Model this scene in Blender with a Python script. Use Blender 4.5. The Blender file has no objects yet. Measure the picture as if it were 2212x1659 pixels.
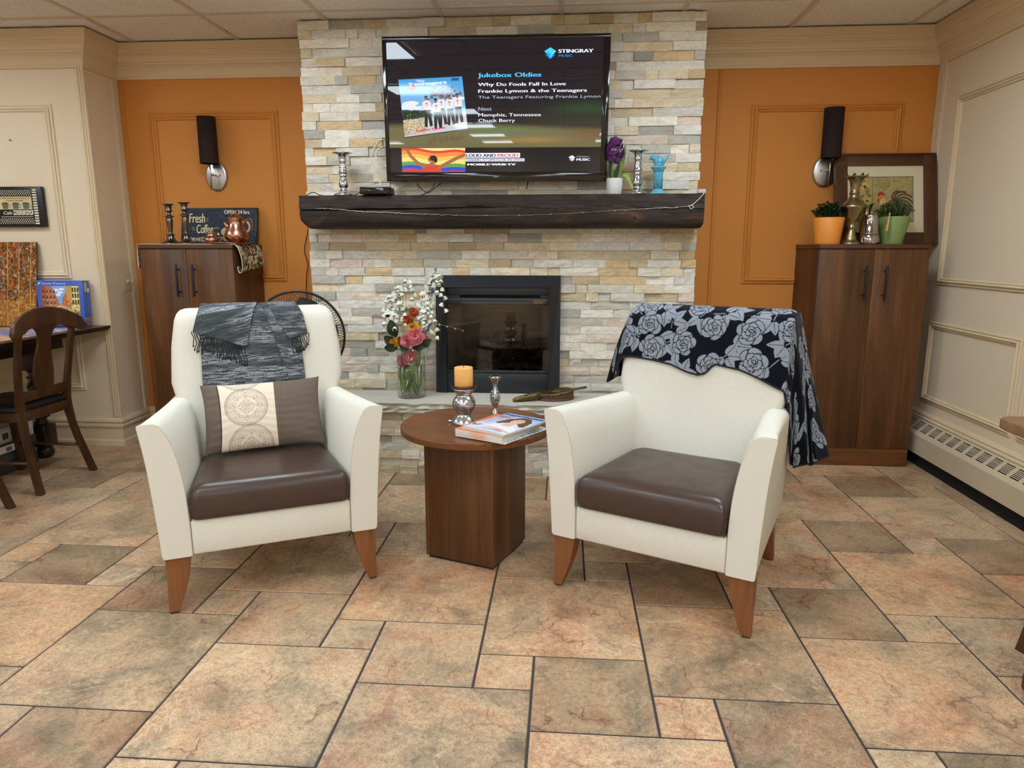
import bpy, bmesh, math, random
import numpy as np
from mathutils import Vector, Matrix, Euler

SC = bpy.context.scene
COL = SC.collection
PI = math.pi
R = math.radians
rng = random.Random(7)

# ---------------------------------------------------------------- camera, light, exposure
cam_d = bpy.data.cameras.new('camera')
cam_d.sensor_width = 36.0
cam_d.lens = 36.0 * 1503.6 / 2212.0
cam_d.clip_start = 0.05
cam = bpy.data.objects.new('camera', cam_d)
COL.objects.link(cam)
cam.location = (0, 0, 1.25)
cam.rotation_euler = (R(90 - 11.03), 0, R(4.262))
SC.camera = cam

world = bpy.data.worlds.new('world')
SC.world = world
world.use_nodes = True
world.node_tree.nodes['Background'].inputs[0].default_value = (0.95, 0.92, 0.87, 1)
world.node_tree.nodes['Background'].inputs[1].default_value = 0.25

VS = SC.view_settings
VS.view_transform = 'Standard'
VS.look = 'None'
VS.gamma = 1.0
VS.use_curve_mapping = False
VS.exposure = 0.06

PANEL_STRENGTH = 20.5
PANEL_COLOR = (0.79, 0.905, 1.0)

# ---------------------------------------------------------------- colour helpers
def lin(c):
    return c / 12.92 if c <= 0.04045 else ((c + 0.055) / 1.055) ** 2.4
def rgb(r, g, b):
    return (lin(r / 255), lin(g / 255), lin(b / 255), 1.0)
def as4(c):
    return c if len(c) == 4 else (*c, 1.0)

# ---------------------------------------------------------------- materials
class NT:
    """small wrapper to wire node trees"""
    def __init__(s, name):
        s.m = bpy.data.materials.new(name)
        s.m.use_nodes = True
        s.t = s.m.node_tree
        s.b = s.t.nodes['Principled BSDF']
        s.out = s.t.nodes['Material Output']
    def n(s, kind, **kw):
        x = s.t.nodes.new(kind)
        for k, v in kw.items():
            setattr(x, k, v)
        return x
    def l(s, a, b):
        s.t.links.new(a, b)
    def set(s, **kw):
        names = dict(color='Base Color', rough='Roughness', metal='Metallic', spec='Specular IOR Level',
                     ior='IOR', trans='Transmission Weight', alpha='Alpha', coat='Coat Weight',
                     coat_rough='Coat Roughness', sheen='Sheen Weight', sheen_rough='Sheen Roughness',
                     sss='Subsurface Weight', emit='Emission Color', emit_s='Emission Strength', aniso='Anisotropic')
        for k, v in kw.items():
            s.b.inputs[names[k]].default_value = v
        return s
    def coord(s, kind='Object', scale=(1, 1, 1), rot=(0, 0, 0)):
        tc = s.n('ShaderNodeTexCoord')
        mp = s.n('ShaderNodeMapping')
        mp.inputs['Scale'].default_value = scale
        mp.inputs['Rotation'].default_value = rot
        s.l(tc.outputs[kind], mp.inputs['Vector'])
        return mp.outputs['Vector']
    def noise(s, vec, scale=5, detail=4, rough=0.55, dist=0.0, dims='3D', w=None):
        x = s.n('ShaderNodeTexNoise', noise_dimensions=dims)
        x.inputs['Scale'].default_value = scale
        x.inputs['Detail'].default_value = detail
        x.inputs['Roughness'].default_value = rough
        x.inputs['Distortion'].default_value = dist
        if vec is not None: s.l(vec, x.inputs['Vector'])
        if w is not None: s.l(w, x.inputs['W'])
        return x.outputs['Fac']
    def ramp(s, fac, stops, interp='LINEAR'):
        x = s.n('ShaderNodeValToRGB')
        r = x.color_ramp
        r.interpolation = interp
        while len(r.elements) < len(stops): r.elements.new(0.5)
        for e, (p, c) in zip(r.elements, stops):
            e.position = p
            e.color = as4(c) if not isinstance(c, (int, float)) else (c, c, c, 1)
        s.l(fac, x.inputs['Fac'])
        return x.outputs['Color']
    def mix(s, fac, a, b, blend='MIX'):
        x = s.n('ShaderNodeMix', data_type='RGBA', blend_type=blend)
        if isinstance(fac, (int, float)): x.inputs[0].default_value = fac
        else: s.l(fac, x.inputs[0])
        for i, v in ((6, a), (7, b)):
            if isinstance(v, tuple): x.inputs[i].default_value = as4(v)
            else: s.l(v, x.inputs[i])
        return x.outputs[2]
    def math(s, op, a, b=None):
        x = s.n('ShaderNodeMath', operation=op)
        for i, v in ((0, a), (1, b)):
            if v is None: continue
            if isinstance(v, (int, float)): x.inputs[i].default_value = v
            else: s.l(v, x.inputs[i])
        return x.outputs[0]
    def attr(s, name):
        x = s.n('ShaderNodeAttribute', attribute_name=name)
        return x
    def bump(s, h, strength=0.3, dist=0.01):
        x = s.n('ShaderNodeBump')
        x.inputs['Strength'].default_value = strength
        x.inputs['Distance'].default_value = dist
        s.l(h, x.inputs['Height'])
        s.l(x.outputs['Normal'], s.b.inputs['Normal'])
    def base(s, c):
        s.l(c, s.b.inputs['Base Color'])

def plain(name, color, rough=0.5, metal=0.0, **kw):
    return NT(name).set(color=as4(color), rough=rough, metal=metal, **kw).m

def fabric(name, color, color2, scale=900, bump=0.12, rough=0.9):
    t = NT(name); t.set(rough=rough, spec=0.2)
    v = t.coord('Object', (1, 1, 1))
    a = t.noise(t.coord('Object', (scale, scale * .25, scale * .25)), 1, 2)
    b = t.noise(t.coord('Object', (scale * .25, scale * .25, scale)), 1, 2)
    w = t.math('MULTIPLY', t.math('ADD', a, b), 0.5)
    t.base(t.mix(t.ramp(w, [(0.38, 0), (0.62, 1)]), color2, color))
    t.bump(w, bump, 0.0006)
    return t.m

def wood(name, dark, mid, light, axis='z', scale=1.0, rough=0.38, spec=0.4):
    """veneer with long grain along one axis (object space)"""
    t = NT(name); t.set(rough=rough, spec=spec)
    k = {'x': (0.55, 9, 9), 'y': (9, 0.55, 9), 'z': (9, 9, 0.55)}[axis]
    k2 = {'x': (3, 160, 160), 'y': (160, 3, 160), 'z': (160, 160, 3)}[axis]
    big = t.noise(t.coord('Object', tuple(c * scale for c in k)), 1.0, 5, 0.6, 1.2)
    fine = t.noise(t.coord('Object', tuple(c * scale for c in k2)), 1.0, 3, 0.6)
    c = t.ramp(big, [(0.28, dark), (0.5, mid), (0.72, light)])
    c2 = t.mix(t.ramp(fine, [(0.42, 1), (0.58, 0)]), c, dark)
    t.base(t.mix(0.35, c, c2))
    t.bump(fine, 0.04, 0.001)
    return t.m

# ---------------------------------------------------------------- objects
def link(o, parent=None):
    COL.objects.link(o)
    if parent is not None: o.parent = parent
    return o
def tag(o, label=None, cat=None, group=None, kind=None):
    if label: o['label'] = label
    if cat: o['category'] = cat
    if group: o['group'] = group
    if kind: o['kind'] = kind
    return o
def thing(name, label, cat, loc=(0, 0, 0), rotz=0.0, group=None, rot=None):
    o = bpy.data.objects.new(name, None)
    o.empty_display_size = 0.05
    link(o)
    o.location = loc
    o.rotation_euler = rot if rot else (0, 0, rotz)
    return tag(o, label, cat, group)
def copy_tree(o, parent=None):
    c = o.copy(); COL.objects.link(c)
    if parent is not None: c.parent = parent
    for ch in list(o.children): copy_tree(ch, c)
    return c

class MB:
    """collects geometry for ONE mesh object"""
    def __init__(s):
        s.v = []; s.f = []; s.mi = []; s.sm = []
    def add(s, verts, faces, mi=0, smooth=False, M=None):
        o = len(s.v)
        if M is not None: verts = [tuple(M @ Vector(p)) for p in verts]
        s.v += [tuple(p) for p in verts]
        for f in faces:
            s.f.append([o + i for i in f]); s.mi.append(mi); s.sm.append(smooth)
        return s
    def box(s, x0, x1, y0, y1, z0, z1, b=0.0, mi=0, M=None, seg=2):
        bm = bmesh.new()
        bmesh.ops.create_cube(bm, size=1)
        for v in bm.verts:
            v.co = ((x0 + x1) / 2 + v.co.x * (x1 - x0), (y0 + y1) / 2 + v.co.y * (y1 - y0), (z0 + z1) / 2 + v.co.z * (z1 - z0))
        if b > 0:
            bmesh.ops.bevel(bm, geom=bm.edges[:], offset=b, segments=seg, affect='EDGES', profile=0.5)
        bm.verts.ensure_lookup_table()
        s.add([v.co[:] for v in bm.verts], [[v.index for v in f.verts] for f in bm.faces], mi, b > 0, M)
        bm.free()
        return s
    def lathe(s, prof, n=32, mi=0, M=None, cap0=True, cap1=True, smooth=True, wob=None):
        vs = []; fs = []
        for i, (r, z) in enumerate(prof):
            for k in range(n):
                a = 2 * PI * k / n
                rr = r * (wob(a, i, z) if wob else 1)
                vs.append((rr * math.cos(a), rr * math.sin(a), z))
        for i in range(len(prof) - 1):
            for k in range(n):
                a = i * n + k; b = i * n + (k + 1) % n
                fs.append([a, b, b + n, a + n])
        if cap0: fs.append(list(range(n))[::-1])
        if cap1: fs.append([(len(prof) - 1) * n + k for k in range(n)])
        return s.add(vs, fs, mi, smooth, M)
    def tube(s, pts, r, n=8, mi=0, cap=True, closed=False, M=None, flat=None):
        pts = [Vector(p) for p in pts]
        N = len(pts)
        rs = r if isinstance(r, (list, tuple)) else [r] * N
        vs = []; fs = []
        up = None
        for i, p in enumerate(pts):
            if closed: d = pts[(i + 1) % N] - pts[i - 1]
            elif i == 0: d = pts[1] - p
            elif i == N - 1: d = p - pts[-2]
            else: d = pts[i + 1] - pts[i - 1]
            if d.length < 1e-9: d = Vector((0, 0, 1))
            d.normalize()
            if up is None:
                up = Vector((0, 0, 1)) if abs(d.z) < 0.9 else Vector((0, 1, 0))
            a = d.cross(up)
            if a.length < 1e-6: a = d.orthogonal()
            a.normalize(); b = a.cross(d).normalized(); up = b
            for k in range(n):
                t = 2 * PI * k / n
                fx = flat if flat else 1.0
                vs.append(p + (a * math.cos(t) + b * math.sin(t) * fx) * rs[i])
        M_ = N if closed else N - 1
        for i in range(M_):
            j = (i + 1) % N
            for k in range(n):
                k2 = (k + 1) % n
                fs.append([i * n + k, i * n + k2, j * n + k2, j * n + k])
        if cap and not closed:
            fs.append(list(range(n))[::-1]); fs.append([(N - 1) * n + k for k in range(n)])
        return s.add([tuple(v) for v in vs], fs, mi, True, M)
    def prism(s, poly, z0, z1, mi=0, M=None, smooth=False):
        n = len(poly)
        vs = [(x, y, z0) for x, y in poly] + [(x, y, z1) for x, y in poly]
        fs = [list(range(n))[::-1], list(range(n, 2 * n))]
        fs += [[i, (i + 1) % n, n + (i + 1) % n, n + i] for i in range(n)]
        return s.add(vs, fs, mi, smooth, M)
    def loft(s, rings, mi=0, closed=True, cap=True, smooth=True, M=None):
        n = len(rings[0]); vs = [p for r in rings for p in r]; fs = []
        kk = n if closed else n - 1
        for i in range(len(rings) - 1):
            for k in range(kk):
                k2 = (k + 1) % n
                fs.append([i * n + k, i * n + k2, (i + 1) * n + k2, (i + 1) * n + k])
        s.add(vs, fs, mi, smooth, M)
        if cap and closed:
            s.add(rings[0], [list(range(n))[::-1]], mi, False, M)
            s.add(rings[-1], [list(range(n))], mi, False, M)
        return s
    def ball(s, c, r, mi=0, n=12, m=8, sc=(1, 1, 1), M=None):
        vs = [(c[0], c[1], c[2] + r * sc[2])]; fs = []
        for i in range(1, m):
            t = PI * i / m
            for k in range(n):
                a = 2 * PI * k / n
                vs.append((c[0] + r * sc[0] * math.sin(t) * math.cos(a), c[1] + r * sc[1] * math.sin(t) * math.sin(a), c[2] + r * sc[2] * math.cos(t)))
        vs.append((c[0], c[1], c[2] - r * sc[2]))
        for k in range(n): fs.append([0, 1 + k, 1 + (k + 1) % n])
        for i in range(m - 2):
            for k in range(n):
                a = 1 + i * n + k; b = 1 + i * n + (k + 1) % n
                fs.append([a, a + n, b + n, b])
        e = len(vs) - 1
        for k in range(n): fs.append([1 + (m - 2) * n + k, e, 1 + (m - 2) * n + (k + 1) % n])
        return s.add(vs, fs, mi, True, M)
    def build(s, name, mats, parent=None, sub=0, weld=0.0, label=None, sharp=None, recalc=True):
        me = bpy.data.meshes.new(name)
        me.from_pydata(s.v, [], s.f)
        if not isinstance(mats, (list, tuple)): mats = [mats]
        for m in mats: me.materials.append(m)
        me.polygons.foreach_set('material_index', s.mi)
        me.polygons.foreach_set('use_smooth', s.sm)
        if recalc or weld:
            bm = bmesh.new(); bm.from_mesh(me)
            if weld: bmesh.ops.remove_doubles(bm, verts=bm.verts[:], dist=weld)
            if recalc: bmesh.ops.recalc_face_normals(bm, faces=bm.faces[:])
            bm.to_mesh(me); bm.free()
        if sharp is not None:
            me.set_sharp_from_angle(angle=R(sharp))
        me.update()
        o = bpy.data.objects.new(name, me)
        link(o, parent)
        if sub:
            md = o.modifiers.new('sub', 'SUBSURF'); md.levels = sub; md.render_levels = sub
        if label: o['label'] = label
        return o

def struct(o, label=None):
    o['kind'] = 'structure'
    if label: o['label'] = label
    return o

def round_poly(pts, rad, seg=4):
    """polygon with rounded corners; rad = one radius or one per corner"""
    n = len(pts); out = []
    rad = rad if isinstance(rad, (list, tuple)) else [rad] * n
    for i in range(n):
        p = Vector(pts[i]); a = Vector(pts[i - 1]); b = Vector(pts[(i + 1) % n])
        da = (a - p); db = (b - p)
        if rad[i] <= 0:
            out.append(tuple(p)); continue
        r = min(rad[i], da.length * 0.49, db.length * 0.49)
        p0 = p + da.normalized() * r; p1 = p + db.normalized() * r
        for k in range(seg + 1):
            t = k / seg
            out.append(tuple((1 - t) ** 2 * p0 + 2 * t * (1 - t) * p + t * t * p1))
    return out

def catmull(P, n):
    """resample a control polyline smoothly"""
    P = [Vector(p) for p in P]
    out = []
    m = len(P) - 1
    for j in range(n):
        t = j / (n - 1) * m
        i = min(int(t), m - 1); f = t - i
        p0 = P[i - 1] if i > 0 else P[0] * 2 - P[1]
        p1, p2 = P[i], P[i + 1]
        p3 = P[i + 2] if i + 2 <= m else P[m] * 2 - P[m - 1]
        out.append(0.5 * ((2 * p1) + (p2 - p0) * f + (2 * p0 - 5 * p1 + 4 * p2 - p3) * f * f + (3 * p1 - p0 - 3 * p2 + p3) * f ** 3))
    return out

def text_mesh(name, s, w, h, mat, M, parent, align='l', bold=0.0, shear=0.0, thick=0.0004):
    """lettering as mesh: lower-left at M's origin, fitted to w x h (h = cap height)"""
    cu = bpy.data.curves.new('t', 'FONT')
    cu.body = s; cu.size = 1.0; cu.shear = shear; cu.resolution_u = 3
    o = bpy.data.objects.new('t', cu); COL.objects.link(o)
    dg = bpy.context.evaluated_depsgraph_get()
    me = bpy.data.meshes.new_from_object(o.evaluated_get(dg))
    bpy.data.objects.remove(o)
    vs = np.array([v.co[:] for v in me.vertices])
    x0, x1 = vs[:, 0].min(), vs[:, 0].max()
    capH = 0.70
    sx = w / (x1 - x0); sy = h / capH
    dx = {'l': 0, 'c': -w / 2, 'r': -w}[align]
    mb = MB()
    k = 1 + int(math.ceil(bold / 0.012)) if bold > 0 else 1     # heavier strokes: slightly shifted copies
    for i in range(k):
        e = (i - (k - 1) / 2) * 0.030 if k > 1 else 0.0
        mb.add([((v[0] + e - x0) * sx + dx, v[1] * sy, thick + i * 2e-5) for v in vs], [list(p.vertices) for p in me.polygons], 0, False, M)
    bpy.data.meshes.remove(me)
    return mb.build(name, mat, parent, recalc=False)

def add_color(o, cols, name='Col'):
    me = o.data
    a = me.color_attributes.new(name, 'FLOAT_COLOR', 'POINT')
    a.data.foreach_set('color', np.asarray(cols, dtype=np.float32).ravel())

class Canvas:
    """paints printed or woven patterns as colours on a fine mesh (u right, v up, 0..W, 0..H)"""
    def __init__(s, W, H, res, bg):
        s.W, s.H = W, H
        s.nx, s.ny = int(round(W / res)) + 1, int(round(H / res)) + 1
        s.u, s.v = np.meshgrid(np.linspace(0, W, s.nx), np.linspace(0, H, s.ny))
        s.c = np.zeros((s.ny, s.nx, 3)); s.c[:] = bg[:3]
    def put(s, m, col): s.c[m] = col[:3]
    def rect(s, x0, x1, y0, y1, col): s.put((s.u >= x0) & (s.u <= x1) & (s.v >= y0) & (s.v <= y1), col)
    def ell(s, x, y, a, b, col, ang=0.0):
        du, dv = s.u - x, s.v - y
        c, n = math.cos(ang), math.sin(ang)
        s.put(((du * c + dv * n) / a) ** 2 + ((-du * n + dv * c) / b) ** 2 <= 1, col)
    def poly(s, P, col):
        m = np.zeros_like(s.u, bool)
        n = len(P)
        for i in range(n):
            (xa, ya), (xb, yb) = P[i], P[(i + 1) % n]
            if ya == yb: continue
            k = ((ya > s.v) != (yb > s.v)) & (s.u < (xb - xa) * (s.v - ya) / (yb - ya) + xa)
            m ^= k
        s.put(m, col)
    def line(s, P, wd, col):
        m = np.zeros_like(s.u, bool)
        for (xa, ya), (xb, yb) in zip(P[:-1], P[1:]):
            dx, dy = xb - xa, yb - ya
            L = dx * dx + dy * dy + 1e-12
            t = np.clip(((s.u - xa) * dx + (s.v - ya) * dy) / L, 0, 1)
            m |= (s.u - xa - t * dx) ** 2 + (s.v - ya - t * dy) ** 2 < (wd / 2) ** 2
        s.put(m, col)
    def ring(s, x, y, r, wd, col, sq=1.0):
        d = np.hypot(s.u - x, (s.v - y) / sq)
        s.put(np.abs(d - r) < wd / 2, col)
    def leaf(s, x, y, L, w, ang, col, vein=None):
        du, dv = s.u - x, s.v - y
        c, n = math.cos(ang), math.sin(ang)
        a = (du * c + dv * n) / L; b = (-du * n + dv * c)
        ok = (a > 0) & (a < 1)
        prof = w * np.sqrt(np.clip(a, 0, 1)) * (1 - np.clip(a, 0, 1)) * 2.0
        s.put(ok & (np.abs(b) < prof), col)
        if vein is not None: s.put(ok & (np.abs(b) < w * 0.05) & (a < .85), vein)
    def colours(s):
        out = np.ones((s.ny, s.nx, 4)); out[..., :3] = s.c
        return out.reshape(-1, 4)
    def mesh(s, name, mat, parent, pos=None):
        """pos(u, v) arrays -> (x, y, z) arrays"""
        if pos is None: X, Y, Z = s.u, np.zeros_like(s.u), s.v
        else: X, Y, Z = pos(s.u, s.v)
        V = np.stack([X, Y, Z], -1).reshape(-1, 3)
        return grid_mesh(name, V, s.nx, s.ny, mat, parent, s.colours())

def grid_mesh(name, V, nx, ny, mat, parent, cols=None, smooth=True):
    me = bpy.data.meshes.new(name)
    i, j = np.meshgrid(np.arange(nx - 1), np.arange(ny - 1))
    a = (j * nx + i).ravel()
    F = np.stack([a, a + 1, a + 1 + nx, a + nx], -1)
    me.from_pydata(V.tolist(), [], F.tolist())
    me.materials.append(mat)
    me.polygons.foreach_set('use_smooth', [smooth] * len(me.polygons))
    me.update()
    o = bpy.data.objects.new(name, me); link(o, parent)
    if cols is not None: add_color(o, cols)
    return o

def printed(name, rough=0.5, spec=0.4, emit=0.0, sheen=0.0, weave=0):
    t = NT(name); t.set(rough=rough, spec=spec, sheen=sheen)
    c = t.attr('Col').outputs['Color']
    t.base(c)
    if emit:
        t.l(c, t.b.inputs['Emission Color']); t.set(emit_s=emit)
        t.base(t.mix(1.0, (0, 0, 0), (0.01, 0.01, 0.01)))
    if weave:
        h = t.noise(t.coord('Object', (weave, weave, weave)), 1, 3)
        t.bump(h, 0.25, 0.0015)
    return t.m
# ================================================================ the setting
CEIL = 2.478
YB, YP, YC = 4.46, 4.15, 4.03          # back wall, left bump-out face, stone chimney face
XL, XR = -2.83, 2.15                   # bump-out return, right wall
X0, Y0 = -5.6, -7.5                    # far side of the room

# ---- wall paints
def paint(name, color, var=0.05):
    t = NT(name); t.set(rough=0.62, spec=0.25)
    v = t.coord('Object')
    n = t.noise(v, 90, 3)
    big = t.noise(v, 1.3, 3)
    c2 = tuple(min(1, x * (1 - var)) for x in color[:3])
    t.base(t.mix(big, color, c2 + (1,)))
    t.bump(n, 0.05, 0.002)
    return t.m
m_cream = paint('cream_paint', rgb(226, 206, 176))
m_greige = paint('greige_paint', rgb(224, 206, 178))
m_orange = paint('orange_paint', rgb(206, 134, 62))
m_trim = paint('trim_paint', rgb(218, 196, 160), 0.03)

# ---- floor: modular stone tiles, 3 x 3, 2 x 2 and 1 x 1 units
U = 0.172
def floor_material():
    t = NT('slate_tile'); t.set(spec=0.45)
    a = t.attr('tile')
    sep = t.n('ShaderNodeSeparateColor'); t.l(a.outputs['Color'], sep.inputs[0])
    tc = t.n('ShaderNodeTexCoord')
    off = t.n('ShaderNodeVectorMath', operation='MULTIPLY_ADD')
    t.l(a.outputs['Color'], off.inputs[0]); off.inputs[1].default_value = (37, 53, 71)
    t.l(tc.outputs['Object'], off.inputs[2])
    v = off.outputs[0]
    n1 = t.noise(v, 2.3, 7, 0.62, 0.9)
    n2 = t.noise(v, 5.5, 8, 0.65, 0.5)
    n3 = t.noise(v, 60, 5, 0.7)
    c1 = t.ramp(n1, [(0.28, rgb(110, 100, 84)), (0.40, rgb(162, 145, 123)), (0.47, rgb(188, 168, 140)), (0.53, rgb(204, 174, 144)),
                     (0.60, rgb(200, 152, 120)), (0.72, rgb(152, 108, 88))])
    c2 = t.ramp(n2, [(0.32, rgb(98, 90, 78)), (0.43, rgb(166, 150, 130)), (0.52, rgb(202, 174, 144)), (0.60, rgb(216, 192, 160)), (0.68, rgb(196, 140, 106)), (0.76, rgb(160, 110, 86))])
    c = t.mix(0.5, c1, c2)
    n4 = t.noise(v, 190, 4, 0.75)
    speck = t.ramp(n3, [(0.36, 0.66), (0.47, 0.97), (0.54, 1.02), (0.64, 1.2)])
    c = t.mix(0.85, c, speck, 'MULTIPLY')
    c = t.mix(0.8, c, t.ramp(n4, [(0.40, 0.68), (0.48, 0.98), (0.53, 1.02), (0.61, 1.26)]), 'MULTIPLY')
    # fissures: branching dark cracks, a few pale seams, rusty stain beside them
    wob = t.n('ShaderNodeTexNoise'); wob.inputs['Scale'].default_value = 7; wob.inputs['Detail'].default_value = 6; t.l(v, wob.inputs['Vector'])
    vv = t.n('ShaderNodeVectorMath', operation='MULTIPLY_ADD'); t.l(wob.outputs['Color'], vv.inputs[0]); vv.inputs[1].default_value = (0.22, 0.22, 0.22); t.l(v, vv.inputs[2])
    vo = t.n('ShaderNodeTexVoronoi', feature='DISTANCE_TO_EDGE'); vo.inputs['Scale'].default_value = 4.2; t.l(vv.outputs[0], vo.inputs['Vector'])
    brk = t.noise(v, 4.5, 3)
    dark = t.math('MULTIPLY', t.ramp(vo.outputs['Distance'], [(0.0, 1), (0.012, 0)]), t.ramp(brk, [(0.48, 0), (0.58, 1)]))
    rust = t.math('MULTIPLY', t.ramp(vo.outputs['Distance'], [(0.0, 1), (0.10, 0)]), t.ramp(brk, [(0.50, 0), (0.66, 1)]))
    c = t.mix(t.math('MULTIPLY', rust, 0.30), c, rgb(150, 96, 70))
    c = t.mix(t.math('MULTIPLY', dark, 0.7), c, rgb(78, 58, 46))
    vein2 = t.noise(v, 2.0, 9, 0.62, 1.6)
    d2 = t.math('ABSOLUTE', t.math('SUBTRACT', vein2, 0.46))
    pale = t.math('MULTIPLY', t.ramp(d2, [(0.0, 1), (0.010, 0)]), t.ramp(brk, [(0.44, 1), (0.52, 0)]))
    c = t.mix(t.math('MULTIPLY', pale, 0.6), c, rgb(232, 216, 186))
    tint = t.ramp(sep.outputs[0], [(0.0, rgb(200, 194, 184)), (0.33, rgb(222, 212, 200)), (0.36, rgb(240, 232, 222)), (0.7, rgb(255, 250, 240)), (1.0, rgb(255, 236, 218))])
    c = t.mix(1.0, c, tint, 'MULTIPLY')
    t.base(c)
    t.l(t.ramp(n2, [(0.3, 0.36), (0.7, 0.52)]), t.b.inputs['Roughness'])
    h = t.mix(0.35, n3, n4)
    hh = t.math('SUBTRACT', h, t.math('MULTIPLY', dark, 0.25))
    t.bump(hh, 0.30, 0.004)
    return t.m
m_tile = floor_material()
m_grout = NT('grout').set(color=rgb(58, 54, 53), rough=0.9).m

def build_floor():
    mb = MB(); tint = []
    rr = random.Random(11)
    g = 0.0034
    def tile(i, j, n):
        x0, y0 = (i + 0.55) * U, (j + 0.47) * U
        x1, y1 = x0 + n * U, y0 + n * U
        if x1 < X0 or x0 > XR or y1 < Y0 or y0 > YB: return
        x0, x1, y0, y1 = max(x0, X0), min(x1, XR), max(y0, Y0), min(y1, YB)
        a = (x0 + g, x1 - g, y0 + g, y1 - g); b = 0.002
        vs = [(a[0], a[2], -0.003), (a[1], a[2], -0.003), (a[1], a[3], -0.003), (a[0], a[3], -0.003),
              (a[0] + b, a[2] + b, 0), (a[1] - b, a[2] + b, 0), (a[1] - b, a[3] - b, 0), (a[0] + b, a[3] - b, 0)]
        mb.add(vs, [[4, 5, 6, 7], [0, 1, 5, 4], [1, 2, 6, 5], [2, 3, 7, 6], [3, 0, 4, 7]], 0)
        c = (rr.uniform(.05, .45) if n == 2 else rr.uniform(.3, 1), rr.random(), rr.random(), 1)
        tint.extend([c] * 8)
    for p in range(-60, 60):
        for q in range(-60, 60):
            i, j = -4 + 3 * p + 2 * q, 7 - p + 4 * q
            tile(i, j, 3); tile(i, j + 3, 2); tile(i + 2, j + 3, 1)
    k = len(mb.v)
    mb.add([(X0, Y0, -0.003), (XR, Y0, -0.003), (XR, YB, -0.003), (X0, YB, -0.003)], [[0, 1, 2, 3]], 1)
    tint.extend([(0, 0, 0, 1)] * 4)
    o = mb.build('floor', [m_tile, m_grout], recalc=False)
    add_color(o, tint, 'tile')
    return struct(o, 'modular slate-look tile floor with dark grout')
build_floor()

# ---- ceiling: lay-in panels on a tee grid
def ceiling():
    t = NT('acoustic_panel'); t.set(rough=0.95, spec=0.1)
    v = t.coord('Object')
    n = t.noise(v, 160, 3, 0.7)
    t.base(t.ramp(n, [(0.34, rgb(212, 207, 200)), (0.5, rgb(244, 240, 234)), (0.8, rgb(248, 245, 240))]))
    t.bump(n, 0.3, 0.003)
    tee = plain('tee_grid', rgb(212, 200, 182), 0.5)
    mb = MB()
    mb.box(X0, XR, Y0, YB, CEIL + 0.006, CEIL + 0.03, mi=0)
    P = 0.647
    x = -0.036
    xs = [x + k * P for k in range(-9, 5)]
    ys = [3.90 - k * P for k in range(0, 19)]
    for x in xs:
        if X0 < x < XR: mb.box(x - 0.012, x + 0.012, Y0, YB, CEIL - 0.001, CEIL + 0.006, mi=1)
    for y in ys:
        mb.box(X0, XR, y - 0.012, y + 0.012, CEIL - 0.0005, CEIL + 0.006, mi=1)
    struct(mb.build('ceiling', [t.m, tee]), 'suspended ceiling of speckled panels on a tee grid')
ceiling()

# ---- walls
struct(MB().box(XL - 0.02, XR, YB, YB + 0.1, -0.05, CEIL + 0.03).build('wall_back', m_orange), 'orange painted back wall')
mb = MB()
mb.box(X0, XL, YP, YP + 0.45, -0.05, CEIL + 0.03)
struct(mb.build('wall_left', m_cream), 'cream wall standing forward at the left')
struct(MB().box(XR, XR + 0.1, Y0, YB + 0.1, -0.05, CEIL + 0.03).build('wall_right', m_greige), 'greige panelled wall on the right')
struct(MB().box(X0, XR, Y0 - 0.1, Y0, -0.05, CEIL + 0.03).build('wall_rear', m_cream))
struct(MB().box(X0 - 0.1, X0, Y0, YP + 0.4, -0.05, CEIL + 0.03).build('wall_far_left', m_cream))

# ---- mouldings
def offset_path(P, d, closed=False):
    """offset a 2D polyline to its left by d with mitred corners"""
    n = len(P); out = []
    for i in range(n):
        p = Vector(P[i])
        dirs = []
        if closed or i > 0: dirs.append((p - Vector(P[i - 1])).normalized())
        if closed or i < n - 1: dirs.append((Vector(P[(i + 1) % n]) - p).normalized())
        ns = [Vector((-e.y, e.x)) for e in dirs]
        if len(ns) == 1: out.append(p + ns[0] * d)
        else:
            m = (ns[0] + ns[1]); m.normalize()
            out.append(p + m * (d / max(0.2, m.dot(ns[0]))))
    return out
def sweep_wall(mb, P, prof):
    """horizontal moulding along plan path P; prof = (stand-off, z)"""
    rings = []
    cols = [offset_path(P, d) for d, z in prof]
    for i in range(len(P)):
        rings.append([(cols[k][i].x, cols[k][i].y, prof[k][1]) for k in range(len(prof))])
    mb.loft(rings, smooth=False)
CROWN = [(0.0, 2.285), (0.012, 2.285), (0.016, 2.296), (0.020, 2.300), (0.024, 2.318), (0.036, 2.340), (0.052, 2.356),
         (0.060, 2.360), (0.061, 2.370), (0.068, 2.372), (0.074, 2.388), (0.086, 2.402), (0.094, 2.406), (0.094, 2.416),
         (0.100, 2.418), (0.103, 2.428), (0.110, 2.432), (0.112, 2.474), (0.0, 2.474)]
BASE = [(0.0, 0.188), (0.010, 0.188), (0.013, 0.182), (0.022, 0.172), (0.026, 0.158), (0.018, 0.150), (0.018, 0.144),
        (0.024, 0.138), (0.024, 0.126), (0.014, 0.112), (0.014, 0.042), (0.024, 0.032), (0.026, 0.0), (0.0, 0.0)]
mb = MB(); sweep_wall(mb, [(-1.46, YB), (XL, YB), (XL, YP), (X0, YP)], CROWN)
struct(mb.build('trim_1', m_trim, sharp=30), 'cream crown moulding round the left corner')
mb = MB(); sweep_wall(mb, [(XR, Y0), (XR, YB), (0.71, YB)], CROWN)
struct(mb.build('trim_2', m_trim), 'cream crown moulding at the right')
mb = MB(); sweep_wall(mb, [(-1.46, YB), (XL, YB), (XL, YP), (X0, YP)], BASE)
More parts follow.
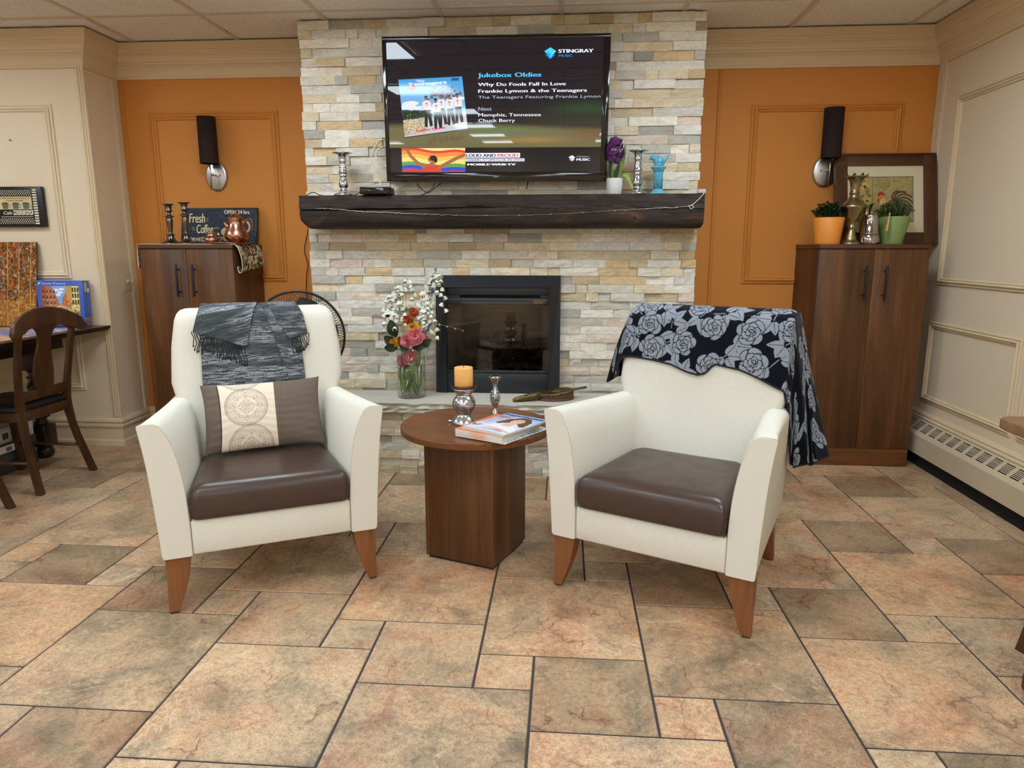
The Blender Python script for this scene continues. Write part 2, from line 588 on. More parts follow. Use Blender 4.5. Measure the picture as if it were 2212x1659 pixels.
struct(mb.build('baseboard_left', m_trim), 'tall cream baseboard at the left')
mb = MB(); sweep_wall(mb, [(XR, 4.40), (XR, YB), (0.71, YB)], BASE)
struct(mb.build('baseboard_right', m_trim))

def frame_mould(name, mat, origin, ux, nx, u0, u1, v0, v1, w=0.04):
    """picture-frame moulding on a wall; ux = wall direction, nx = outward normal"""
    prof = [(0.0, 0.0), (0.0, 0.007), (0.10, 0.011), (0.22, 0.011), (0.27, 0.006), (0.33, 0.006), (0.38, 0.015), (0.52, 0.019),
            (0.66, 0.015), (0.70, 0.009), (0.76, 0.009), (0.82, 0.012), (0.95, 0.008), (1.0, 0.0)]
    P = [(u0, v0), (u1, v0), (u1, v1), (u0, v1)]
    ux, nx, o = Vector(ux), Vector(nx), Vector(origin)
    rings = []
    cols = [offset_path(P, a * w, True) for a, h in prof]
    for i in range(5):
        rings.append([tuple(o + ux * cols[k][i % 4].x + Vector((0, 0, cols[k][i % 4].y)) + nx * prof[k][1]) for k in range(len(prof))])
    mb = MB(); mb.loft(rings, closed=False, cap=False, smooth=False)
    return struct(mb.build(name, mat))
BX, BN = (1, 0, 0), (0, -1, 0)
frame_mould('trim_3', m_orange, (0, YB, 0), BX, BN, -2.635, -1.797, 1.04, 2.092, 0.05)
frame_mould('trim_4', m_orange, (0, YB, 0), BX, BN, 1.094, 1.965, 1.035, 2.086, 0.045)
RX, RN = (0, -1, 0), (-1, 0, 0)
frame_mould('trim_5', m_trim, (XR, 0, 0), RX, RN, -4.222, -3.02, 1.045, 2.072, 0.04)
frame_mould('trim_6', m_trim, (XR, 0, 0), RX, RN, -4.252, -3.405, 0.36, 0.832, 0.04)
frame_mould('trim_7', m_trim, (XR, 0, 0), RX, RN, -3.36, -2.3, 0.36, 0.832, 0.04)
frame_mould('trim_8', m_cream, (0, YP, 0), BX, BN, -4.35, -3.045, 1.065, 2.09, 0.045)
frame_mould('trim_9', m_cream, (0, YP, 0), BX, BN, -4.35, -3.035, 0.36, 0.84, 0.045)

def fluted(name, mat, x0, x1, y0, y1, z0, z1, axis, flutes=3):
    """flat vertical strip with ridges; axis = direction the strip faces"""
    mb = MB()
    mb.box(x0, x1, y0, y1, z0, z1)
    for k in range(flutes):
        f = (k + 0.5) / flutes
        if axis == 'y':
            c = x0 + (x1 - x0) * f; w = (x1 - x0) / flutes * 0.28
            mb.box(c - w, c + w, y0 - 0.004, y0, z0, z1, 0.0015)
        else:
            s = 1 if axis == 'x+' else -1
            c = y0 + (y1 - y0) * f; w = (y1 - y0) / flutes * 0.28
            e = x1 if s > 0 else x0
            mb.box(min(e, e + 0.004 * s), max(e, e + 0.004 * s), c - w, c + w, z0, z1, 0.0015)
    return struct(mb.build(name, mat))
fluted('trim_10', m_trim, XL - 0.035, XL + 0.012, YP - 0.012, YP, 0.188, 2.285, 'y', 3)
fluted('trim_11', m_trim, XL, XL + 0.010, 4.405, YB, 0.188, 2.285, 'x+', 3)
fluted('trim_12', m_trim, XR - 0.010, XR, 4.385, YB, 0.188, 2.285, 'x-', 3)
fluted('trim_13', m_orange, 0.893, 0.917, YB - 0.009, YB, 0.188, 2.285, 'y', 2)
fluted('trim_14', m_orange, XL + 0.010, XL + 0.045, YB - 0.008, YB, 0.188, 2.285, 'y', 2)

# ---- stone chimney breast
def ledger_material():
    t = NT('ledger_stone'); t.set(spec=0.2)
    a = t.attr('stone')
    tc = t.n('ShaderNodeTexCoord')
    off = t.n('ShaderNodeVectorMath', operation='MULTIPLY_ADD')
    t.l(a.outputs['Color'], off.inputs[0]); off.inputs[1].default_value = (31, 17, 23)
    t.l(tc.outputs['Object'], off.inputs[2])
    mp = t.n('ShaderNodeMapping'); t.l(off.outputs[0], mp.inputs['Vector'])
    mp.inputs['Scale'].default_value = (1, 1, 2.4)
    v = mp.outputs['Vector']
    n1 = t.noise(v, 9, 7, 0.68, 1.2)
    n2 = t.noise(v, 38, 6, 0.7)
    stain = t.noise(v, 5, 5, 0.6, 1.0)
    c = a.outputs['Color']
    c = t.mix(1.0, c, t.ramp(n1, [(0.28, 0.80), (0.5, 1.02), (0.75, 1.15)]), 'MULTIPLY')
    c = t.mix(t.math('MULTIPLY', t.ramp(stain, [(0.52, 0), (0.68, 1)]), 0.4), c, rgb(206, 174, 128))
    c = t.mix(0.6, c, t.ramp(n2, [(0.34, 0.78), (0.52, 1.0), (0.7, 1.12)]), 'MULTIPLY')
    t.base(c); t.set(rough=0.8)
    h = t.mix(0.4, n1, n2)
    t.bump(h, 0.75, 0.012)
    return t.m
m_stone = ledger_material()
STONES = [(rgb(236, 230, 214), 30), (rgb(226, 222, 210), 26), (rgb(228, 214, 184), 20), (rgb(212, 196, 164), 12), (rgb(202, 198, 186), 16),
          (rgb(218, 192, 152), 5), (rgb(178, 176, 166), 5), (rgb(228, 210, 194), 6), (rgb(186, 168, 138), 5)]
def stone_face(mb, cols, x0, x1, y, z0, z1, rr, rows, skip=None):
    """split-face blocks standing forward of the plane y (facing -y)"""
    h = (z1 - z0) / rows
    pal = [c for c, w in STONES]; wt = [w for c, w in STONES]
    for r in range(rows):
        za, zb = z0 + r * h, z0 + (r + 1) * h
        x = x0
        first = True
        while x < x1 - 1e-6:
            L = rr.choice([0.07, 0.1, 0.13, 0.16, 0.19, 0.22, 0.26])
            zm = (za + zb) / 2
            if skip and 0.44 < zm < 1.06 and x < -0.73 < x + L + 0.05: L = -0.725 - x
            if skip and 0.44 < zm < 1.06 and -0.73 < x < -0.05: x = -0.036; continue
            if first: L *= rr.uniform(0.4, 1); first = False
            xe = min(x + L, x1)
            if x1 - xe < 0.045: xe = x1
            if not (skip and skip(x, xe, za, zb)):
                d = rr.choice([0.002, 0.006, 0.009, 0.012, 0.016, 0.021])
                nx = max(2, int((xe - x) / 0.035)); nz = 2
                vs = []; g = 0.0008
                xi, xo = x + g, xe - g
                if abs(x - x0) < 1e-6: xi = x - rr.uniform(0, 0.010)
                if abs(xe - x1) < 1e-6: xo = xe + rr.uniform(0, 0.010)
                tilt = rr.uniform(-0.004, 0.004)
                for j in range(nz + 1):
                    for i in range(nx + 1):
                        fx, fz = i / nx, j / nz
                        e = (i in (0, nx)) or (j in (0, nz))
                        dd = d + tilt * (fx - .5) + rr.uniform(-0.0028, 0.0028) - (0.002 if e else 0)
                        vs.append((xi + (xo - xi) * fx, y - max(0.0015, dd), za + g + (zb - za - 2 * g) * fz))
                fs = [[j * (nx + 1) + i, j * (nx + 1) + i + 1, (j + 1) * (nx + 1) + i + 1, (j + 1) * (nx + 1) + i] for j in range(nz) for i in range(nx)]
                n0 = len(vs)
                ring = [i for i in range(nx + 1)] + [j * (nx + 1) + nx for j in range(1, nz + 1)] + \
                       [nz * (nx + 1) + i for i in range(nx - 1, -1, -1)] + [j * (nx + 1) for j in range(nz - 1, 0, -1)]
                for k in ring: vs.append((vs[k][0], y + 0.012, vs[k][2]))
                m = len(ring)
                fs += [[ring[k], n0 + k, n0 + (k + 1) % m, ring[(k + 1) % m]] for k in range(m)]
                mb.add(vs, fs, 0, False)
                c = rr.choices(pal, wt)[0]
                s = rr.uniform(0.88, 1.06)
                cols.extend([(c[0] * s, c[1] * s, c[2] * s, 1)] * len(vs))
            x = xe
CX0, CX1 = -1.475, 0.725
def chimney():
    mb = MB(); cols = []
    rr = random.Random(5)
    def skip(a, b, z0, z1): return z1 > 0.43 and z0 < 1.07 and b > -0.71 and a < -0.05
    stone_face(mb, cols, CX0, CX1, YC + 0.012, 0.0, CEIL - 0.004, rr, 52, skip)
    k = len(mb.v)
    # core with the firebox opening
    for (a, b, c, d) in ((CX0, -0.70, 0, CEIL), (-0.06, CX1, 0, CEIL), (-0.70, -0.06, 0, 0.40), (-0.70, -0.06, 1.085, CEIL)):
        mb.box(a, b, YC + 0.014, YB, c, d)
    cols.extend([(0.42, 0.40, 0.36, 1)] * (len(mb.v) - k))
    o = mb.build('wall_chimney', m_stone)
    add_color(o, cols, 'stone')
    struct(o, 'chimney breast clad in stacked split-face stone')
chimney()

# ---- recessed ceiling lights
m_panel = NT('lamp_diffuser').set(color=(0.9, 0.9, 0.9, 1), emit=as4(PANEL_COLOR), emit_s=PANEL_STRENGTH).m
m_white = plain('white_enamel', rgb(225, 222, 214), 0.4)
first = None
for cx in (-3.6, -1.37, 0.86):
    for cy in (2.89, 0.98, -0.95, -2.98, -4.85, -6.7):
        if first is None:
            t = thing('ceiling_light', 'square recessed ceiling light panel among the ceiling tiles', 'ceiling light', (cx, cy, CEIL - 0.012), group='ceiling lights')
            mb = MB(); mb.box(-0.29, 0.29, -0.29, 0.29, 0, 0.012); mb.build('diffuser', m_panel, t)
            mb = MB()
            for a, b, c, d in ((-0.31, 0.31, -0.31, -0.291), (-0.31, 0.31, 0.291, 0.31), (-0.31, -0.291, -0.291, 0.291), (0.291, 0.31, -0.291, 0.291)):
                mb.box(a, b, c, d, -0.004, 0.012)
            mb.build('frame', m_white, t)
            first = t
        else:
            c = copy_tree(first); c.location = (cx, cy, CEIL - 0.012)
# ================================================================ armchairs
def leather(name):
    t = NT(name); t.set(spec=0.5)
    v = t.coord('Object')
    n = t.noise(v, 260, 4, 0.6); w = t.noise(v, 14, 3, 0.5, 0.4)
    t.base(t.mix(w, rgb(74, 56, 47), rgb(62, 46, 39)))
    t.l(t.ramp(w, [(0.35, 0.30), (0.7, 0.38)]), t.b.inputs['Roughness'])
    t.bump(t.mix(0.25, n, w), 0.14, 0.0016)
    return t.m
m_linen = fabric('ivory_linen', rgb(228, 225, 212), rgb(214, 210, 196))
m_leather = leather('brown_leather')
m_leg = wood('stained_beech', rgb(104, 64, 34), rgb(134, 84, 48), rgb(152, 98, 60), 'z', 1.6, 0.3)
m_black = plain('matt_black', rgb(22, 22, 23), 0.5)
m_seam = plain('seam_thread', rgb(196, 190, 172), 0.9)

def arm_ring(v, s):
    """cross-section of an arm at depth v (0 front, 0.70 rear); s = -1 left, 1 right"""
    f = v / 0.70
    L = lambda a, b: a + (b - a) * f
    e = f ** 0.8
    K = lambda a, b: a + (b - a) * e
    pts = [(K(0.366, 0.312), 0.205), (K(0.376, 0.322), 0.40), (K(0.388, 0.330), 0.56), (K(0.405, 0.330), L(0.682, 0.655)), (K(0.342, 0.255), L(0.682, 0.665)),
           (K(0.305, 0.222), L(0.610, 0.60)), (K(0.283, 0.212), 0.50), (K(0.273, 0.210), 0.38), (K(0.272, 0.210), 0.205)]
    rad = [0.012, 0.10, 0.10, L(0.010, 0.05), L(0.022, 0.05), 0.07, 0.10, 0.10, 0.008]
    return [(s * x, v, z) for x, z in round_poly(pts, rad, 5)]

def armchair(label, loc, rotz, shift=0.0):
    t = thing('armchair', label, 'armchair', loc, rotz)
    for s in (-1, 1):
        mb = MB()
        vs = [0.006, 0.0] 
        rings = []
        base = arm_ring(0.0, s)
        cx = sum(p[0] for p in base) / len(base); cz = sum(p[2] for p in base) / len(base)
        shrink = [(cx + (x - cx) * 0.985, 0.0, cz + (z - cz) * 0.993) for x, y, z in base]
        rings.append(shrink)
        rings.append([(x, 0.004, z) for x, y, z in base])
        for k in range(1, 15): rings.append(arm_ring(0.70 * k / 14, s))
        last = arm_ring(0.70, s)
        cx = sum(p[0] for p in last) / len(last)
        rings.append([(cx + (x - cx) * 0.9, 0.712, z) for x, y, z in last])
        mb.loft(rings)
        a = mb.build('armrest', m_linen, t)
        # stitched seam running round the front panel
        pm = MB()
        seg = [(x, 0.003, z) for x, y, z in base]
        n = len(seg)
        pm.tube(seg[int(n * .12):n - 3], 0.0016, 5)
        pm.build('seam', m_seam, a)
    # backrest
    rings = []
    def back_ring(w, vf, vb, z, r=0.035, bow=0.012):
        pts = []
        N = 10
        for k in range(N + 1):
            x = -w + 2 * w * k / N
            pts.append((x, vf - bow * (1 - (x / w) ** 2)))
        pts += [(w, vb), (-w, vb)]
        rad = [r] + [0.0] * (N - 1) + [r, 0.03, 0.03]
        return [(x, y, z) for x, y in round_poly(pts, rad, 4)]
    prof = [(0.22, 0.262, 0.43, 0.68), (0.40, 0.262, 0.440, 0.69), (0.55, 0.275, 0.478, 0.70), (0.66, 0.318, 0.508, 0.71), (0.72, 0.336, 0.524, 0.715),
            (0.78, 0.336, 0.541, 0.722), (0.86, 0.331, 0.564, 0.732), (0.93, 0.320, 0.584, 0.742), (0.965, 0.314, 0.596, 0.744), (0.985, 0.306, 0.610, 0.740),
            (0.998, 0.294, 0.628, 0.730), (1.005, 0.276, 0.652, 0.712)]
    for z, w, vf, vb in prof: rings.append(back_ring(w, vf, vb, z, bow=0.012 * min(1, (1.02 - z) * 5)))
    rings = [[(x + shift * min(1, max(0, (z - .6) * 6)), y, z) for x, y, z in r] for r in rings]
    mb = MB(); mb.loft(rings)
    mb.build('backrest', m_linen, t)
    # front rail and hidden deck
    mb = MB()
    mb.box(-0.2715, 0.2715, 0.003, 0.08, 0.208, 0.333, 0.008)
    mb.box(-0.262, 0.262, 0.08, 0.66, 0.222, 0.325, 0.005)
    mb.build('seat_rail', m_linen, t)
    # cushion: crowned leather block
    NX, NY = 24, 22
    rings = []
    def ring(z, grow, crown):
        r = round_poly([(-0.266 - grow, -0.008 - grow), (0.266 + grow, -0.008 - grow), (0.235 + grow, 0.455), (-0.235 - grow, 0.455)], [0.03, 0.03, 0.05, 0.05], 6)
        return r
    mb = MB()
    layers = [(0.334, -0.008), (0.339, 0.000), (0.36, 0.004), (0.395, 0.006), (0.418, 0.004), (0.433, -0.001), (0.444, -0.009), (0.452, -0.020), (0.457, -0.034)]
    for z, g in layers: rings.append([(x, y, z) for x, y in ring(z, g, 0)])
    for sc in (0.86, 0.66, 0.42, 0.2, 0.06):
        base = rings[8]
        zz = 0.457 + 0.009 * (1 - sc ** 2.2)
        rings.append([(x * sc, 0.22 + (y - 0.22) * sc, zz) for x, y, z in base])
    mb.loft(rings)
    c = mb.build('seat_cushion', m_leather, t)
    for q in (-1, 1):
        pm = MB(); pm.tube(catmull([(q * 0.2655, -0.012, 0.338), (q * 0.2675, -0.0115, 0.38), (q * 0.2660, -0.009, 0.42), (q * 0.258, 0.003, 0.4435)], 30), 0.0016, 5)
        pm.build('seam', m_leather, c)
    # legs: front pair sweep in, rear pair rake back
    for s in (-1, 1):
        mb = MB(); rings = []
        for k in range(13):
            f = k / 12; z = 0.209 - f * 0.203
            inner = 0.279 + (0.331 - 0.279) * (f ** 1.7); outer = 0.360 + 0.002 * f
            v0 = 0.012; v1 = 0.075 - 0.036 * f
            rings.append([(s * x, y, z) for x, y in round_poly([(inner, v0), (outer, v0), (outer, v1), (inner, v1)], 0.004, 2)])
        mb.loft(rings, smooth=True)
        lg = mb.build('leg', m_leg, t, sharp=40)
        MB().box(s * 0.347 - 0.013, s * 0.347 + 0.013, 0.014, 0.037, 0.0, 0.007, 0.002).build('glide', m_black, lg)
    for s in (-1, 1):
        mb = MB(); rings = []
        for k in range(13):
            f = k / 12; z = 0.225 - f * 0.219
            y0 = 0.60 + 0.055 * f ** 1.6; y1 = y0 + 0.062 - 0.024 * f
            rings.append([(s * x, y, z) for x, y in round_poly([(0.262, y0), (0.305, y0), (0.303, y1), (0.264, y1)], 0.004, 2)])
        mb.loft(rings)
        lg = mb.build('leg', m_leg, t, sharp=40)
        MB().box(s * 0.283 - 0.012, s * 0.283 + 0.012, 0.662, 0.686, 0.0, 0.007, 0.002).build('glide', m_black, lg)
    return t
chair_a = armchair('ivory armchair with brown leather seat, a silvery shawl over its back and a cushion', (-1.0225, 2.279, 0), R(26.6), 0.012)
chair_b = armchair('ivory armchair with empty brown leather seat and a rose blanket over its back', (0.292, 2.2715, 0), R(-27.24))

# ---- round side table
m_walnut_x = wood('walnut_veneer_flat', rgb(84, 50, 26), rgb(118, 73, 40), rgb(144, 94, 55), 'x', 1.2, 0.32)
m_walnut_z = wood('walnut_veneer_upright', rgb(62, 38, 19), rgb(96, 60, 32), rgb(128, 84, 47), 'z', 1.0, 0.36)
TZ = 0.548
t = thing('side_table', 'round walnut side table on a square box pedestal between the armchairs', 'side table', (-0.352, 2.742, 0), R(-20.6))
mb = MB(); mb.lathe([(0.296, TZ - 0.027), (0.305, TZ - 0.025), (0.306, TZ - 0.003), (0.303, TZ)], 96)
mb.build('tabletop', m_walnut_x, t, sharp=30)
mb = MB()
mb.box(-0.153, 0.153, -0.155, 0.155, 0.012, TZ - 0.027, 0.001)
mb.box(-0.1535, -0.1365, -0.1565, -0.154, 0.012, TZ - 0.027, 0.0004)
mb.build('pedestal', m_walnut_z, t)
MB().box(-0.145, 0.145, -0.147, 0.147, 0.0, 0.012).build('plinth', m_black, t)
# ================================================================ hearth, insert, mantel
def slab_material():
    t = NT('limestone_slab'); t.set(rough=0.7, spec=0.3)
    v = t.coord('Object')
    n = t.noise(v, 6, 6, 0.6); f = t.noise(v, 70, 5, 0.7)
    t.base(t.mix(0.5, t.ramp(n, [(0.3, rgb(196, 191, 178)), (0.7, rgb(218, 213, 200))]), t.ramp(f, [(0.3, rgb(172, 166, 152)), (0.7, rgb(210, 204, 192))])))
    t.bump(f, 0.25, 0.003)
    return t.m
m_slab = slab_material()
HZ = 0.418
t = thing('hearth', 'raised hearth with a pale limestone slab over stacked stone, below the black fireplace', 'hearth', (-0.375, 3.85, 0))
def hearth():
    mb = MB(); cols = []; rr = random.Random(21)
    stone_face(mb, cols, CX0 + 0.02 + 0.375, CX1 - 0.02 + 0.375, 3.712 - 3.85 + 0.012, 0.0, 0.356, rr, 8)
    k = len(mb.v)
    mb.box(CX0 + 0.02 + 0.375, CX1 - 0.02 + 0.375, 3.712 - 3.85 + 0.014, YC - 3.85 - 0.024, 0, 0.356)
    cols.extend([(0.42, 0.40, 0.36, 1)] * (len(mb.v) - k))
    o = mb.build('stone_base', m_stone, t); add_color(o, cols, 'stone')
    # slab: flat top, rock-pitched front edge
    rr = random.Random(4)
    x0, x1 = CX0 - 0.01 + 0.375, CX1 + 0.01 + 0.375
    nx = 120; rows = [(0.356, 0.020), (0.366, 0.006), (0.378, 0.012), (0.390, 0.004), (0.402, 0.010), (0.411, 0.003), (HZ, 0.0)]
    V = []; ph = [rr.uniform(0, 6) for _ in range(8)]
    for j, (z, ins) in enumerate(rows):
        for i in range(nx + 1):
            x = x0 + (x1 - x0) * i / nx
            w = 0.005 * math.sin(x * 23 + ph[j]) + 0.004 * math.sin(x * 57 + ph[j] * 2) + rr.uniform(-0.004, 0.004)
            if j == len(rows) - 1: w *= 0.35
            V.append((x, -0.19 + ins + max(-0.004, w), z + (rr.uniform(-0.002, 0.002) if 0 < j < 6 else 0)))
    F = [[j * (nx + 1) + i, j * (nx + 1) + i + 1, (j + 1) * (nx + 1) + i + 1, (j + 1) * (nx + 1) + i] for j in range(6) for i in range(nx)]
    n = len(V); b = YC - 3.85 - 0.024
    V += [(x0, b, HZ), (x1, b, HZ), (x0, b, 0.356), (x1, b, 0.356)]
    top = [6 * (nx + 1) + i for i in range(nx + 1)]; bot = list(range(nx + 1))
    F.append(top + [n + 1, n]); F.append(bot[::-1] + [n + 2, n + 3])
    F.append([j * (nx + 1) for j in range(7)] + [n, n + 2]); F.append([j * (nx + 1) + nx for j in range(6, -1, -1)] + [n + 3, n + 1])
    MB().add(V, F).build('hearth_slab', m_slab, t)
hearth()

# ---- electric fireplace insert
m_frame_black = plain('black_steel', rgb(32, 34, 38), 0.40, 0.0, spec=0.5)
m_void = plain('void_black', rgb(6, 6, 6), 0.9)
m_soot = plain('firebox_lining', rgb(92, 86, 74), 0.85)
def tinted_glass(name, tint, gloss=0.04):
    t = NT(name)
    tr = t.n('ShaderNodeBsdfTransparent'); tr.inputs[0].default_value = as4(tint)
    gl = t.n('ShaderNodeBsdfGlossy'); gl.inputs['Roughness'].default_value = 0.02
    fr = t.n('ShaderNodeLayerWeight'); fr.inputs['Blend'].default_value = 0.5
    mx = t.n('ShaderNodeMixShader')
    k = t.math('ADD', t.math('MULTIPLY', t.math('POWER', fr.outputs['Facing'], 4.0), 0.6), gloss)
    t.l(k, mx.inputs[0]); t.l(tr.outputs[0], mx.inputs[1]); t.l(gl.outputs[0], mx.inputs[2])
    t.l(mx.outputs[0], t.out.inputs['Surface'])
    return t.m
m_smoked = tinted_glass('smoked_glass', (0.5, 0.49, 0.45))
def fireplace():
    FX, FY, FZ = -0.38, 3.98, HZ
    t = thing('electric_fireplace', 'black framed electric fireplace insert set in the stone chimney above the hearth', 'fireplace', (FX, FY, FZ))
    x0, x1, z1 = -0.362, 0.360, 0.680
    yb = YC - FY - 0.012; yf = -0.022
    # mitred surround: slopes forward from the stone to its inner edge
    b = 0.066
    O = [(x0, 0.0), (x0, z1), (x1, z1), (x1, 0.0)]
    I = [(x0 + b, 0.0), (x0 + b, z1 - b), (x1 - b, z1 - b), (x1 - b, 0.0)]
    V = [(x, yb, z) for x, z in O] + [(x, yf + 0.012, z) for x, z in O] + [(x, yf, z) for x, z in I] + [(x, yf + 0.03, z) for x, z in I]
    F = []
    for k in range(3):
        F += [[k, k + 1, 5 + k, 4 + k], [4 + k, 5 + k, 9 + k, 8 + k], [8 + k, 9 + k, 13 + k, 12 + k]]
    # top band leans back so that it catches the ceiling light
    V[5] = (x0, yb - 0.002, z1); V[6] = (x1, yb - 0.002, z1)
    MB().add(V, F).build('surround', m_frame_black, t)
    xi0, xi1 = x0 + b, x1 - b; zi = z1 - b
    MB().box(xi0 - 0.002, xi1 + 0.002, -0.004, 0.02, zi - 0.044, zi + 0.002, 0.001).build('valance', m_frame_black, t)
    mb = MB(); mb.box(xi0, xi1, 0.01, 0.03, zi - 0.060, zi - 0.044)
    mb.build('vent_slot', m_void, t)
    for a, b in ((xi0, xi0 + 0.08), (xi1 - 0.05, xi1)): MB().box(a, b, -0.001, 0.012, zi - 0.058, zi - 0.046).build('vent_bracket', m_frame_black, t)
    MB().box(xi0, xi1, -0.010, 0.02, zi - 0.098, zi - 0.061, 0.002).build('top_rail', m_frame_black, t)
    # warning sticker: lines of tiny print
    lab = plain('sticker_print', rgb(120, 92, 62), 0.7)
    mb = MB(); rr = random.Random(3)
    for k in range(6):
        L = [0.078, 0.07, 0.055, 0.06, 0.056, 0.056][k]
        mb.box(xi1 - 0.088, xi1 - 0.088 + L, -0.0112, -0.0100, zi - 0.0745 - k * 0.0034, zi - 0.0724 - k * 0.0034)
    mb.box(xi1 - 0.030, xi1 - 0.010, -0.0112, -0.0100, zi - 0.0895, zi - 0.0885)
    mb.build('warning_label', lab, t, label='small brown warning print')
    gz0, gz1 = 0.132, zi - 0.098
    MB().box(xi0, xi1, 0.002, 0.005, gz0, gz1).build('glass', m_smoked, t, label='dark glass')
    mb = MB(); mb.box(xi0, xi1, -0.008, 0.01, gz0 - 0.016, gz0 + 0.002, 0.002)
    mb.build('ledge', m_frame_black, t)
    MB().box(xi0, xi1, -0.012, 0.02, 0.0, gz0 - 0.016, 0.002).build('lower_panel', m_frame_black, t)
    # firebox
    mb = MB()
    d = 0.26
    V = [(xi0, 0.02, gz0 - 0.01), (xi1, 0.02, gz0 - 0.01), (xi1, 0.02, gz1 + 0.03), (xi0, 0.02, gz1 + 0.03),
         (xi0 + 0.05, d, gz0 - 0.01), (xi1 - 0.05, d, gz0 - 0.01), (xi1 - 0.05, d, gz1 + 0.03), (xi0 + 0.05, d, gz1 + 0.03)]
    mb.add(V, [[0, 1, 5, 4], [3, 7, 6, 2], [0, 4, 7, 3], [1, 2, 6, 5], [4, 5, 6, 7]])
    mb.build('firebox', m_soot, t)
    bt = NT('charred_bark'); bt.set(rough=0.95)
    v = bt.coord('Object'); n = bt.noise(v, 42, 6, 0.75, 1.6); 
    bt.base(bt.ramp(n, [(0.36, rgb(20, 17, 14)), (0.52, rgb(66, 56, 46)), (0.62, rgb(120, 106, 88))]))
    bt.bump(n, 1.0, 0.02)
    rr = random.Random(8)
    def log(pts, r, name='log'):
        P = catmull(pts, 22)
        mb = MB(); mb.tube(P, [r * (0.92 + 0.12 * rr.random()) for _ in P], 18)
        mb.v = [(x + rr.uniform(-.0025, .0025), y + rr.uniform(-.0025, .0025), z + rr.uniform(-.0025, .0025)) for x, y, z in mb.v]
        return mb.build(name, bt.m, t)
    gx = lambda px: (px - 1080) * 0.00271 + 0.0      # firebox picture scale: 2.7 mm per pixel
    log([(-0.215, 0.16, 0.268), (-0.11, 0.15, 0.290), (-0.035, 0.14, 0.305)], 0.040)
    log([(-0.105, 0.12, 0.265), (-0.04, 0.09, 0.235), (-0.015, 0.07, 0.215)], 0.034)
    log([(-0.045, 0.16, 0.322), (0.08, 0.14, 0.285), (0.22, 0.12, 0.235)], 0.044)
    log([(0.03, 0.21, 0.30), (0.12, 0.20, 0.285), (0.24, 0.18, 0.25)], 0.03)
    log([(-0.20, 0.07, 0.205), (-0.12, 0.06, 0.200), (-0.07, 0.055, 0.196)], 0.022)
    em = NT('embers'); em.set(rough=0.9)
    v = em.coord('Object'); n = em.noise(v, 60, 4, 0.7)
    em.base(em.ramp(n, [(0.4, rgb(24, 20, 17)), (0.65, rgb(86, 78, 66))]))
    em.bump(n, 1.0, 0.02)
    mb = MB()
    V = []; nx, ny = 60, 16
    for j in range(ny + 1):
        for i in range(nx + 1):
            x = xi0 + 0.02 + (xi1 - xi0 - 0.04) * i / nx; y = 0.03 + 0.2 * j / ny
            V.append((x, y, 0.142 + 0.03 * (j / ny) + 0.012 * math.sin(x * 70) * math.sin(y * 90 + x * 20) + rr.uniform(-.004, .004)))
    mb.add(V, [[j * (nx + 1) + i, j * (nx + 1) + i + 1, (j + 1) * (nx + 1) + i + 1, (j + 1) * (nx + 1) + i] for j in range(ny) for i in range(nx)], 0, True)
    mb.build('ember_bed', em.m, t)
    gl = NT('glowing_ember').set(color=rgb(60, 20, 8), emit=rgb(255, 110, 40), emit_s=0.35).m
    mb = MB()
    for k in range(7): mb.ball((-0.125 + 0.012 * k + rr.uniform(-.003, .003), 0.045, 0.180 + 0.003 * k * .6), 0.0032, sc=(1.4, 1, .6), n=8, m=5)
    mb.build('ember_line', gl, t, label='orange glow under the left log')
    MB().ball((0.085, 0.065, 0.196), 0.004, n=8, m=5).build('ember', gl, t, label='small orange ember under the right log')
    # unseen fill light added above the logs to brighten the dark firebox
    ld = bpy.data.lights.new('firebox_fill', 'AREA'); ld.energy = 1.7; ld.size = 0.4; ld.color = (1.0, 0.82, 0.62)
    lo = bpy.data.objects.new('firebox_fill', ld); lo.location = (0, 0.15, gz1 + 0.015); link(lo, t)
    # grate bars seen low behind the glass
    for k in range(9):
        x = -0.2 + k * 0.048
        MB().box(x, x + 0.008, 0.022, 0.03, 0.134, 0.162).build('grate_bar', m_void, t)
fireplace()

# ---- mantel beam: rough-sawn, cracked dark timber
def beam_material():
    t = NT('dark_timber'); t.set(rough=0.6, spec=0.28)
    g = t.noise(t.coord('Object', (1.1, 16, 16)), 1, 7, 0.65, 1.6)
    f = t.noise(t.coord('Object', (5, 120, 120)), 1, 4, 0.65)
    big = t.noise(t.coord('Object', (2.2, 7, 7)), 1, 4, 0.6, 0.6)
    c = t.ramp(g, [(0.30, rgb(17, 13, 11)), (0.50, rgb(38, 30, 27)), (0.66, rgb(58, 46, 40)), (0.80, rgb(84, 65, 52))])
    c = t.mix(0.5, c, t.ramp(f, [(0.35, rgb(22, 17, 15)), (0.62, rgb(66, 54, 47))]))
    c = t.mix(t.math('MULTIPLY', t.ramp(big, [(0.60, 0), (0.74, 1)]), 0.55), c, rgb(122, 84, 52))
    t.base(c)
    t.bump(t.mix(0.5, g, f), 0.5, 0.006)
    return t.m
m_beam = beam_material()
BY0, BY1, BZ0, BZ1 = 3.842, YC - 0.018, 1.357, 1.534
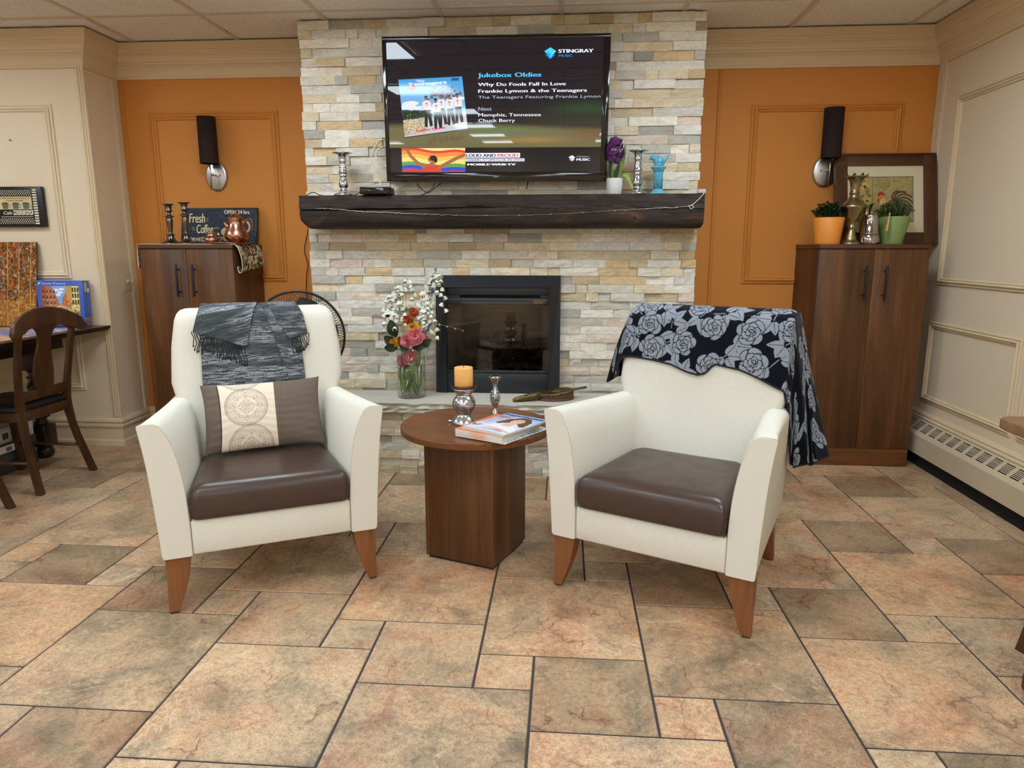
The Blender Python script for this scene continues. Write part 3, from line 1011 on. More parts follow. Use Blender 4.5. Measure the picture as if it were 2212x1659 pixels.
def mantel():
    t = thing('mantel_beam', 'thick dark timber mantel beam with a long crack across the stone chimney', 'mantel', (-0.37, 3.93, BZ0))
    rr = random.Random(2)
    nx = 150; x0, x1 = -1.092, 1.102; H = BZ1 - BZ0; D0 = BY0 - 3.93; D1 = BY1 - 3.93
    prof = [(D1, 0.0), (D0 + 0.06, 0.0), (D0 + 0.030, 0.004), (D0 + 0.010, 0.022), (D0 + 0.003, 0.045), (D0, 0.07), (D0, 0.095), (D0 + 0.0, 0.100), (D0 + 0.022, 0.104), (D0 + 0.0, 0.108),
            (D0, 0.125), (D0 + 0.002, 0.150), (D0 + 0.003, H - 0.006), (D0 + 0.012, H), (D1, H)]
    rings = []
    for i in range(nx + 1):
        f = i / nx; x = x0 + (x1 - x0) * f
        crack = 0.0
        if f < 0.50: crack = min(1, max(0.0, 1.0 - abs(f - 0.2) * 2.4))
        if f < 0.05: crack = 1.0
        zc = 0.004 * math.sin(x * 2.4 + 1) + 0.010 * (f - .2) * (1 if f < .6 else 0)
        ring = []
        for k, (y, z) in enumerate(prof):
            w = 0.0022 * math.sin(x * 9 + k) + 0.0016 * math.sin(x * 31 + 2 * k) + rr.uniform(-.0006, .0006)
            if k in (0, 14): w = 0
            yy, zz = y, z
            if k in (7, 8, 9):
                zz = 0.104 + zc + (z - 0.104) * (0.4 + crack * 1.0)
                if k == 8: yy = D0 + 0.024 * crack
            end = min(f, 1 - f)
            tap = max(0, 1 - end / 0.012)
            if 2 <= k <= 12: yy += 0.006 * tap ** 2
            ring.append((x, yy + w, zz + (w * 0.5 if k not in (0, 1, 13, 14) else 0)))
        rings.append(ring)
    # ends: left end undercut towards the bottom
    for i in range(0, 6):
        rings[i] = [(x + max(0, (0.05 - z)) * 0.9 * (1 - i / 6), y, z) for x, y, z in rings[i]]
    for i in range(nx - 4, nx + 1):
        rings[i] = [(x - max(0, (0.02 - z)) * 0.5, y, z) for x, y, z in rings[i]]
    mb = MB(); mb.loft(rings)
    mb.build('beam', m_beam, t, sharp=50)
    kn = plain('knot_hole', rgb(16, 10, 8), 0.8)
    mb = MB()
    for (x, z, a, b) in ((-0.92, 0.118, .010, .005), (-0.92, 0.078, .007, .005), (-0.03, 0.13, .008, .004), (0.62, 0.118, .006, .004), (0.735, 0.055, .006, .006), (0.745, 0.048, .012, .004)):
        mb.ball((x, D0 + 0.0005, z), 1.0, sc=(a, 0.0016, b), n=12, m=6)
    mb.build('knot', kn, t)
mantel()
# fairy-light wire along the beam
m_wire = plain('silver_wire', rgb(190, 186, 178), 0.25, 1.0)
m_clear = NT('clear_plastic').set(color=(0.9, 0.9, 0.9, 1), rough=0.25, trans=0.6, ior=1.45).m
def wire():
    t = thing('string_light', 'thin silver fairy light wire drooping along the front of the mantel beam', 'string lights', (0.0, BY0 - 0.006, 0))
    pts = [(-1.365, 1.462), (-1.30, 1.463), (-1.20, 1.455), (-1.08, 1.446), (-0.95, 1.441), (-0.80, 1.434), (-0.65, 1.428), (-0.50, 1.424), (-0.35, 1.424),
           (-0.2, 1.426), (-0.05, 1.431), (0.1, 1.437), (0.25, 1.446), (0.40, 1.454), (0.55, 1.461), (0.64, 1.466)]
    P = catmull([(x, 0, z) for x, z in pts], 160)
    rr = random.Random(6)
    w = MB(); w.tube([(p.x, 0.001 + rr.uniform(-.0015, .001), p.z + rr.uniform(-.0022, .0022)) for p in P], 0.0013, 5)
    w.build('wire', m_wire, t)
    for k in range(8, 160, 12):
        p = P[k]; MB().ball((p.x, -0.002, p.z), 0.0028, n=8, m=6, sc=(1.5, 1, 1)).build('bulb', m_clear, t)
    mb = MB(); mb.tube(catmull([(0.64, 0, 1.466), (0.66, -0.004, 1.472), (0.672, -0.004, 1.462), (0.658, -0.004, 1.455), (0.65, -0.003, 1.468), (0.665, -0.002, 1.474), (0.70, 0.0, 1.505), (0.722, 0.004, 1.532), (0.726, 0.012, 1.546)], 50), 0.0022, 6)
    mb.build('lead', plain('clear_lead', rgb(205, 200, 190), 0.3), t)
    MB().box(0.695, 0.735, 0.008, 0.05, BZ1 + 0.001, BZ1 + 0.022, 0.004).build('battery_box', m_clear, t, label='clear battery box')
wire()
# ================================================================ television and what stands on the mantel
m_gloss_black = plain('gloss_black', rgb(14, 14, 16), 0.08, spec=0.6)
m_satin_black = plain('satin_black', rgb(20, 20, 22), 0.35)
def glow(name, col, s=1.0):
    return NT(name).set(color=(0.01, 0.01, 0.01, 1), rough=0.06, spec=0.5, emit=as4(col), emit_s=s).m
def television():
    tilt = math.atan2(0.03, 0.733)
    t = thing('television', 'wall-mounted black television showing a music channel above the mantel', 'television', (-0.383, 3.95, 1.612), rot=Euler((tilt, R(0.35), 0)))
    # local: x right, z up, -y towards the room
    x0, x1, z0, z1 = -0.608, 0.602, -0.001, 0.738
    s0, s1, t0, t1 = -0.586, 0.567, 0.0487, 0.7165
    mb = MB()
    for a, b, c, d in ((x0, x1, t1, z1), (x0, x1, z0, t0), (x0, s0, t0, t1), (s1, x1, t0, t1)):
        mb.box(a, b, -0.004, 0.02, c, d, 0.0015)
    mb.build('bezel', m_gloss_black, t)
    mb = MB(); mb.box(x0 + 0.01, x1 - 0.01, 0.012, 0.036, z0 + 0.01, z1 - 0.01, 0.006)
    mb.box(-0.3, 0.3, 0.03, 0.052, 0.15, 0.5, 0.01)
    mb.build('back_cover', m_satin_black, t)
    # picture: dark upper field, blurred olive floor, dark strip
    cv = Canvas(s1 - s0, t1 - t0, 0.0042, rgb(26, 21, 31))
    u, v = cv.u + s0, cv.v + t0
    def blend(mask, col):
        c = np.array(col[:3]); cv.c[:] = cv.c * (1 - mask[..., None]) + c * mask[..., None]
    S = lambda x, a, b: np.clip((x - a) / (b - a), 0, 1) ** 2 * (3 - 2 * np.clip((x - a) / (b - a), 0, 1))
    arch = 0.30 - 0.05 * np.clip(u - 0.0, 0, 1) ** 1.0
    blend(S(-v, -0.42, -0.28) * S(u, -0.2, 0.45) * 0.8, rgb(62, 62, 48))
    blend(np.exp(-((u - 0.48) / 0.16) ** 2 - ((v - 0.375) / 0.03) ** 2) * 0.7, rgb(50, 84, 52))
    blend(S(-v, -0.33, -0.22) * S(-u, 0.1, 0.55), rgb(96, 84, 56))
    low = 1 - S(v, arch - 0.03, arch + 0.012)
    blend(low, rgb(124, 116, 78))
    blend(low * np.exp(-((u - 0.02) / 0.22) ** 2 - ((v - 0.265) / 0.022) ** 2) * 0.9, rgb(112, 134, 84))
    blend(low * S(u, 0.33, 0.55) * S(v, 0.18, 0.27), rgb(128, 94, 64))
    blend(low * np.exp(-((u - 0.2) / 0.16) ** 2 - ((v - 0.215) / 0.016) ** 2) * 0.8, rgb(176, 142, 82))
    blend(low * np.exp(-((u - 0.10) / 0.1) ** 2 - ((v - 0.245) / 0.006) ** 2) * 0.7, rgb(120, 120, 122))
    for k, (x, z) in enumerate(((-0.36, .205), (-0.335, .222), (-0.30, .216), (-0.27, .222), (-0.24, .228), (-0.215, .22), (-0.19, .232))):
        blend(np.exp(-((u - x) / 0.012) ** 2 - ((v - z) / 0.012) ** 2) * 0.55, rgb(104, 78, 52))
    cv.put(v < 0.1775, rgb(22, 20, 26))
    mt = printed('screen_picture', 0.018, 0.42, 0.85)
    cv.mesh('screen', mt, t, lambda a, b: (a + s0, np.full_like(a, 0.0), b + t0))['label'] = 'lit screen'
    M = lambda x, z, y=-0.0012: Matrix.Translation((x, y, z)) @ Matrix.Rotation(PI / 2, 4, 'X')
    cy, wh, gy, bl = glow('cyan_text', rgb(96, 196, 255)), glow('white_text', rgb(238, 240, 255)), glow('pale_text', rgb(190, 196, 214)), glow('navy_print', rgb(34, 48, 104))
    rd = glow('red_print', rgb(222, 40, 70))
    def T(s, x, z, w, h, m, bold=0.0, sh=0.0, y=-0.0012): text_mesh('caption', s, w, h, m, M(x, z, y), t, bold=bold, shear=sh)
    T('Jukebox Oldies', -0.0948, 0.532, 0.336, 0.0215, cy, 0.022)
    T('Why Do Fools Fall In Love', -0.0942, 0.488, 0.466, 0.0165, wh, 0.016)
    T('Frankie Lymon & the Teenagers', -0.093, 0.455, 0.577, 0.0165, wh, 0.016)
    T('The Teenagers Featuring Frankie Lymon', -0.0943, 0.4252, 0.651, 0.0145, gy, 0.0)
    T('Next', -0.0939, 0.365, 0.072, 0.0185, gy, 0.0)
    T('Memphis, Tennessee', -0.0941, 0.335, 0.337, 0.0165, wh, 0.010)
    T('Chuck Berry', -0.0944, 0.3067, 0.198, 0.0165, wh, 0.010)
    T('STINGRAY', 0.3317, 0.647, 0.181, 0.017, wh, 0.03)
    T('MUSIC', 0.333, 0.627, 0.072, 0.012, glow('blue_text', rgb(70, 150, 240)), 0.0)
    mb = MB(); mb.box(-0.0949, 0.5164, -0.001, -0.0004, 0.5205, 0.5215); mb.build('divider', glow('rule', rgb(70, 62, 62)), t)
    # channel emblem: a folded diamond over a smaller one
    def emblem(cx, cz, w, h, cols):
        P = [((0, .5), (.5, .17), (.08, -.02), (-.5, .17)), ((-.5, .17), (.08, -.02), (0, -.5), (-.12, -.3)), ((.5, .17), (.08, -.02), (0, -.5), (.16, -.2)),
             ((-.42, -.16), (-.2, -.14), (0, -.5), (0, -.5)), ((.42, -.16), (.2, -.14), (0, -.5), (0, -.5))]
        for q, c in zip(P, cols):
            MB().add([(cx + x * w, -0.0012, cz + z * h) for x, z in q], [[0, 1, 2, 3]]).build('emblem', c, t, recalc=False)
    emblem(0.2883, 0.646, 0.064, 0.056, [glow('em1', rgb(64, 214, 250)), glow('em2', rgb(34, 176, 236)), glow('em3', rgb(96, 226, 255)), glow('em4', rgb(20, 110, 220)), glow('em5', rgb(26, 130, 230))])
    e2 = [wh, gy, wh, gy, wh]
    emblem(0.4133, 0.119, 0.036, 0.032, e2)
    T('STINGRAY', 0.4387, 0.1248, 0.068, 0.0055, gy, 0.01)
    T('MUSIC', 0.4381, 0.1065, 0.0725, 0.0125, wh, 0.03)
    for a, b, c, d in ((-0.1747, 0.1322, 0.1233, 0.1479), (-0.1747, 0.1559, 0.1041, 0.1192)):
        mb = MB(); mb.box(a, b, -0.0008, -0.0002, c, d); mb.build('banner_plate', wh, t)
    T('LOUD AND', -0.1635, 0.1275, 0.162, 0.0155, bl, 0.03, y=-0.002)
    T('PROUD', 0.010, 0.1275, 0.112, 0.0155, rd, 0.02, y=-0.002)
    T('CHANNEL 917 (EPICO) OR 342 (TIVO)', -0.1655, 0.1075, 0.313, 0.0085, bl, 0.02, y=-0.002)
    T('MOBILE\u00b7WEB\u00b7TV', -0.1549, 0.083, 0.262, 0.0105, wh, 0.05, y=-0.002)
    # maker's mark on the bezel
    mk = plain('bezel_print', rgb(190, 190, 194), 0.4)
    text_mesh('maker_mark', 'LG', 0.0145, 0.0085, mk, M(-0.003, 0.0208, -0.0045), t, bold=0.02)
    mb = MB(); mb.tube([(-0.0095 + 0.0045 * math.cos(a), -0.0045, 0.0248 + 0.0045 * math.sin(a)) for a in [2 * PI * k / 16 for k in range(16)]], 0.0007, 4, closed=True)
    mb.box(-0.0098, -0.0092, -0.005, -0.0045, 0.0225, 0.0275)
    mb.build('maker_badge', mk, t)
    dk = plain('button_print', rgb(96, 96, 100), 0.5)
    mb = MB()
    for k in range(8): mb.box(-0.575 + k * 0.016, -0.569 + k * 0.016, -0.0046, -0.004, 0.0065, 0.0082)
    mb.build('button_marks', dk, t)
    # record sleeve shown on the screen: a plain made-up picture
    cw, ch = 0.346, 0.290
    c = Canvas(cw, ch, 0.0015, rgb(90, 178, 232))
    c.c[:] = np.array(rgb(60, 160, 226)[:3]) * (c.v / ch)[..., None] + np.array(rgb(170, 214, 240)[:3]) * (1 - c.v / ch)[..., None]
    rr = random.Random(9)
    for x, z, a, b in ((.05, .165, .045, .014), (.03, .15, .05, .012), (.30, .17, .05, .012), (.08, .14, .05, .01)): c.ell(x, z, a, b, rgb(236, 242, 248))
    c.poly([(0, 0), (cw, 0), (cw, .09), (.2, .085), (.1, .07), (0, .085)], rgb(206, 206, 214))
    for k in range(420):
        x = rr.uniform(0, .12); z = rr.uniform(.01, .095)
        c.ell(x, z, .004, .003, rr.choice([rgb(214, 186, 140), rgb(190, 150, 104), rgb(232, 214, 176), rgb(170, 150, 110)]))
    for k in range(260):
        x = abs(rr.gauss(0, .10)); z = .105 + rr.uniform(-.018, .028) * (1 - x / .4)
        if x < .2: c.ell(x, z, .006, .005, rr.choice([rgb(36, 58, 36), rgb(52, 78, 46), rgb(26, 40, 30)]))
    for k in range(150):
        x = .225 + rr.gauss(0, .035); z = .205 + rr.gauss(0, .016)
        c.ell(x, z, .006, .005, rr.choice([rgb(92, 86, 108), rgb(70, 72, 88), rgb(120, 110, 130)]))
    for x, z, s in ((.138, .125, 1.0), (.218, .125, .93), (.262, .12, .95), (.306, .125, .97), (.188, .108, 1.0)):
        h = s * .1
        c.poly([(x - .016, z), (x + .018, z), (x + .022, z - .085), (x + .006, z - .088), (x, z - .03), (x - .008, z - .09), (x - .022, z - .086)], rgb(34, 28, 32))
        c.poly([(x - .024, z + .002), (x + .024, z + .002), (x + .024, z + .036), (x + .014, z + .050), (x - .012, z + .050), (x - .024, z + .036)], rgb(236, 234, 240))
        c.poly([(x - .024, z + .03), (x - .016, z + .044), (x - .022, z - .002), (x - .032, z)], rgb(224, 222, 232))
        c.rect(x - .006, x + .007, z + .034, z + .038, rgb(196, 60, 60)); c.rect(x - .001, x + .002, z + .018, z + .038, rgb(196, 60, 60))
        c.ell(x + .001, z + .062, .009, .012, rgb(150, 104, 78)); c.ell(x + .001, z + .070, .009, .006, rgb(36, 26, 24))
    c.rect(.055, .090, .232, .262, rgb(200, 48, 62))
    q = np.array([(-0.4995, 0.2322), (-0.1524, 0.2742), (-0.1797, 0.5377), (-0.5256, 0.5247)])
    def pos(a, b):
        f, g = a / cw, b / ch
        P = [(1 - f) * (1 - g) * q[0][i] + f * (1 - g) * q[1][i] + f * g * q[2][i] + (1 - f) * g * q[3][i] for i in (0, 1)]
        return P[0], np.full_like(a, -0.0012), P[1]
    alb = c.mesh('album_picture', printed('album_print', 0.05, 0.5, 0.95), t, pos); alb['label'] = 'record sleeve shown on screen'
    mb = MB(); mb.add([(-0.503, -0.0008, 0.227), (-0.150, -0.0008, 0.2700), (-0.1524, -0.0008, 0.276), (-0.4995, -0.0008, 0.234)], [[0, 1, 2, 3]])
    mb.build('album_edge', glow('album_edge', rgb(52, 48, 52)), t)
    Rz = Matrix.Rotation(-R(2.2), 4, 'Y')
    def TA(s, x, z, w, h, m, bold, ang): text_mesh('caption', s, w, h, m, Matrix.Translation((x, -0.0026, z)) @ Matrix.Rotation(-R(ang), 4, 'Y') @ Matrix.Rotation(PI / 2, 4, 'X'), t, bold=bold)
    TA('The', -0.4283, 0.5098, 0.045, 0.012, wh, 0.03, 2.4)
    TA('T', -0.470, 0.4862, 0.024, 0.021, wh, 0.04, 2.4)
    TA('eenagers', -0.4388, 0.4945, 0.175, 0.0155, wh, 0.035, 2.8)
    TA('Frankie Lymon', -0.4333, 0.2585, 0.158, 0.0115, rd, 0.03, 6.0)
    mb = MB()
    for k in range(5): mb.box(-0.237 + k * .008, -0.2305 + k * .008, -0.003, -0.0015, 0.516 + .0003 * k, 0.5295 + .0003 * k)
    mb.build('album_mark', glow('album_mark', rgb(24, 60, 120)), t)
    # advertising strip: a person in a red vest holding a rainbow flag overhead
    bw, bh = 0.352, 0.1255
    c = Canvas(bw, bh, 0.0012, rgb(246, 236, 150))
    uu = c.u / bw
    wave = 0.006 * np.sin(uu * 9) - 0.016 * uu
    for z0_, col in ((.125, rgb(236, 70, 60)), (.112, rgb(250, 150, 64)), (.092, rgb(252, 196, 92)), (.074, rgb(246, 232, 130)), (.052, rgb(104, 164, 74)), (.034, rgb(40, 80, 216)), (.016, rgb(212, 60, 66))):
        c.put(c.v < z0_ + wave + 0.012 * (1 - uu) * 0 , col)
    skin = rgb(176, 108, 72)
    c.poly([(.11, 0), (.215, 0), (.222, .012), (.20, .036), (.17, .044), (.135, .040), (.118, .03)], rgb(226, 66, 50))
    c.line([(.125, .026), (.085, .05), (.052, .082), (.03, .118)], .017, skin)
    c.line([(.205, .022), (.25, .045), (.30, .07), (.345, .088)], .018, skin)
    c.poly([(.15, .03), (.185, .03), (.182, .055), (.158, .055)], skin)
    c.ell(.166, .064, .019, .023, skin); c.ell(.176, .073, .019, .014, rgb(42, 28, 24)); c.ell(.188, .064, .010, .016, rgb(42, 28, 24))
    c.rect(.146, .168, .064, .067, rgb(60, 36, 30)); c.ell(.156, .052, .006, .0022, rgb(245, 240, 236))
    c.mesh('banner_picture', printed('banner_print', 0.05, 0.5, 0.95), t, lambda a, b: (a - 0.5200, np.full_like(a, -0.0012), b + 0.0492))['label'] = 'rainbow flag banner on screen'
television()

def lathe_thing(mb, prof, n=40, **k): mb.lathe(prof, n, **k)
m_silver = NT('polished_silver'); m_silver.set(color=rgb(200, 206, 212), metal=1.0, rough=0.13); m_silver = m_silver.m
def stick(label, loc, h, rt, rb, group):
    t = thing('candlestick', label, 'candlestick', loc, group=group)
    k = h / 0.23
    P = [(rb, 0), (rb * 1.0, .006), (rb * .86, .012), (rb * .55, .020), (.022, .030), (.017, .040), (.019, .044), (.026, .050), (.027, .062), (.020, .090), (.017, .100), (.021, .104), (.022, .110),
         (.017, .116), (.024, .122), (.025, .130), (.018, .138), (.021, .150), (.019, .162), (.015, .176), (.021, .182), (.021, .188), (.017, .192), (.021, .198), (.020, .204), (.024, .212), (rt * .62, .219), (rt, .226), (rt, .2285), (rt * .9, .229), (rt * .5, .224), (.004, .2235)]
    mb = MB(); mb.lathe([(r, z * k) for r, z in P], 48)
    mb.build('stem', m_silver, t)
    mb = MB(); mb.lathe([(0.004, .2232 * k), (.0035, .233 * k), (0.0008, .236 * k)], 10); mb.build('spike', m_silver, t)
    return t
stick('bulbous silver candlestick at the left end of the mantel, beside the black box', (-1.222, 3.900, 1.5345), 0.229, 0.055, 0.056, 'silver candlesticks on the mantel')
stick('bulbous silver candlestick on the mantel between the purple hyacinth and the blue bird', (0.382, 3.900, 1.534), 0.226, 0.052, 0.052, 'silver candlesticks on the mantel')

# cable box and leads
t = thing('cable_box', 'small flat black cable box on the mantel edge below the television', 'cable box', (-1.029, 3.89, 1.534))
MB().box(-0.083, 0.080, -0.068, 0.055, 0.004, 0.042, 0.003).build('casing', m_satin_black, t)
mb = MB(); mb.box(-0.081, 0.078, -0.0695, -0.067, 0.008, 0.038, 0.001); mb.build('front_panel', m_gloss_black, t)
mb = MB(); mb.ball((-0.028, -0.070, 0.022), 0.0022, n=10, m=6); mb.build('indicator', plain('led_white', rgb(220, 225, 235), 0.3), t)
pr = plain('grey_print', rgb(110, 110, 112), 0.6)
mb = MB(); mb.box(-0.074, -0.056, -0.0702, -0.0695, 0.020, 0.0212); mb.box(-0.066, -0.060, -0.0702, -0.0695, 0.026, 0.0272); mb.box(0.050, 0.062, -0.0702, -0.0695, 0.0125, 0.0140)
mb.build('panel_print', pr, t)
for sx in (-0.065, 0.062):
    for sy in (-0.03, 0.04): MB().box(sx - .007, sx + .007, sy - .007, sy + .007, 0, 0.005).build('foot', m_black, t)
m_cable_w = plain('white_cable', rgb(216, 210, 190), 0.45)
m_cable_b = plain('black_cable', rgb(18, 17, 16), 0.5)
def cable(label, pts, r, m, n=60, cat='cable'):
    mb = MB(); P = catmull(pts, n); mb.tube(P, r, 8)
    o = mb.build('cable', m); return tag(o, label, cat)
cable('white cable looping out from behind the television down to the black box', [(-0.965, 3.997, 1.85), (-1.002, 3.99, 1.843), (-1.031, 3.958, 1.828), (-1.059, 3.952, 1.79), (-1.074, 3.95, 1.751), (-1.068, 3.95, 1.701), (-1.044, 3.948, 1.642), (-1.022, 3.95, 1.592), (-1.019, 3.955, 1.56)], 0.0042, m_cable_w)
cable('short white cable loop tight against the television left edge', [(-0.965, 3.998, 1.815), (-1.005, 3.99, 1.807), (-1.034, 3.968, 1.792), (-1.051, 3.966, 1.763), (-1.049, 3.966, 1.739), (-1.029, 3.968, 1.714), (-1.0, 3.99, 1.691), (-0.965, 3.998, 1.68)], 0.0042, m_cable_w)
cable('pale cable rising from the black box to the television underside', [(-0.965, 3.96, 1.552), (-0.95, 3.985, 1.572), (-0.92, 3.994, 1.596), (-0.89, 3.998, 1.606)], 0.0036, m_cable_w, 30)
cable('thin black cable curving under the television onto the mantel', [(-0.831, 3.998, 1.606), (-0.819, 3.985, 1.59), (-0.767, 3.98, 1.556), (-0.71, 3.995, 1.598), (-0.70, 3.998, 1.608)], 0.0022, m_cable_b, 40)
cable('thin black cable lying along the mantel beside the black box', [(-0.94, 3.95, 1.540), (-0.873, 3.97, 1.5375), (-0.80, 3.985, 1.545), (-0.745, 3.99, 1.58), (-0.73, 3.998, 1.608)], 0.0022, m_cable_b, 40)
cable('short black cable end hanging below the television middle', [(-0.208, 3.997, 1.612), (-0.211, 3.98, 1.60), (-0.216, 3.975, 1.572)], 0.003, m_cable_b, 12)
cable('black cable running along the mantel and hanging down the orange wall behind the fan',
      [(-1.105, 3.955, 1.545), (-1.132, 3.97, 1.552), (-1.158, 3.985, 1.560), (-1.185, 3.985, 1.546), (-1.25, 3.99, 1.540), (-1.33, 3.985, 1.540), (-1.385, 3.98, 1.545), (-1.419, 3.975, 1.560), (-1.452, 3.98, 1.552), (-1.500, 4.02, 1.52),
       (-1.512, 4.08, 1.43), (-1.56, 4.24, 1.38), (-1.635, 4.435, 1.36), (-1.668, 4.44, 1.24), (-1.650, 4.44, 1.153), (-1.666, 4.44, 1.06), (-1.668, 4.44, 0.94), (-1.645, 4.44, 0.84), (-1.62, 4.44, 0.70), (-1.60, 4.43, 0.60), (-1.60, 4.42, 0.30), (-1.60, 4.42, 0.2)], 0.0026, m_cable_b, 120)

# purple hyacinth in a white pot
def leafblade(mb, P, w, n=14, fold=0.25, mi=0):
    """strap leaf along a control polyline"""
    C_ = catmull(P, n); rings = []
    side = Vector((1, 0, 0))
    d0 = (C_[-1] - C_[0])
    side = d0.cross(Vector((0, -1, 0.2)))
    if side.length < 1e-5: side = Vector((1, 0, 0))
    side.normalize()
    vs = []; fs = []
    for i, p in enumerate(C_):
        f = i / (n - 1); ww = w * min(1.0, 0.35 + 1.6 * f) * (1 - f ** 3) + 0.0004
        d = (C_[min(i + 1, n - 1)] - C_[max(i - 1, 0)]).normalized()
        nn = side.cross(d).normalized()
        vs += [tuple(p - side * ww + nn * ww * fold), tuple(p), tuple(p + side * ww + nn * ww * fold)]
    for i in range(n - 1):
        a = i * 3; fs += [[a, a + 1, a + 4, a + 3], [a + 1, a + 2, a + 5, a + 4]]
    mb.add(vs, fs, mi, True)
def leaf_mat(name, a, b, rough=0.5):
    t = NT(name); t.set(rough=rough, spec=0.3)
    n = t.noise(t.coord('Object'), 30, 3)
    t.base(t.mix(n, a, b)); return t.m
m_leaf = leaf_mat('leaf_green', rgb(128, 154, 78), rgb(84, 112, 52))
m_leaf_d = leaf_mat('leaf_dark', rgb(44, 62, 34), rgb(28, 42, 24))
m_leaf_y = leaf_mat('leaf_bright', rgb(150, 176, 60), rgb(110, 140, 44))
m_stem = leaf_mat('stem_green', rgb(110, 136, 70), rgb(84, 108, 54))
m_purple = leaf_mat('petal_purple', rgb(104, 44, 112), rgb(66, 26, 80), 0.6)
m_ceramic_w = plain('white_ceramic', rgb(214, 216, 216), 0.35)
m_soil = plain('potting_soil', rgb(50, 38, 30), 0.95)
def star_flower(mb, c, d, r, n=6, mi=0):
    """small six-petalled floret facing direction d"""
    d = Vector(d).normalized(); a = d.orthogonal().normalized(); b = d.cross(a)
    for k in range(n):
        t_ = 2 * PI * k / n
        e = a * math.cos(t_) + b * math.sin(t_); s = d.cross(e)
        p0 = Vector(c); p1 = p0 + e * r * .55 + d * r * .35; p2 = p0 + e * r + d * r * .10
        mb.add([tuple(p0), tuple(p1 - s * r * .26), tuple(p2), tuple(p1 + s * r * .26)], [[0, 1, 2, 3]], mi, True)
t = thing('potted_hyacinth', 'purple hyacinth in a small white pot on the mantel beside the television', 'potted plant', (0.261, 3.905, 1.534))
mb = MB(); mb.lathe([(0.037, 0), (0.0385, 0.002), (0.0425, 0.050), (0.044, 0.080), (0.0435, 0.083), (0.041, 0.083), (0.040, 0.072)], 40, cap1=False)
mb.build('pot', m_ceramic_w, t)
mb = MB(); mb.lathe([(0.0405, 0.072), (0.02, 0.074), (0.001, 0.075)], 24); mb.build('soil', m_soil, t)
mb = MB(); mb.tube(catmull([(-0.012, 0, .07), (-0.015, 0, .12), (-0.012, 0, .18), (-0.002, 0, .27)], 20), 0.004, 8); mb.build('stem', m_stem, t)
rr = random.Random(12)
mb = MB()
for k in range(120):
    f = rr.random(); a = rr.uniform(0, 2 * PI)
    z = 0.172 + 0.112 * f; r = 0.036 * math.sin(PI * (0.18 + 0.72 * f)) + 0.006
    e = Vector((math.cos(a), math.sin(a) * .9, rr.uniform(-.2, .5)))
    star_flower(mb, (-0.002 + e.x * r, e.y * r, z + e.z * .01), e, rr.uniform(.013, .019))
mb.build('bloom', m_purple, t)
mb = MB()
for x, z in ((-0.024, .290), (-0.006, .296), (0.012, .292), (0.028, .286)):
    for k in range(3): leafblade(mb, [(x, 0, z - .02), (x + rr.uniform(-.008, .008), rr.uniform(-.01, .01), z)], .004, 5)
mb.build('bud', m_leaf_d, t)
for P, w, m in (([(0.010, .008, .07), (0.028, .01, .14), (0.045, .01, .20), (0.052, .006, .265)], .015, m_leaf), ([(0.0, -.008, .07), (0.010, -.01, .12), (0.026, -.012, .175)], .013, m_leaf_d),
                ([(-0.018, .01, .07), (-0.024, .01, .12), (-0.022, .012, .19)], .012, m_leaf_d), ([(0.022, -.01, .074), (0.042, -.024, .097), (0.062, -.03, .094), (0.084, -.034, .050), (0.096, -.036, .022)], .011, m_leaf_y)):
    mb = MB(); leafblade(mb, P, w); mb.build('leaf', m, t)

# blue bird figurine on a fluted column
m_blue = NT('turquoise_glaze'); m_blue.set(rough=0.15, spec=0.5)
n_ = m_blue.noise(m_blue.coord('Object'), 60, 4, 0.6, 1.5)
m_blue.base(m_blue.ramp(n_, [(0.3, rgb(60, 132, 158)), (0.55, rgb(96, 172, 198)), (0.75, rgb(140, 202, 220))])); m_blue.bump(n_, 0.25, 0.003); m_blue = m_blue.m
t = thing('bird_figurine', 'turquoise ceramic bird perched on a small fluted column at the right end of the mantel', 'figurine', (0.492, 3.905, 1.534))
mb = MB(); mb.lathe([(.040, 0), (.040, .006), (.034, .012), (.028, .020), (.027, .026)], 40)
mb.build('base', m_blue, t)
mb = MB(); mb.lathe([(.024, .024), (.0235, .110), (.024, .116)], 60, wob=lambda a, i, z: 1 + 0.05 * math.cos(a * 12))
mb.build('column', m_blue, t)
mb = MB(); mb.lathe([(.025, .114), (.028, .120), (.031, .128), (.039, .134), (.0395, .141), (.036, .143)], 48, wob=lambda a, i, z: 1 + (0.035 * math.cos(a * 8) if z > .12 else 0))
mb.build('capital', m_blue, t)
mb = MB()
ax = [(-.044, 0, .178), (-.040, 0, .183), (-.032, 0, .187), (-.020, 0, .183), (-.006, 0, .172), (.012, 0, .168), (.026, 0, .175), (.040, 0, .190), (.054, 0, .206)]
rads = [.001, .011, .017, .020, .026, .024, .013, .006, .004]
# body as one swept surface
mb.tube(catmull([Vector(p) for p in ax], 40), [float(r) for r in np.interp(np.linspace(0, 8, 40), range(9), rads)], 20)
body = mb.build('bird', m_blue, t)
mb = MB(); mb.lathe([(.024, .142), (.026, .150), (.022, .165)], 24); mb.build('perch', m_blue, t)
mb = MB(); mb.lathe([(.004, 0), (.0025, .005), (0.0004, .010)], 10, M=Matrix.Translation((-.046, 0, .181)) @ Matrix.Rotation(-PI / 2 - .3, 4, 'Y')); mb.build('beak', m_blue, body)
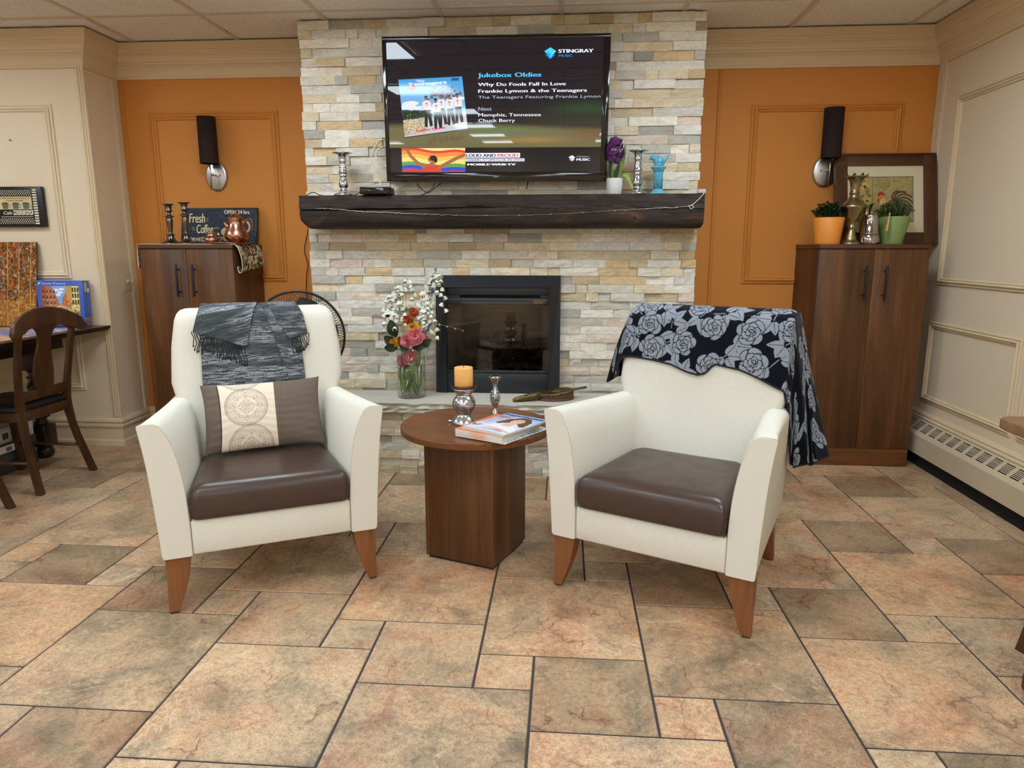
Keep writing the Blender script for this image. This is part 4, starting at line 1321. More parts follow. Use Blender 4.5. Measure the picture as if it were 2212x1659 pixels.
# ================================================================ flowers, candle, magazines, bellows, fan
def stem_copy(name, src, parent, loc, rot=(0, 0, 0), sc=1.0):
    o = bpy.data.objects.new(name, src if isinstance(src, bpy.types.Mesh) else src.data)
    o.location = loc; o.rotation_euler = rot; o.scale = (sc, sc, sc)
    return link(o, parent)
def mesh_of(mb, name, mats):
    o = mb.build(name, mats); me = o.data; bpy.data.objects.remove(o); return me
m_glass = tinted_glass('clear_glass', (0.95, 0.965, 0.96))
VX, VY, VZ = -0.860, 3.842, HZ
t = thing('glass_vase', 'clear glass cylinder vase full of artificial flowers on the hearth slab', 'vase', (VX, VY, VZ))
mb = MB()
mb.lathe([(0.076, 0.0), (0.0805, 0.004), (0.081, 0.02), (0.081, 0.283), (0.0795, 0.285), (0.078, 0.283), (0.078, 0.012), (0.07, 0.009)], 64)
mb.build('glass', m_glass, t)
# flowers: each stem is a thing with its stem and its blossoms
m_petal_w = leaf_mat('petal_white', rgb(244, 242, 232), rgb(222, 224, 204), 0.6)
m_petal_p = leaf_mat('petal_pink', rgb(238, 150, 142), rgb(206, 98, 128), 0.6)
m_petal_y = leaf_mat('petal_yellow', rgb(246, 196, 36), rgb(226, 150, 20), 0.55)
m_petal_o = leaf_mat('petal_orange', rgb(206, 100, 50), rgb(150, 58, 36), 0.6)
m_petal_v = leaf_mat('petal_violet', rgb(92, 82, 140), rgb(60, 52, 100), 0.7)
m_petal_q = leaf_mat('petal_pale_pink', rgb(232, 150, 166), rgb(206, 110, 140), 0.6)
mb = MB()
prof = [(0.0015, 0.0), (0.006, -0.003), (0.0085, -0.008), (0.009, -0.012), (0.0115, -0.0165)]
mb.lathe(prof, 15, cap1=False, wob=lambda a, i, z: 1 + (0.18 * math.cos(a * 5) if i == 4 else 0))
ME_BELL = mesh_of(mb, 'blossom', [m_petal_w])
mb = MB(); mb.ball((0, 0, -0.004), 0.0045, n=8, m=6, sc=(1, 1, 1.2)); ME_BUD = mesh_of(mb, 'blossom', [m_petal_q])
rr = random.Random(31)
def stem_pts(top, lean=0.0):
    """from the foot inside the vase through its mouth to the flower (vase space)"""
    a = math.atan2(top[1], top[0]); d = math.hypot(top[0], top[1])
    f = rr.uniform(0.02, 0.058)
    b = a + PI + rr.uniform(-.8, .8)
    mx = min(0.066, d * 0.35 + 0.012)
    return [(f * math.cos(b), f * math.sin(b), 0.02), (mx * .25 * math.cos(a), mx * .25 * math.sin(a), 0.15), (mx * math.cos(a), mx * math.sin(a), 0.275)]
def spray(label, top, tip, n=9, drop=None, cls='white'):
    """arching spray of bell blossoms: stem rises to top and bows over to tip"""
    t = thing('white_flower_spray', label, 'flower', (VX, VY, VZ), group='white bell sprays in the vase')
    mid = ((top[0] + tip[0]) / 2, (top[1] + tip[1]) / 2, max(top[2], tip[2]) + 0.012)
    P = catmull(stem_pts(top) + [top, mid, tip] if top[2] > tip[2] - .01 else stem_pts(top) + [top, tip], 60)
    mb = MB(); mb.tube(P, 0.0013, 6); mb.build('stem', m_stem, t)
    for k in range(n):
        i = int(60 * (0.60 + 0.39 * k / max(1, n - 1))) - 1
        p = P[i]; s = 1 if k % 2 else -1
        q = p + Vector((s * rr.uniform(.003, .011), rr.uniform(-.010, .006), -.002))
        stem_copy('blossom', ME_BELL, t, q, (rr.uniform(-.5, .5), s * rr.uniform(.1, .6) * -1, rr.uniform(0, 6)), rr.uniform(1.0, 1.4))
    return t
W_L = 'spray of small white bell blossoms on the left side of the vase'
W_M = 'spray of small white bell blossoms above the middle of the vase'
W_R = 'tall arching spray of white bell blossoms drooping in front of the black fireplace corner'
for top, tip in (((-.04, 0, .60), (-.10, -.01, .50)), ((-.075, -.01, .56), (-.145, -.02, .47)), ((-.09, 0, .50), (-.148, -.02, .385)), ((-.02, .01, .63), (.035, 0, .52)),
                 ((-.05, -.02, .52), (-.02, -.03, .42)), ((-.095, -.02, .47), (-.075, -.04, .40)), ((-.06, .02, .58), (-.115, .0, .53))):
    spray(W_L, top, tip, 10)
for top, tip in (((.075, 0, .57), (.10, -.01, .46)), ((.09, -.01, .52), (.14, -.02, .44)), ((.08, -.02, .48), (.115, -.03, .38)), ((.11, 0, .43), (.155, -.02, .345)), ((.06, .02, .51), (.07, 0, .43)), ((.045, -.02, .45), (.09, -.03, .40))):
    spray(W_M, top, tip, 10)
o = spray(W_R, (.150, -.01, .655), (.20, -.02, .49), 14); del o['group']
o = spray('tall white bell spray with a few blossoms beside the violet sprigs', (.125, .01, .66), (.165, 0, .60), 5); del o['group']

def peony_mesh(R0, petals, seed, mat):
    q = random.Random(seed); mb = MB()
    for k in range(petals):
        f = k / petals
        a = k * 2.4; el = 0.15 + 1.25 * (1 - f)            # inner petals upright
        e = Vector((math.cos(a), math.sin(a), 0)); s = Vector((-math.sin(a), math.cos(a), 0))
        L = R0 * (0.55 + 0.55 * f); w = R0 * (0.34 + 0.30 * f)
        vs = []
        for i in range(6):
            g = i / 5
            ang = el * (1 - 0.35 * g)
            r = L * g * math.cos(ang) + 0.004; z = L * g * math.sin(ang) - R0 * .3 + R0 * 0.5 * (1 - f) * g
            for j in range(5):
                h = (j - 2) / 2
                ww = w * math.sin(PI * (0.12 + 0.60 * g)) * h
                ruff = (q.uniform(-.17, .17) * R0 if i == 5 else q.uniform(-.06, .06) * R0) - abs(h) * R0 * .10
                p = e * (r - abs(h) * .12 * L) + s * ww + Vector((0, 0, z + ruff + abs(h) * .12 * R0))
                vs.append(tuple(p))
        mb.add(vs, [[i * 5 + j, i * 5 + j + 1, i * 5 + j + 6, i * 5 + j + 5] for i in range(5) for j in range(4)], 0, True)
    return mesh_of(mb, 'bloom', [mat])
ME_PEONY = peony_mesh(0.046, 44, 1, m_petal_p)
ME_PEONY2 = peony_mesh(0.043, 38, 2, m_petal_p)
ME_RANUN = peony_mesh(0.027, 14, 3, m_petal_y)
ME_DAISY = peony_mesh(0.028, 16, 4, m_petal_o)
def flower(name, label, me, head, face, leaves=0, leafm=None, group=None, sc=1.0):
    t = thing(name, label, 'flower', (VX, VY, VZ), group=group)
    h = Vector(head); f = Vector(face).normalized()
    base = h - f * 0.012
    foot = (rr.uniform(-.05, .05), rr.uniform(-.05, .05), 0.018)
    if head[2] > 0.28: P = stem_pts(head)[:3] + [tuple(base - Vector((0, 0, .02))), tuple(base)]
    else: P = [foot, ((foot[0] + base.x) / 2, (foot[1] + base.y) / 2, head[2] * .55), tuple(base - Vector((0, 0, .02))), tuple(base)]
    mb = MB(); mb.tube(catmull(P, 30), 0.0022, 6); mb.build('stem', m_stem, t)
    o = stem_copy('bloom', me, t, h, f.to_track_quat('Z', 'Y').to_euler(), sc)
    for k in range(leaves):
        p = catmull(P, 12)[3 + k * 2]
        mb = MB(); a = rr.uniform(0, 6)
        e = Vector((math.cos(a) * .03, math.sin(a) * .03, 0)) 
        q = Vector((p.x, p.y, p.z)) + e
        if math.hypot(q.x, q.y) > .07: e *= -1
        leafblade(mb, [p, p + e * .5 + Vector((0, 0, .03)), p + e + Vector((0, 0, .07))], .012, 10)
        mb.build('leaf', leafm or m_leaf, t)
    return t
flower('pink_peony', 'large pink peony bloom centred just above the vase rim', ME_PEONY, (.040, -.060, .352), (.1, -1, .35), 2, sc=1.05)
flower('pink_peony', 'salmon pink peony bloom left of the largest one at the vase rim', ME_PEONY2, (-.008, -.070, .330), (-.25, -1, .25), 1, sc=.85)
flower('pink_peony', 'large pink peony pressed inside the glass near the vase top', ME_PEONY, (.008, -.042, .232), (0, -1, .2), 3, sc=.95)
flower('pink_peony', 'pink peony at the left inside the glass, partly hidden', ME_PEONY2, (-.046, -.026, .212), (-.5, -1, .1), 2, sc=.78)
flower('pink_peony', 'half hidden pink peony at the right of the vase rim', ME_PEONY2, (.085, -.03, .325), (.6, -1, .3), 0, sc=.7)
flower('yellow_flower', 'yellow ranunculus hanging low at the left of the vase rim', ME_RANUN, (-.078, -.05, .315), (-.3, -1, -.1), 1, sc=1.1)
flower('yellow_flower', 'yellow bud just right of the low yellow ranunculus', ME_RANUN, (-.052, -.05, .332), (.3, -1, .3), 0, sc=.8)
flower('yellow_flower', 'yellow ranunculus among the blossoms above the pink peony', ME_RANUN, (.028, -.04, .402), (.1, -1, .3), 0, sc=1.15)
flower('orange_flower', 'upper of the two rusty orange flowers among the white sprays', ME_DAISY, (.028, -.03, .484), (.3, -1, .5), 0)
flower('orange_flower', 'lower of the two rusty orange flowers among the white sprays', ME_DAISY, (-.008, -.035, .448), (-.2, -1, .2), 0)
def sprig(name, label, pts, r, n, me=None, mat=None, group=None):
    t = thing(name, label, 'flower', (VX, VY, VZ), group=group)
    P = catmull(stem_pts(pts[0]) + list(pts), 50)
    mb = MB(); mb.tube(P, 0.0012, 6); mb.build('stem', m_stem, t)
    if me is None:
        mb = MB()
        for k in range(n):
            p = P[49 - int(14 * k / n)]
            for q in range(3):
                a = rr.uniform(0, 6); mb.ball((p.x + r * math.cos(a), p.y + r * math.sin(a), p.z + rr.uniform(-.002, .002)), .0034, n=6, m=4)
        mb.build('bloom', mat, t)
    else:
        for k in range(n):
            p = P[49 - int(22 * k / n)]
            stem_copy('blossom', me, t, p, (rr.uniform(-.6, .6), rr.uniform(-.6, .6), 0), rr.uniform(1.1, 1.7) * (.6 + .4 * (k + 1) / n))
    return t
LAV = 'violet lavender sprigs in the vase'
sprig('lavender_sprig', 'tallest violet sprig, topping the bouquet above the fireplace corner', [(.12, .02, .60), (.15, .02, .722)], .005, 9, mat=m_petal_v)
sprig('lavender_sprig', 'violet sprig second in height, beside the fireplace corner', [(.11, 0, .58), (.132, 0, .66)], .006, 9, mat=m_petal_v)
sprig('lavender_sprig', 'violet sprig against the left edge of the black fireplace surround', [(.12, -.01, .55), (.143, -.02, .615)], .006, 8, mat=m_petal_v)
for p, q in (((-.05, -.02, .49), (-.068, -.03, .555)), ((.03, -.04, .36), (.02, -.05, .41)), ((.06, -.04, .36), (.115, -.05, .39)), ((.09, -.03, .36), (.125, -.04, .425)), ((-.06, -.04, .33), (-.09, -.05, .35))):
    sprig('lavender_sprig', 'small violet sprig tucked low among the white blossoms', [p, q], .006, 8, mat=m_petal_v, group=LAV)
sprig('pink_bud_sprig', 'pink bud twig reaching out across the dark fireplace glass', [(.12, -.03, .42), (.20, -.035, .412), (.305, -.04, .388)], .004, 5, ME_BUD)
sprig('pink_bud_sprig', 'pink bud twig reaching out to the far left over the stone', [(-.09, -.02, .43), (-.14, -.02, .455), (-.192, -.025, .472)], .004, 4, ME_BUD)
def big_leaf(mb, c, L, w, ang, tilt, mi=0):
    n = 12; vs = []; fs = []
    for i in range(n + 1):
        f = i / n; ww = w * math.sin(PI * min(1, f * .92 + .06)) ** .8
        for j in range(5):
            h = (j - 2) / 2
            x = h * ww; y = -0.012 * math.sin(PI * f) - abs(h) * .004 - tilt * f * L; z = L * f
            ca, sa = math.cos(ang), math.sin(ang)
            vs.append((c[0] + x * ca + z * sa, c[1] + y, c[2] - x * sa + z * ca))
    for i in range(n):
        for j in range(4): fs.append([i * 5 + j, i * 5 + j + 1, i * 5 + j + 6, i * 5 + j + 5])
    mb.add(vs, fs, mi, True)
t = thing('leafy_stem', 'stem with broad dark green leaves at the left of the bouquet', 'foliage', (VX, VY, VZ))
mb = MB(); mb.tube(catmull([(.02, 0, .02), (-.02, 0, .15), (-.055, -.01, .275), (-.08, -.02, .34), (-.09, -.02, .40)], 24), .0024, 6); mb.build('stem', m_stem, t)
for c, L, w, a, tl in (((-.075, -.035, .345), .10, .032, -.25, .1), ((-.07, -.03, .30), .085, .028, -.95, .12), ((-.06, -.05, .29), .075, .024, -1.6, .1), ((-.02, -.045, .30), .06, .02, -.6, .2), ((-.11, -.01, .44), .05, .016, -.4, .1),
                       ((.03, -.055, .29), .065, .022, 1.4, .1), ((.075, -.05, .295), .07, .022, .9, .1), ((0, -.06, .285), .05, .02, -1.3, .1), ((.0, -.02, .40), .06, .016, .3, .1)):
    mb = MB(); big_leaf(mb, c, L, w, a, tl); mb.build('leaf', m_leaf_d, t)
t = thing('leafy_stem', 'stem with pale green leaves showing through the glass at the right', 'foliage', (VX, VY, VZ))
mb = MB(); mb.tube(catmull([(.035, -.03, .012), (.04, -.025, .12), (.05, -.01, .24), (.06, 0, .30)], 24), .002, 6); mb.build('stem', m_stem, t)
for c, L, w, a, tl in (((.020, -.058, .135), .085, .017, .12, 0), ((.048, -.035, .175), .105, .014, .1, 0), ((.005, -.060, .10), .075, .011, -.35, 0), ((.058, -.02, .06), .13, .007, .05, 0), ((-.02, -.06, .03), .09, .009, -.2, 0), ((.045, -.045, .03), .12, .008, .18, 0)):
    mb = MB(); big_leaf(mb, c, L, w, a, tl); mb.build('leaf', m_leaf, t)
t = thing('leafy_stem', 'curled stem with narrow leaves inside the glass at the left', 'foliage', (VX, VY, VZ))
mb = MB(); mb.tube(catmull([(-.05, -.03, .20), (-.055, -.035, .10), (-.045, -.05, .03), (-.02, -.058, .016), (.005, -.055, .035), (.01, -.05, .09), (-.005, -.03, .16), (-.01, -.01, .26)], 40), .0032, 7); mb.build('stem', m_stem, t)
for c, L, w, a in (((-.045, -.045, .08), .10, .009, -.1), ((-.03, -.055, .05), .10, .008, .25), ((0, -.06, .02), .10, .007, .3)):
    mb = MB(); big_leaf(mb, c, L, w, a, 0); mb.build('leaf', m_leaf, t)

# ---- on the side table
m_mercury = NT('mercury_glass'); n_ = m_mercury.noise(m_mercury.coord('Object'), 40, 3)
m_mercury.set(metal=1.0, rough=0.2); m_mercury.base(m_mercury.ramp(n_, [(0.3, rgb(178, 188, 196)), (0.7, rgb(212, 220, 226))])); m_mercury = m_mercury.m
t = thing('candle_holder', 'bulbous silver candle holder on the side table, carrying the orange candle', 'candle holder', (-0.399, 2.735, TZ))
mb = MB()
mb.lathe([(.050, 0), (.053, .004), (.050, .012), (.044, .022), (.036, .031), (.029, .039), (.0285, .043), (.034, .052), (.043, .065), (.048, .080), (.0475, .092), (.041, .106), (.032, .116), (.0285, .120), (.030, .123), (.034, .126),
          (.033, .128), (.037, .132), (.038, .136), (.042, .142), (.0445, .147)], 64)
mb.build('body', m_mercury, t)
mb = MB(); mb.lathe([(.040, .146), (.047, .148), (.050, .154), (.051, .163), (.0495, .1635), (.048, .156), (.044, .1515), (.01, .151)], 64)
mb.build('drip_dish', tinted_glass('smoky_dish', (.62, .58, .54)), t, label='smoky glass dish')
mb = MB(); mb.ball((-.060, .018, .006), .008, n=10, m=6, sc=(1.4, 1, .7)); mb.build('base_lobe', m_mercury, t)
m_wax = plain('orange_wax', rgb(246, 186, 104), 0.45, sss=0.0)
t = thing('pillar_candle', 'orange pillar candle with an unlit wick standing in the silver holder', 'candle', (-0.399, 2.735, TZ + .1517))
mb = MB(); mb.lathe([(.0355, 0), (.037, .002), (.0372, .078), (.0362, .0815), (.033, .0825), (.012, .0800), (.002, .0795)], 56)
mb.build('wax', m_wax, t)
mb = MB(); mb.tube([(0, 0, .079), (.0006, 0, .084), (.0002, 0, .088)], .0011, 6); mb.build('wick', m_void, t)
t = thing('bud_vase', 'slender silver bud vase behind the magazines on the side table', 'vase', (-0.290, 2.915, TZ))
mb = MB()
mb.lathe([(.019, 0), (.020, .003), (.014, .012), (.0085, .024), (.0085, .030), (.012, .038), (.018, .050), (.0225, .064), (.0215, .080), (.016, .098), (.011, .112), (.0095, .122), (.0105, .132), (.014, .144), (.019, .154), (.0275, .162), (.026, .1635), (.018, .158), (.009, .14)], 48,
         wob=lambda a, i, z: 1 + (0.04 * math.cos(a * 6) if z > .15 else 0), cap1=False)
mb.build('body', m_silver, t)
mb = MB(); rr2 = random.Random(5)
for k in range(26):
    a = rr2.uniform(3.3, 6.0); z = rr2.uniform(.045, .105); r = np.interp(z, [.04, .064, .08, .105], [.0135, .0225, .0215, .0135])
    mb.ball((r * math.cos(a), r * math.sin(a), z), .0032, n=7, m=5)
mb.build('relief_ornament', m_silver, t)

# magazines: reading direction runs up to the right
mag_dir = math.atan2(-0.108, 0.167)
def slab_pages(name, label, cat, loc, rz, w, d, h, cover, pages, side_tint=None):
    t = thing(name, label, cat, loc, rz)
    mb = MB(); mb.box(0, w, 0, d, 0.0008, h - 0.0008, 0.0004)
    mb.build('page_block', pages, t)
    return t
def paper_edges(name, a, b, axis='z', tint=None):
    t = NT(name); t.set(rough=0.8, spec=0.2)
    n = t.noise(t.coord('Object', (2, 2, 900)), 1, 2)
    c = t.ramp(n, [(0.35, a), (0.65, b)])
    if tint:
        sep = t.n('ShaderNodeSeparateXYZ'); tc = t.n('ShaderNodeTexCoord'); t.l(tc.outputs['Object'], sep.inputs[0])
        blot = t.ramp(sep.outputs[0], [(0.0, 0), (0.05, 0.1), (0.09, .85), (0.13, .75), (0.15, .1), (0.2, 0)])
        c = t.mix(blot, c, tint)
    t.base(c); return t.m
m_pages = paper_edges('page_edges', rgb(226, 222, 212), rgb(200, 196, 186))
m_pages_t = paper_edges('page_edges_tinted', rgb(232, 228, 222), rgb(212, 206, 200), tint=rgb(232, 168, 140))
# loose brochures lowest
for k, (lx, ly, dz, rz, lab) in enumerate(((-0.372, 2.532, 0.0, -30.5, 'white leaflet lowest under the book at the table edge'), (-0.366, 2.535, 0.0022, -33.5, 'thin printed brochure just under the thick book'))):
    t = thing('brochure', lab, 'brochure', (lx, ly, TZ + dz), R(rz))
    c = Canvas(0.19, 0.285, 0.0025, rgb(236, 238, 242))
    if k:
        for q in range(10):
            c.rect(.12, .185, .02 + q * .024, .032 + q * .024, rr.choice([rgb(110, 150, 190), rgb(214, 222, 230), rgb(120, 140, 80), rgb(180, 190, 205)]))
    c.mesh('cover', printed('brochure_print_%d' % k, 0.35), t, lambda a, b: (a, b, np.full_like(a, 0.002)))
    mb = MB(); mb.box(0, .19, 0, .285, 0.0002, 0.0018); mb.build('sheet', m_pages, t)
bt_ = math.atan2(-0.098, 0.186)
t = thing('book', 'thick paperback with an orange cover under the open-topped magazine', 'book', (-0.402, 2.528, TZ + 0.0045), bt_)
MB().box(0, .210, 0, .276, 0.0012, .0285, .0006).build('page_block', m_pages_t, t)
mb = MB(); mb.box(-.001, .211, -.001, .277, .0285, .0298); mb.build('front_cover', plain('orange_card', rgb(240, 126, 72), .4), t)
mb = MB(); mb.box(-.001, .211, -.001, .277, 0, .0012); mb.box(-.0015, 0, -.001, .277, 0, .0298); mb.build('back_cover', plain('white_card', rgb(224, 222, 218), .4), t)
def magazine():
    W, H = .200, .286
    z0 = TZ + .0045 + .0298
    t = thing('magazine', 'magazine with a smiling dark-haired woman on its pale blue cover, atop the book', 'magazine', (-.378, 2.527, z0), mag_dir)
    c = Canvas(W, H, .0011, rgb(186, 206, 240))
    c.c[:] = np.array(rgb(150, 186, 240)[:3]) * (c.v / H)[..., None] ** 2 + np.array(rgb(222, 230, 246)[:3]) * (1 - (c.v / H)[..., None] ** 2)
    skin, hair = rgb(232, 186, 158), rgb(84, 52, 38)
    c.poly([(.035, 0), (.055, .07), (.085, .115), (.16, .115), (.20, .07), (.20, 0)], rgb(234, 238, 250))
    c.line([(.06, .02), (.09, .055), (.15, .045)], .016, skin); c.line([(.15, .045), (.19, .03)], .014, skin)
    c.poly([(.105, .10), (.15, .10), (.143, .15), (.112, .15)], skin)
    for x, z, a, b in ((.098, .185, .030, .036), (.155, .185, .028, .036), (.127, .222, .036, .028), (.085, .158, .022, .024), (.170, .158, .020, .024), (.075, .135, .014, .016), (.18, .135, .013, .016)): c.ell(x, z, a, b, hair)
    c.ell(.127, .183, .026, .036, skin)
    c.ell(.117, .192, .005, .0025, rgb(70, 50, 44)); c.ell(.138, .192, .005, .0025, rgb(70, 50, 44))
    c.line([(.110, .199), (.122, .201)], .0022, rgb(100, 66, 50)); c.line([(.133, .201), (.145, .199)], .0022, rgb(100, 66, 50))
    c.line([(.128, .188), (.130, .178), (.125, .176)], .0018, rgb(206, 152, 128))
    c.ell(.127, .165, .011, .0045, rgb(200, 90, 90)); c.ell(.127, .1665, .008, .0022, rgb(250, 246, 242))
    c.rect(0, W, 0, .006, rgb(200, 214, 240))
    lift = lambda x, y: .0075 + .004 * np.sin(np.clip(x / W, 0, 1) * PI) * (1 - np.clip(y / H, 0, 1)) - .0015 * np.clip(y / H, 0, 1)
    c.mesh('front_cover', printed('magazine_print', .18, .5), t, lambda a, b: (a, b, lift(a, b)))
    mb = MB(); n = 16
    V = []
    for j in range(9):
        for i in range(n + 1):
            x, y = W * i / n, H * j / 8; V.append((x, y, float(lift(x, y)) - .0006))
    k = len(V); V += [(x, y, .0006) for x, y, z in V]
    F = [[j * (n + 1) + i, j * (n + 1) + i + 1, (j + 1) * (n + 1) + i + 1, (j + 1) * (n + 1) + i] for j in range(8) for i in range(n)]
    F += [[k + q for q in f][::-1] for f in F]
    for i in range(n): F += [[i, k + i, k + i + 1, i + 1], [8 * (n + 1) + i, 8 * (n + 1) + i + 1, k + 8 * (n + 1) + i + 1, k + 8 * (n + 1) + i]]
    for j in range(8): F += [[j * (n + 1), (j + 1) * (n + 1), k + (j + 1) * (n + 1), k + j * (n + 1)], [j * (n + 1) + n, k + j * (n + 1) + n, k + (j + 1) * (n + 1) + n, (j + 1) * (n + 1) + n]]
    mb.add(V, F); mb.build('page_block', m_pages, t)
    nv, rd_, bl_ = plain('ink_navy', rgb(26, 44, 104), .3), plain('ink_red', rgb(206, 52, 84), .3), plain('ink_blue', rgb(58, 92, 170), .3)
    def T(s, x, y, w, h, m, bold=0.0, sh=0.0): text_mesh('cover_line', s, w, h, m, Matrix.Translation((x, y, max(float(lift(x + w * q, y + h * p)) for q in (0, .25, .5, .75, 1) for p in (0, 1)) + .0004)), t, bold=bold, shear=sh)
    T('WeightWatchers', .006, .252, .188, .022, nv, .02, .15)
    T('PERFECT', .008, .222, .062, .012, rd_, .03)
    T('WEIGHT', .008, .205, .060, .012, rd_, .03)
    for y, s, m in ((.190, 'Lose it for good', nv), (.176, 'easy dinners', rd_), (.164, 'SNACKS', rd_), (.150, 'new recipes', bl_), (.136, 'FAST', rd_), (.124, 'tips that work', rd_), (.110, 'Shape up', bl_)): T(s, .008, y, .055, .007, m, .01)
    T('simple', .10, .030, .06, .009, rd_, .02); T('summer meals', .085, .016, .09, .009, bl_, .02); T('17', .010, .050, .03, .022, bl_, .02)
magazine()

# ---- bellows on the hearth slab
m_brass = NT('embossed_brass'); n_ = m_brass.noise(m_brass.coord('Object'), 70, 5, .65)
m_brass.set(metal=1.0, rough=.42); m_brass.base(m_brass.ramp(n_, [(.35, rgb(70, 62, 42)), (.6, rgb(132, 116, 76)), (.8, rgb(186, 170, 120))])); m_brass.bump(n_, .6, .006); m_brass = m_brass.m
m_hide = plain('old_leather', rgb(96, 58, 42), .5)
t = thing('fire_bellows', 'brass and leather fire bellows lying on the right end of the hearth slab', 'bellows', (-0.03, 3.83, HZ), R(22))
def plate_outline(n=48):
    out = []
    for k in range(n):
        a = 2 * PI * k / n
        r = 1.0 - 0.22 * max(0, -math.cos(a)) ** 3
        out.append((0.098 * math.cos(a) * (1.15 if math.cos(a) < 0 else 1), 0.066 * math.sin(a) * r))
    return out
PO = plate_outline()
mb = MB(); rings = [[(x * s, y * s, z) for x, y in PO] for s, z in ((.94, .0), (1.0, .003), (1.0, .009), (.96, .012))]; mb.loft(rings); mb.build('lower_board', m_hide, t)
rings = []
for k in range(9):
    z = .012 + .003 * k; s = 0.93 + .05 * (k % 2); rings.append([(x * s, y * s, z + .010 * (k / 8) * (x / .1) ) for x, y in PO])
mb = MB(); mb.loft(rings); mb.build('leather_fold', m_hide, t)
rings = [[(x * s, y * s, z + .010 * (x / .1)) for x, y in PO] for s, z in ((.96, .036), (1.02, .040), (1.0, .046), (.9, .050), (.6, .053), (.25, .054), (.02, .0545))]
mb = MB(); mb.loft(rings); b_ = mb.build('brass_plate', m_brass, t)
mb = MB(); mb.tube([(.05 * math.cos(a), .034 * math.sin(a), .053 + .005 * math.cos(a)) for a in [2 * PI * k / 30 for k in range(30)]], .003, 6, closed=True); mb.build('plate_ornament', m_brass, b_)
mb = MB(); mb.tube([(-.10, 0, .030), (-.14, 0, .026), (-.19, 0, .020), (-.245, 0, .0145), (-.262, 0, .012)], [.022, .021, .018, .0125, .0085], 20); nz = mb.build('nozzle', m_brass, t)
mb = MB()
for k in range(9):
    x = -.11 - k * .017; r = np.interp(-x, [.10, .19, .262], [.0225, .0185, .009]); z = np.interp(-x, [.10, .19, .262], [.030, .020, .012])
    mb.tube([(x, r * math.cos(a), z + r * math.sin(a)) for a in [2 * PI * q / 20 for q in range(20)]], .0016, 5, closed=True)
mb.build('nozzle_ring', m_brass, nz)
mb = MB(); mb.loft([[(x, y * w, z0 + z * .004) for y, z in ((-1, -1), (1, -1), (1, 1), (-1, 1))] for x, w, z0 in ((.085, .020, .050), (.11, .013, .052), (.14, .011, .055), (.168, .013, .058), (.176, .008, .059))]); mb.build('handle', m_brass, t)

# ---- pedestal fan behind the left armchair
def fan():
    fx, fy, fz = -1.331, 3.40, 0.815
    t = thing('pedestal_fan', 'black pedestal fan with a round wire guard behind the left armchair', 'fan', (fx, fy, 0), R(14))
    m = plain('fan_black', rgb(24, 22, 21), .4)
    Rg = 0.225
    def ringpts(r, y, n=64): return [(r * math.cos(2 * PI * k / n), y, fz + r * math.sin(2 * PI * k / n)) for k in range(n)]
    mb = MB(); mb.tube(ringpts(Rg, 0), .0060, 8, closed=True); mb.build('guard_rim', m, t)
    for nm, sgn in (('front_guard', -1), ('rear_guard', 1)):
        mb = MB()
        for r, y in ((.172, .052), (.11, .066), (.05, .07)): mb.tube(ringpts(r, sgn * y, 48), .0016, 5, closed=True)
        n = 96
        for k in range(n):
            a = 2 * PI * k / n; P = []
            for r, y, tw in ((.05, .07, 0), (.11, .066, .05), (.172, .052, .12), (.208, .026, .19), (Rg, .002, .24)):
                b = a + tw * sgn; P.append((r * math.cos(b), sgn * y, fz + r * math.sin(b)))
            mb.tube(P, .00125, 4, cap=False)
        g = mb.build(nm, m, t)
        if sgn < 0:
            b = MB(); b.lathe([(.05, 0), (.048, .006), (.03, .010), (.002, .011)], 32, M=Matrix.Translation((0, -.07, fz)) @ Matrix.Rotation(PI / 2, 4, 'X')); b.build('badge', m, g)
    mb = MB(); mb.lathe([(.03, -.03), (.034, .0), (.03, .03)], 24, M=Matrix.Translation((0, 0, fz)) @ Matrix.Rotation(PI / 2, 4, 'X'))
    hub = mb.build('hub', m, t)
    for k in range(5):
        mb = MB(); V = []
        for i in range(7):
            f = i / 6; r = .03 + .165 * f; w = .03 + .05 * math.sin(PI * (.1 + .75 * f))
            for j in range(5):
                h = (j - 2) / 2; a = 2 * PI * k / 5 + h * w / max(r, .05) * .9
                V.append((r * math.cos(a), .026 * h * (1 - .3 * f), fz + r * math.sin(a)))
        mb.add(V, [[i * 5 + j, i * 5 + j + 1, i * 5 + j + 6, i * 5 + j + 5] for i in range(6) for j in range(4)], 0, True)
        mb.build('blade', m, t)
    mb = MB(); mb.lathe([(.045, .05), (.062, .07), (.062, .13), (.05, .155), (.01, .16)], 28, M=Matrix.Translation((0, 0, fz)) @ Matrix.Rotation(-PI / 2, 4, 'X')); mb.build('motor', m, t)
    mb = MB(); mb.tube([(0, .05, .03), (0, .05, fz - .05), (0, .07, fz - .04)], .014, 14); mb.build('pole', m, t)
    mb = MB(); mb.lathe([(.17, 0), (.17, .012), (.15, .022), (.04, .034), (.022, .05)], 48, M=Matrix.Translation((0, .05, 0))); mb.build('base', m, t)
fan()
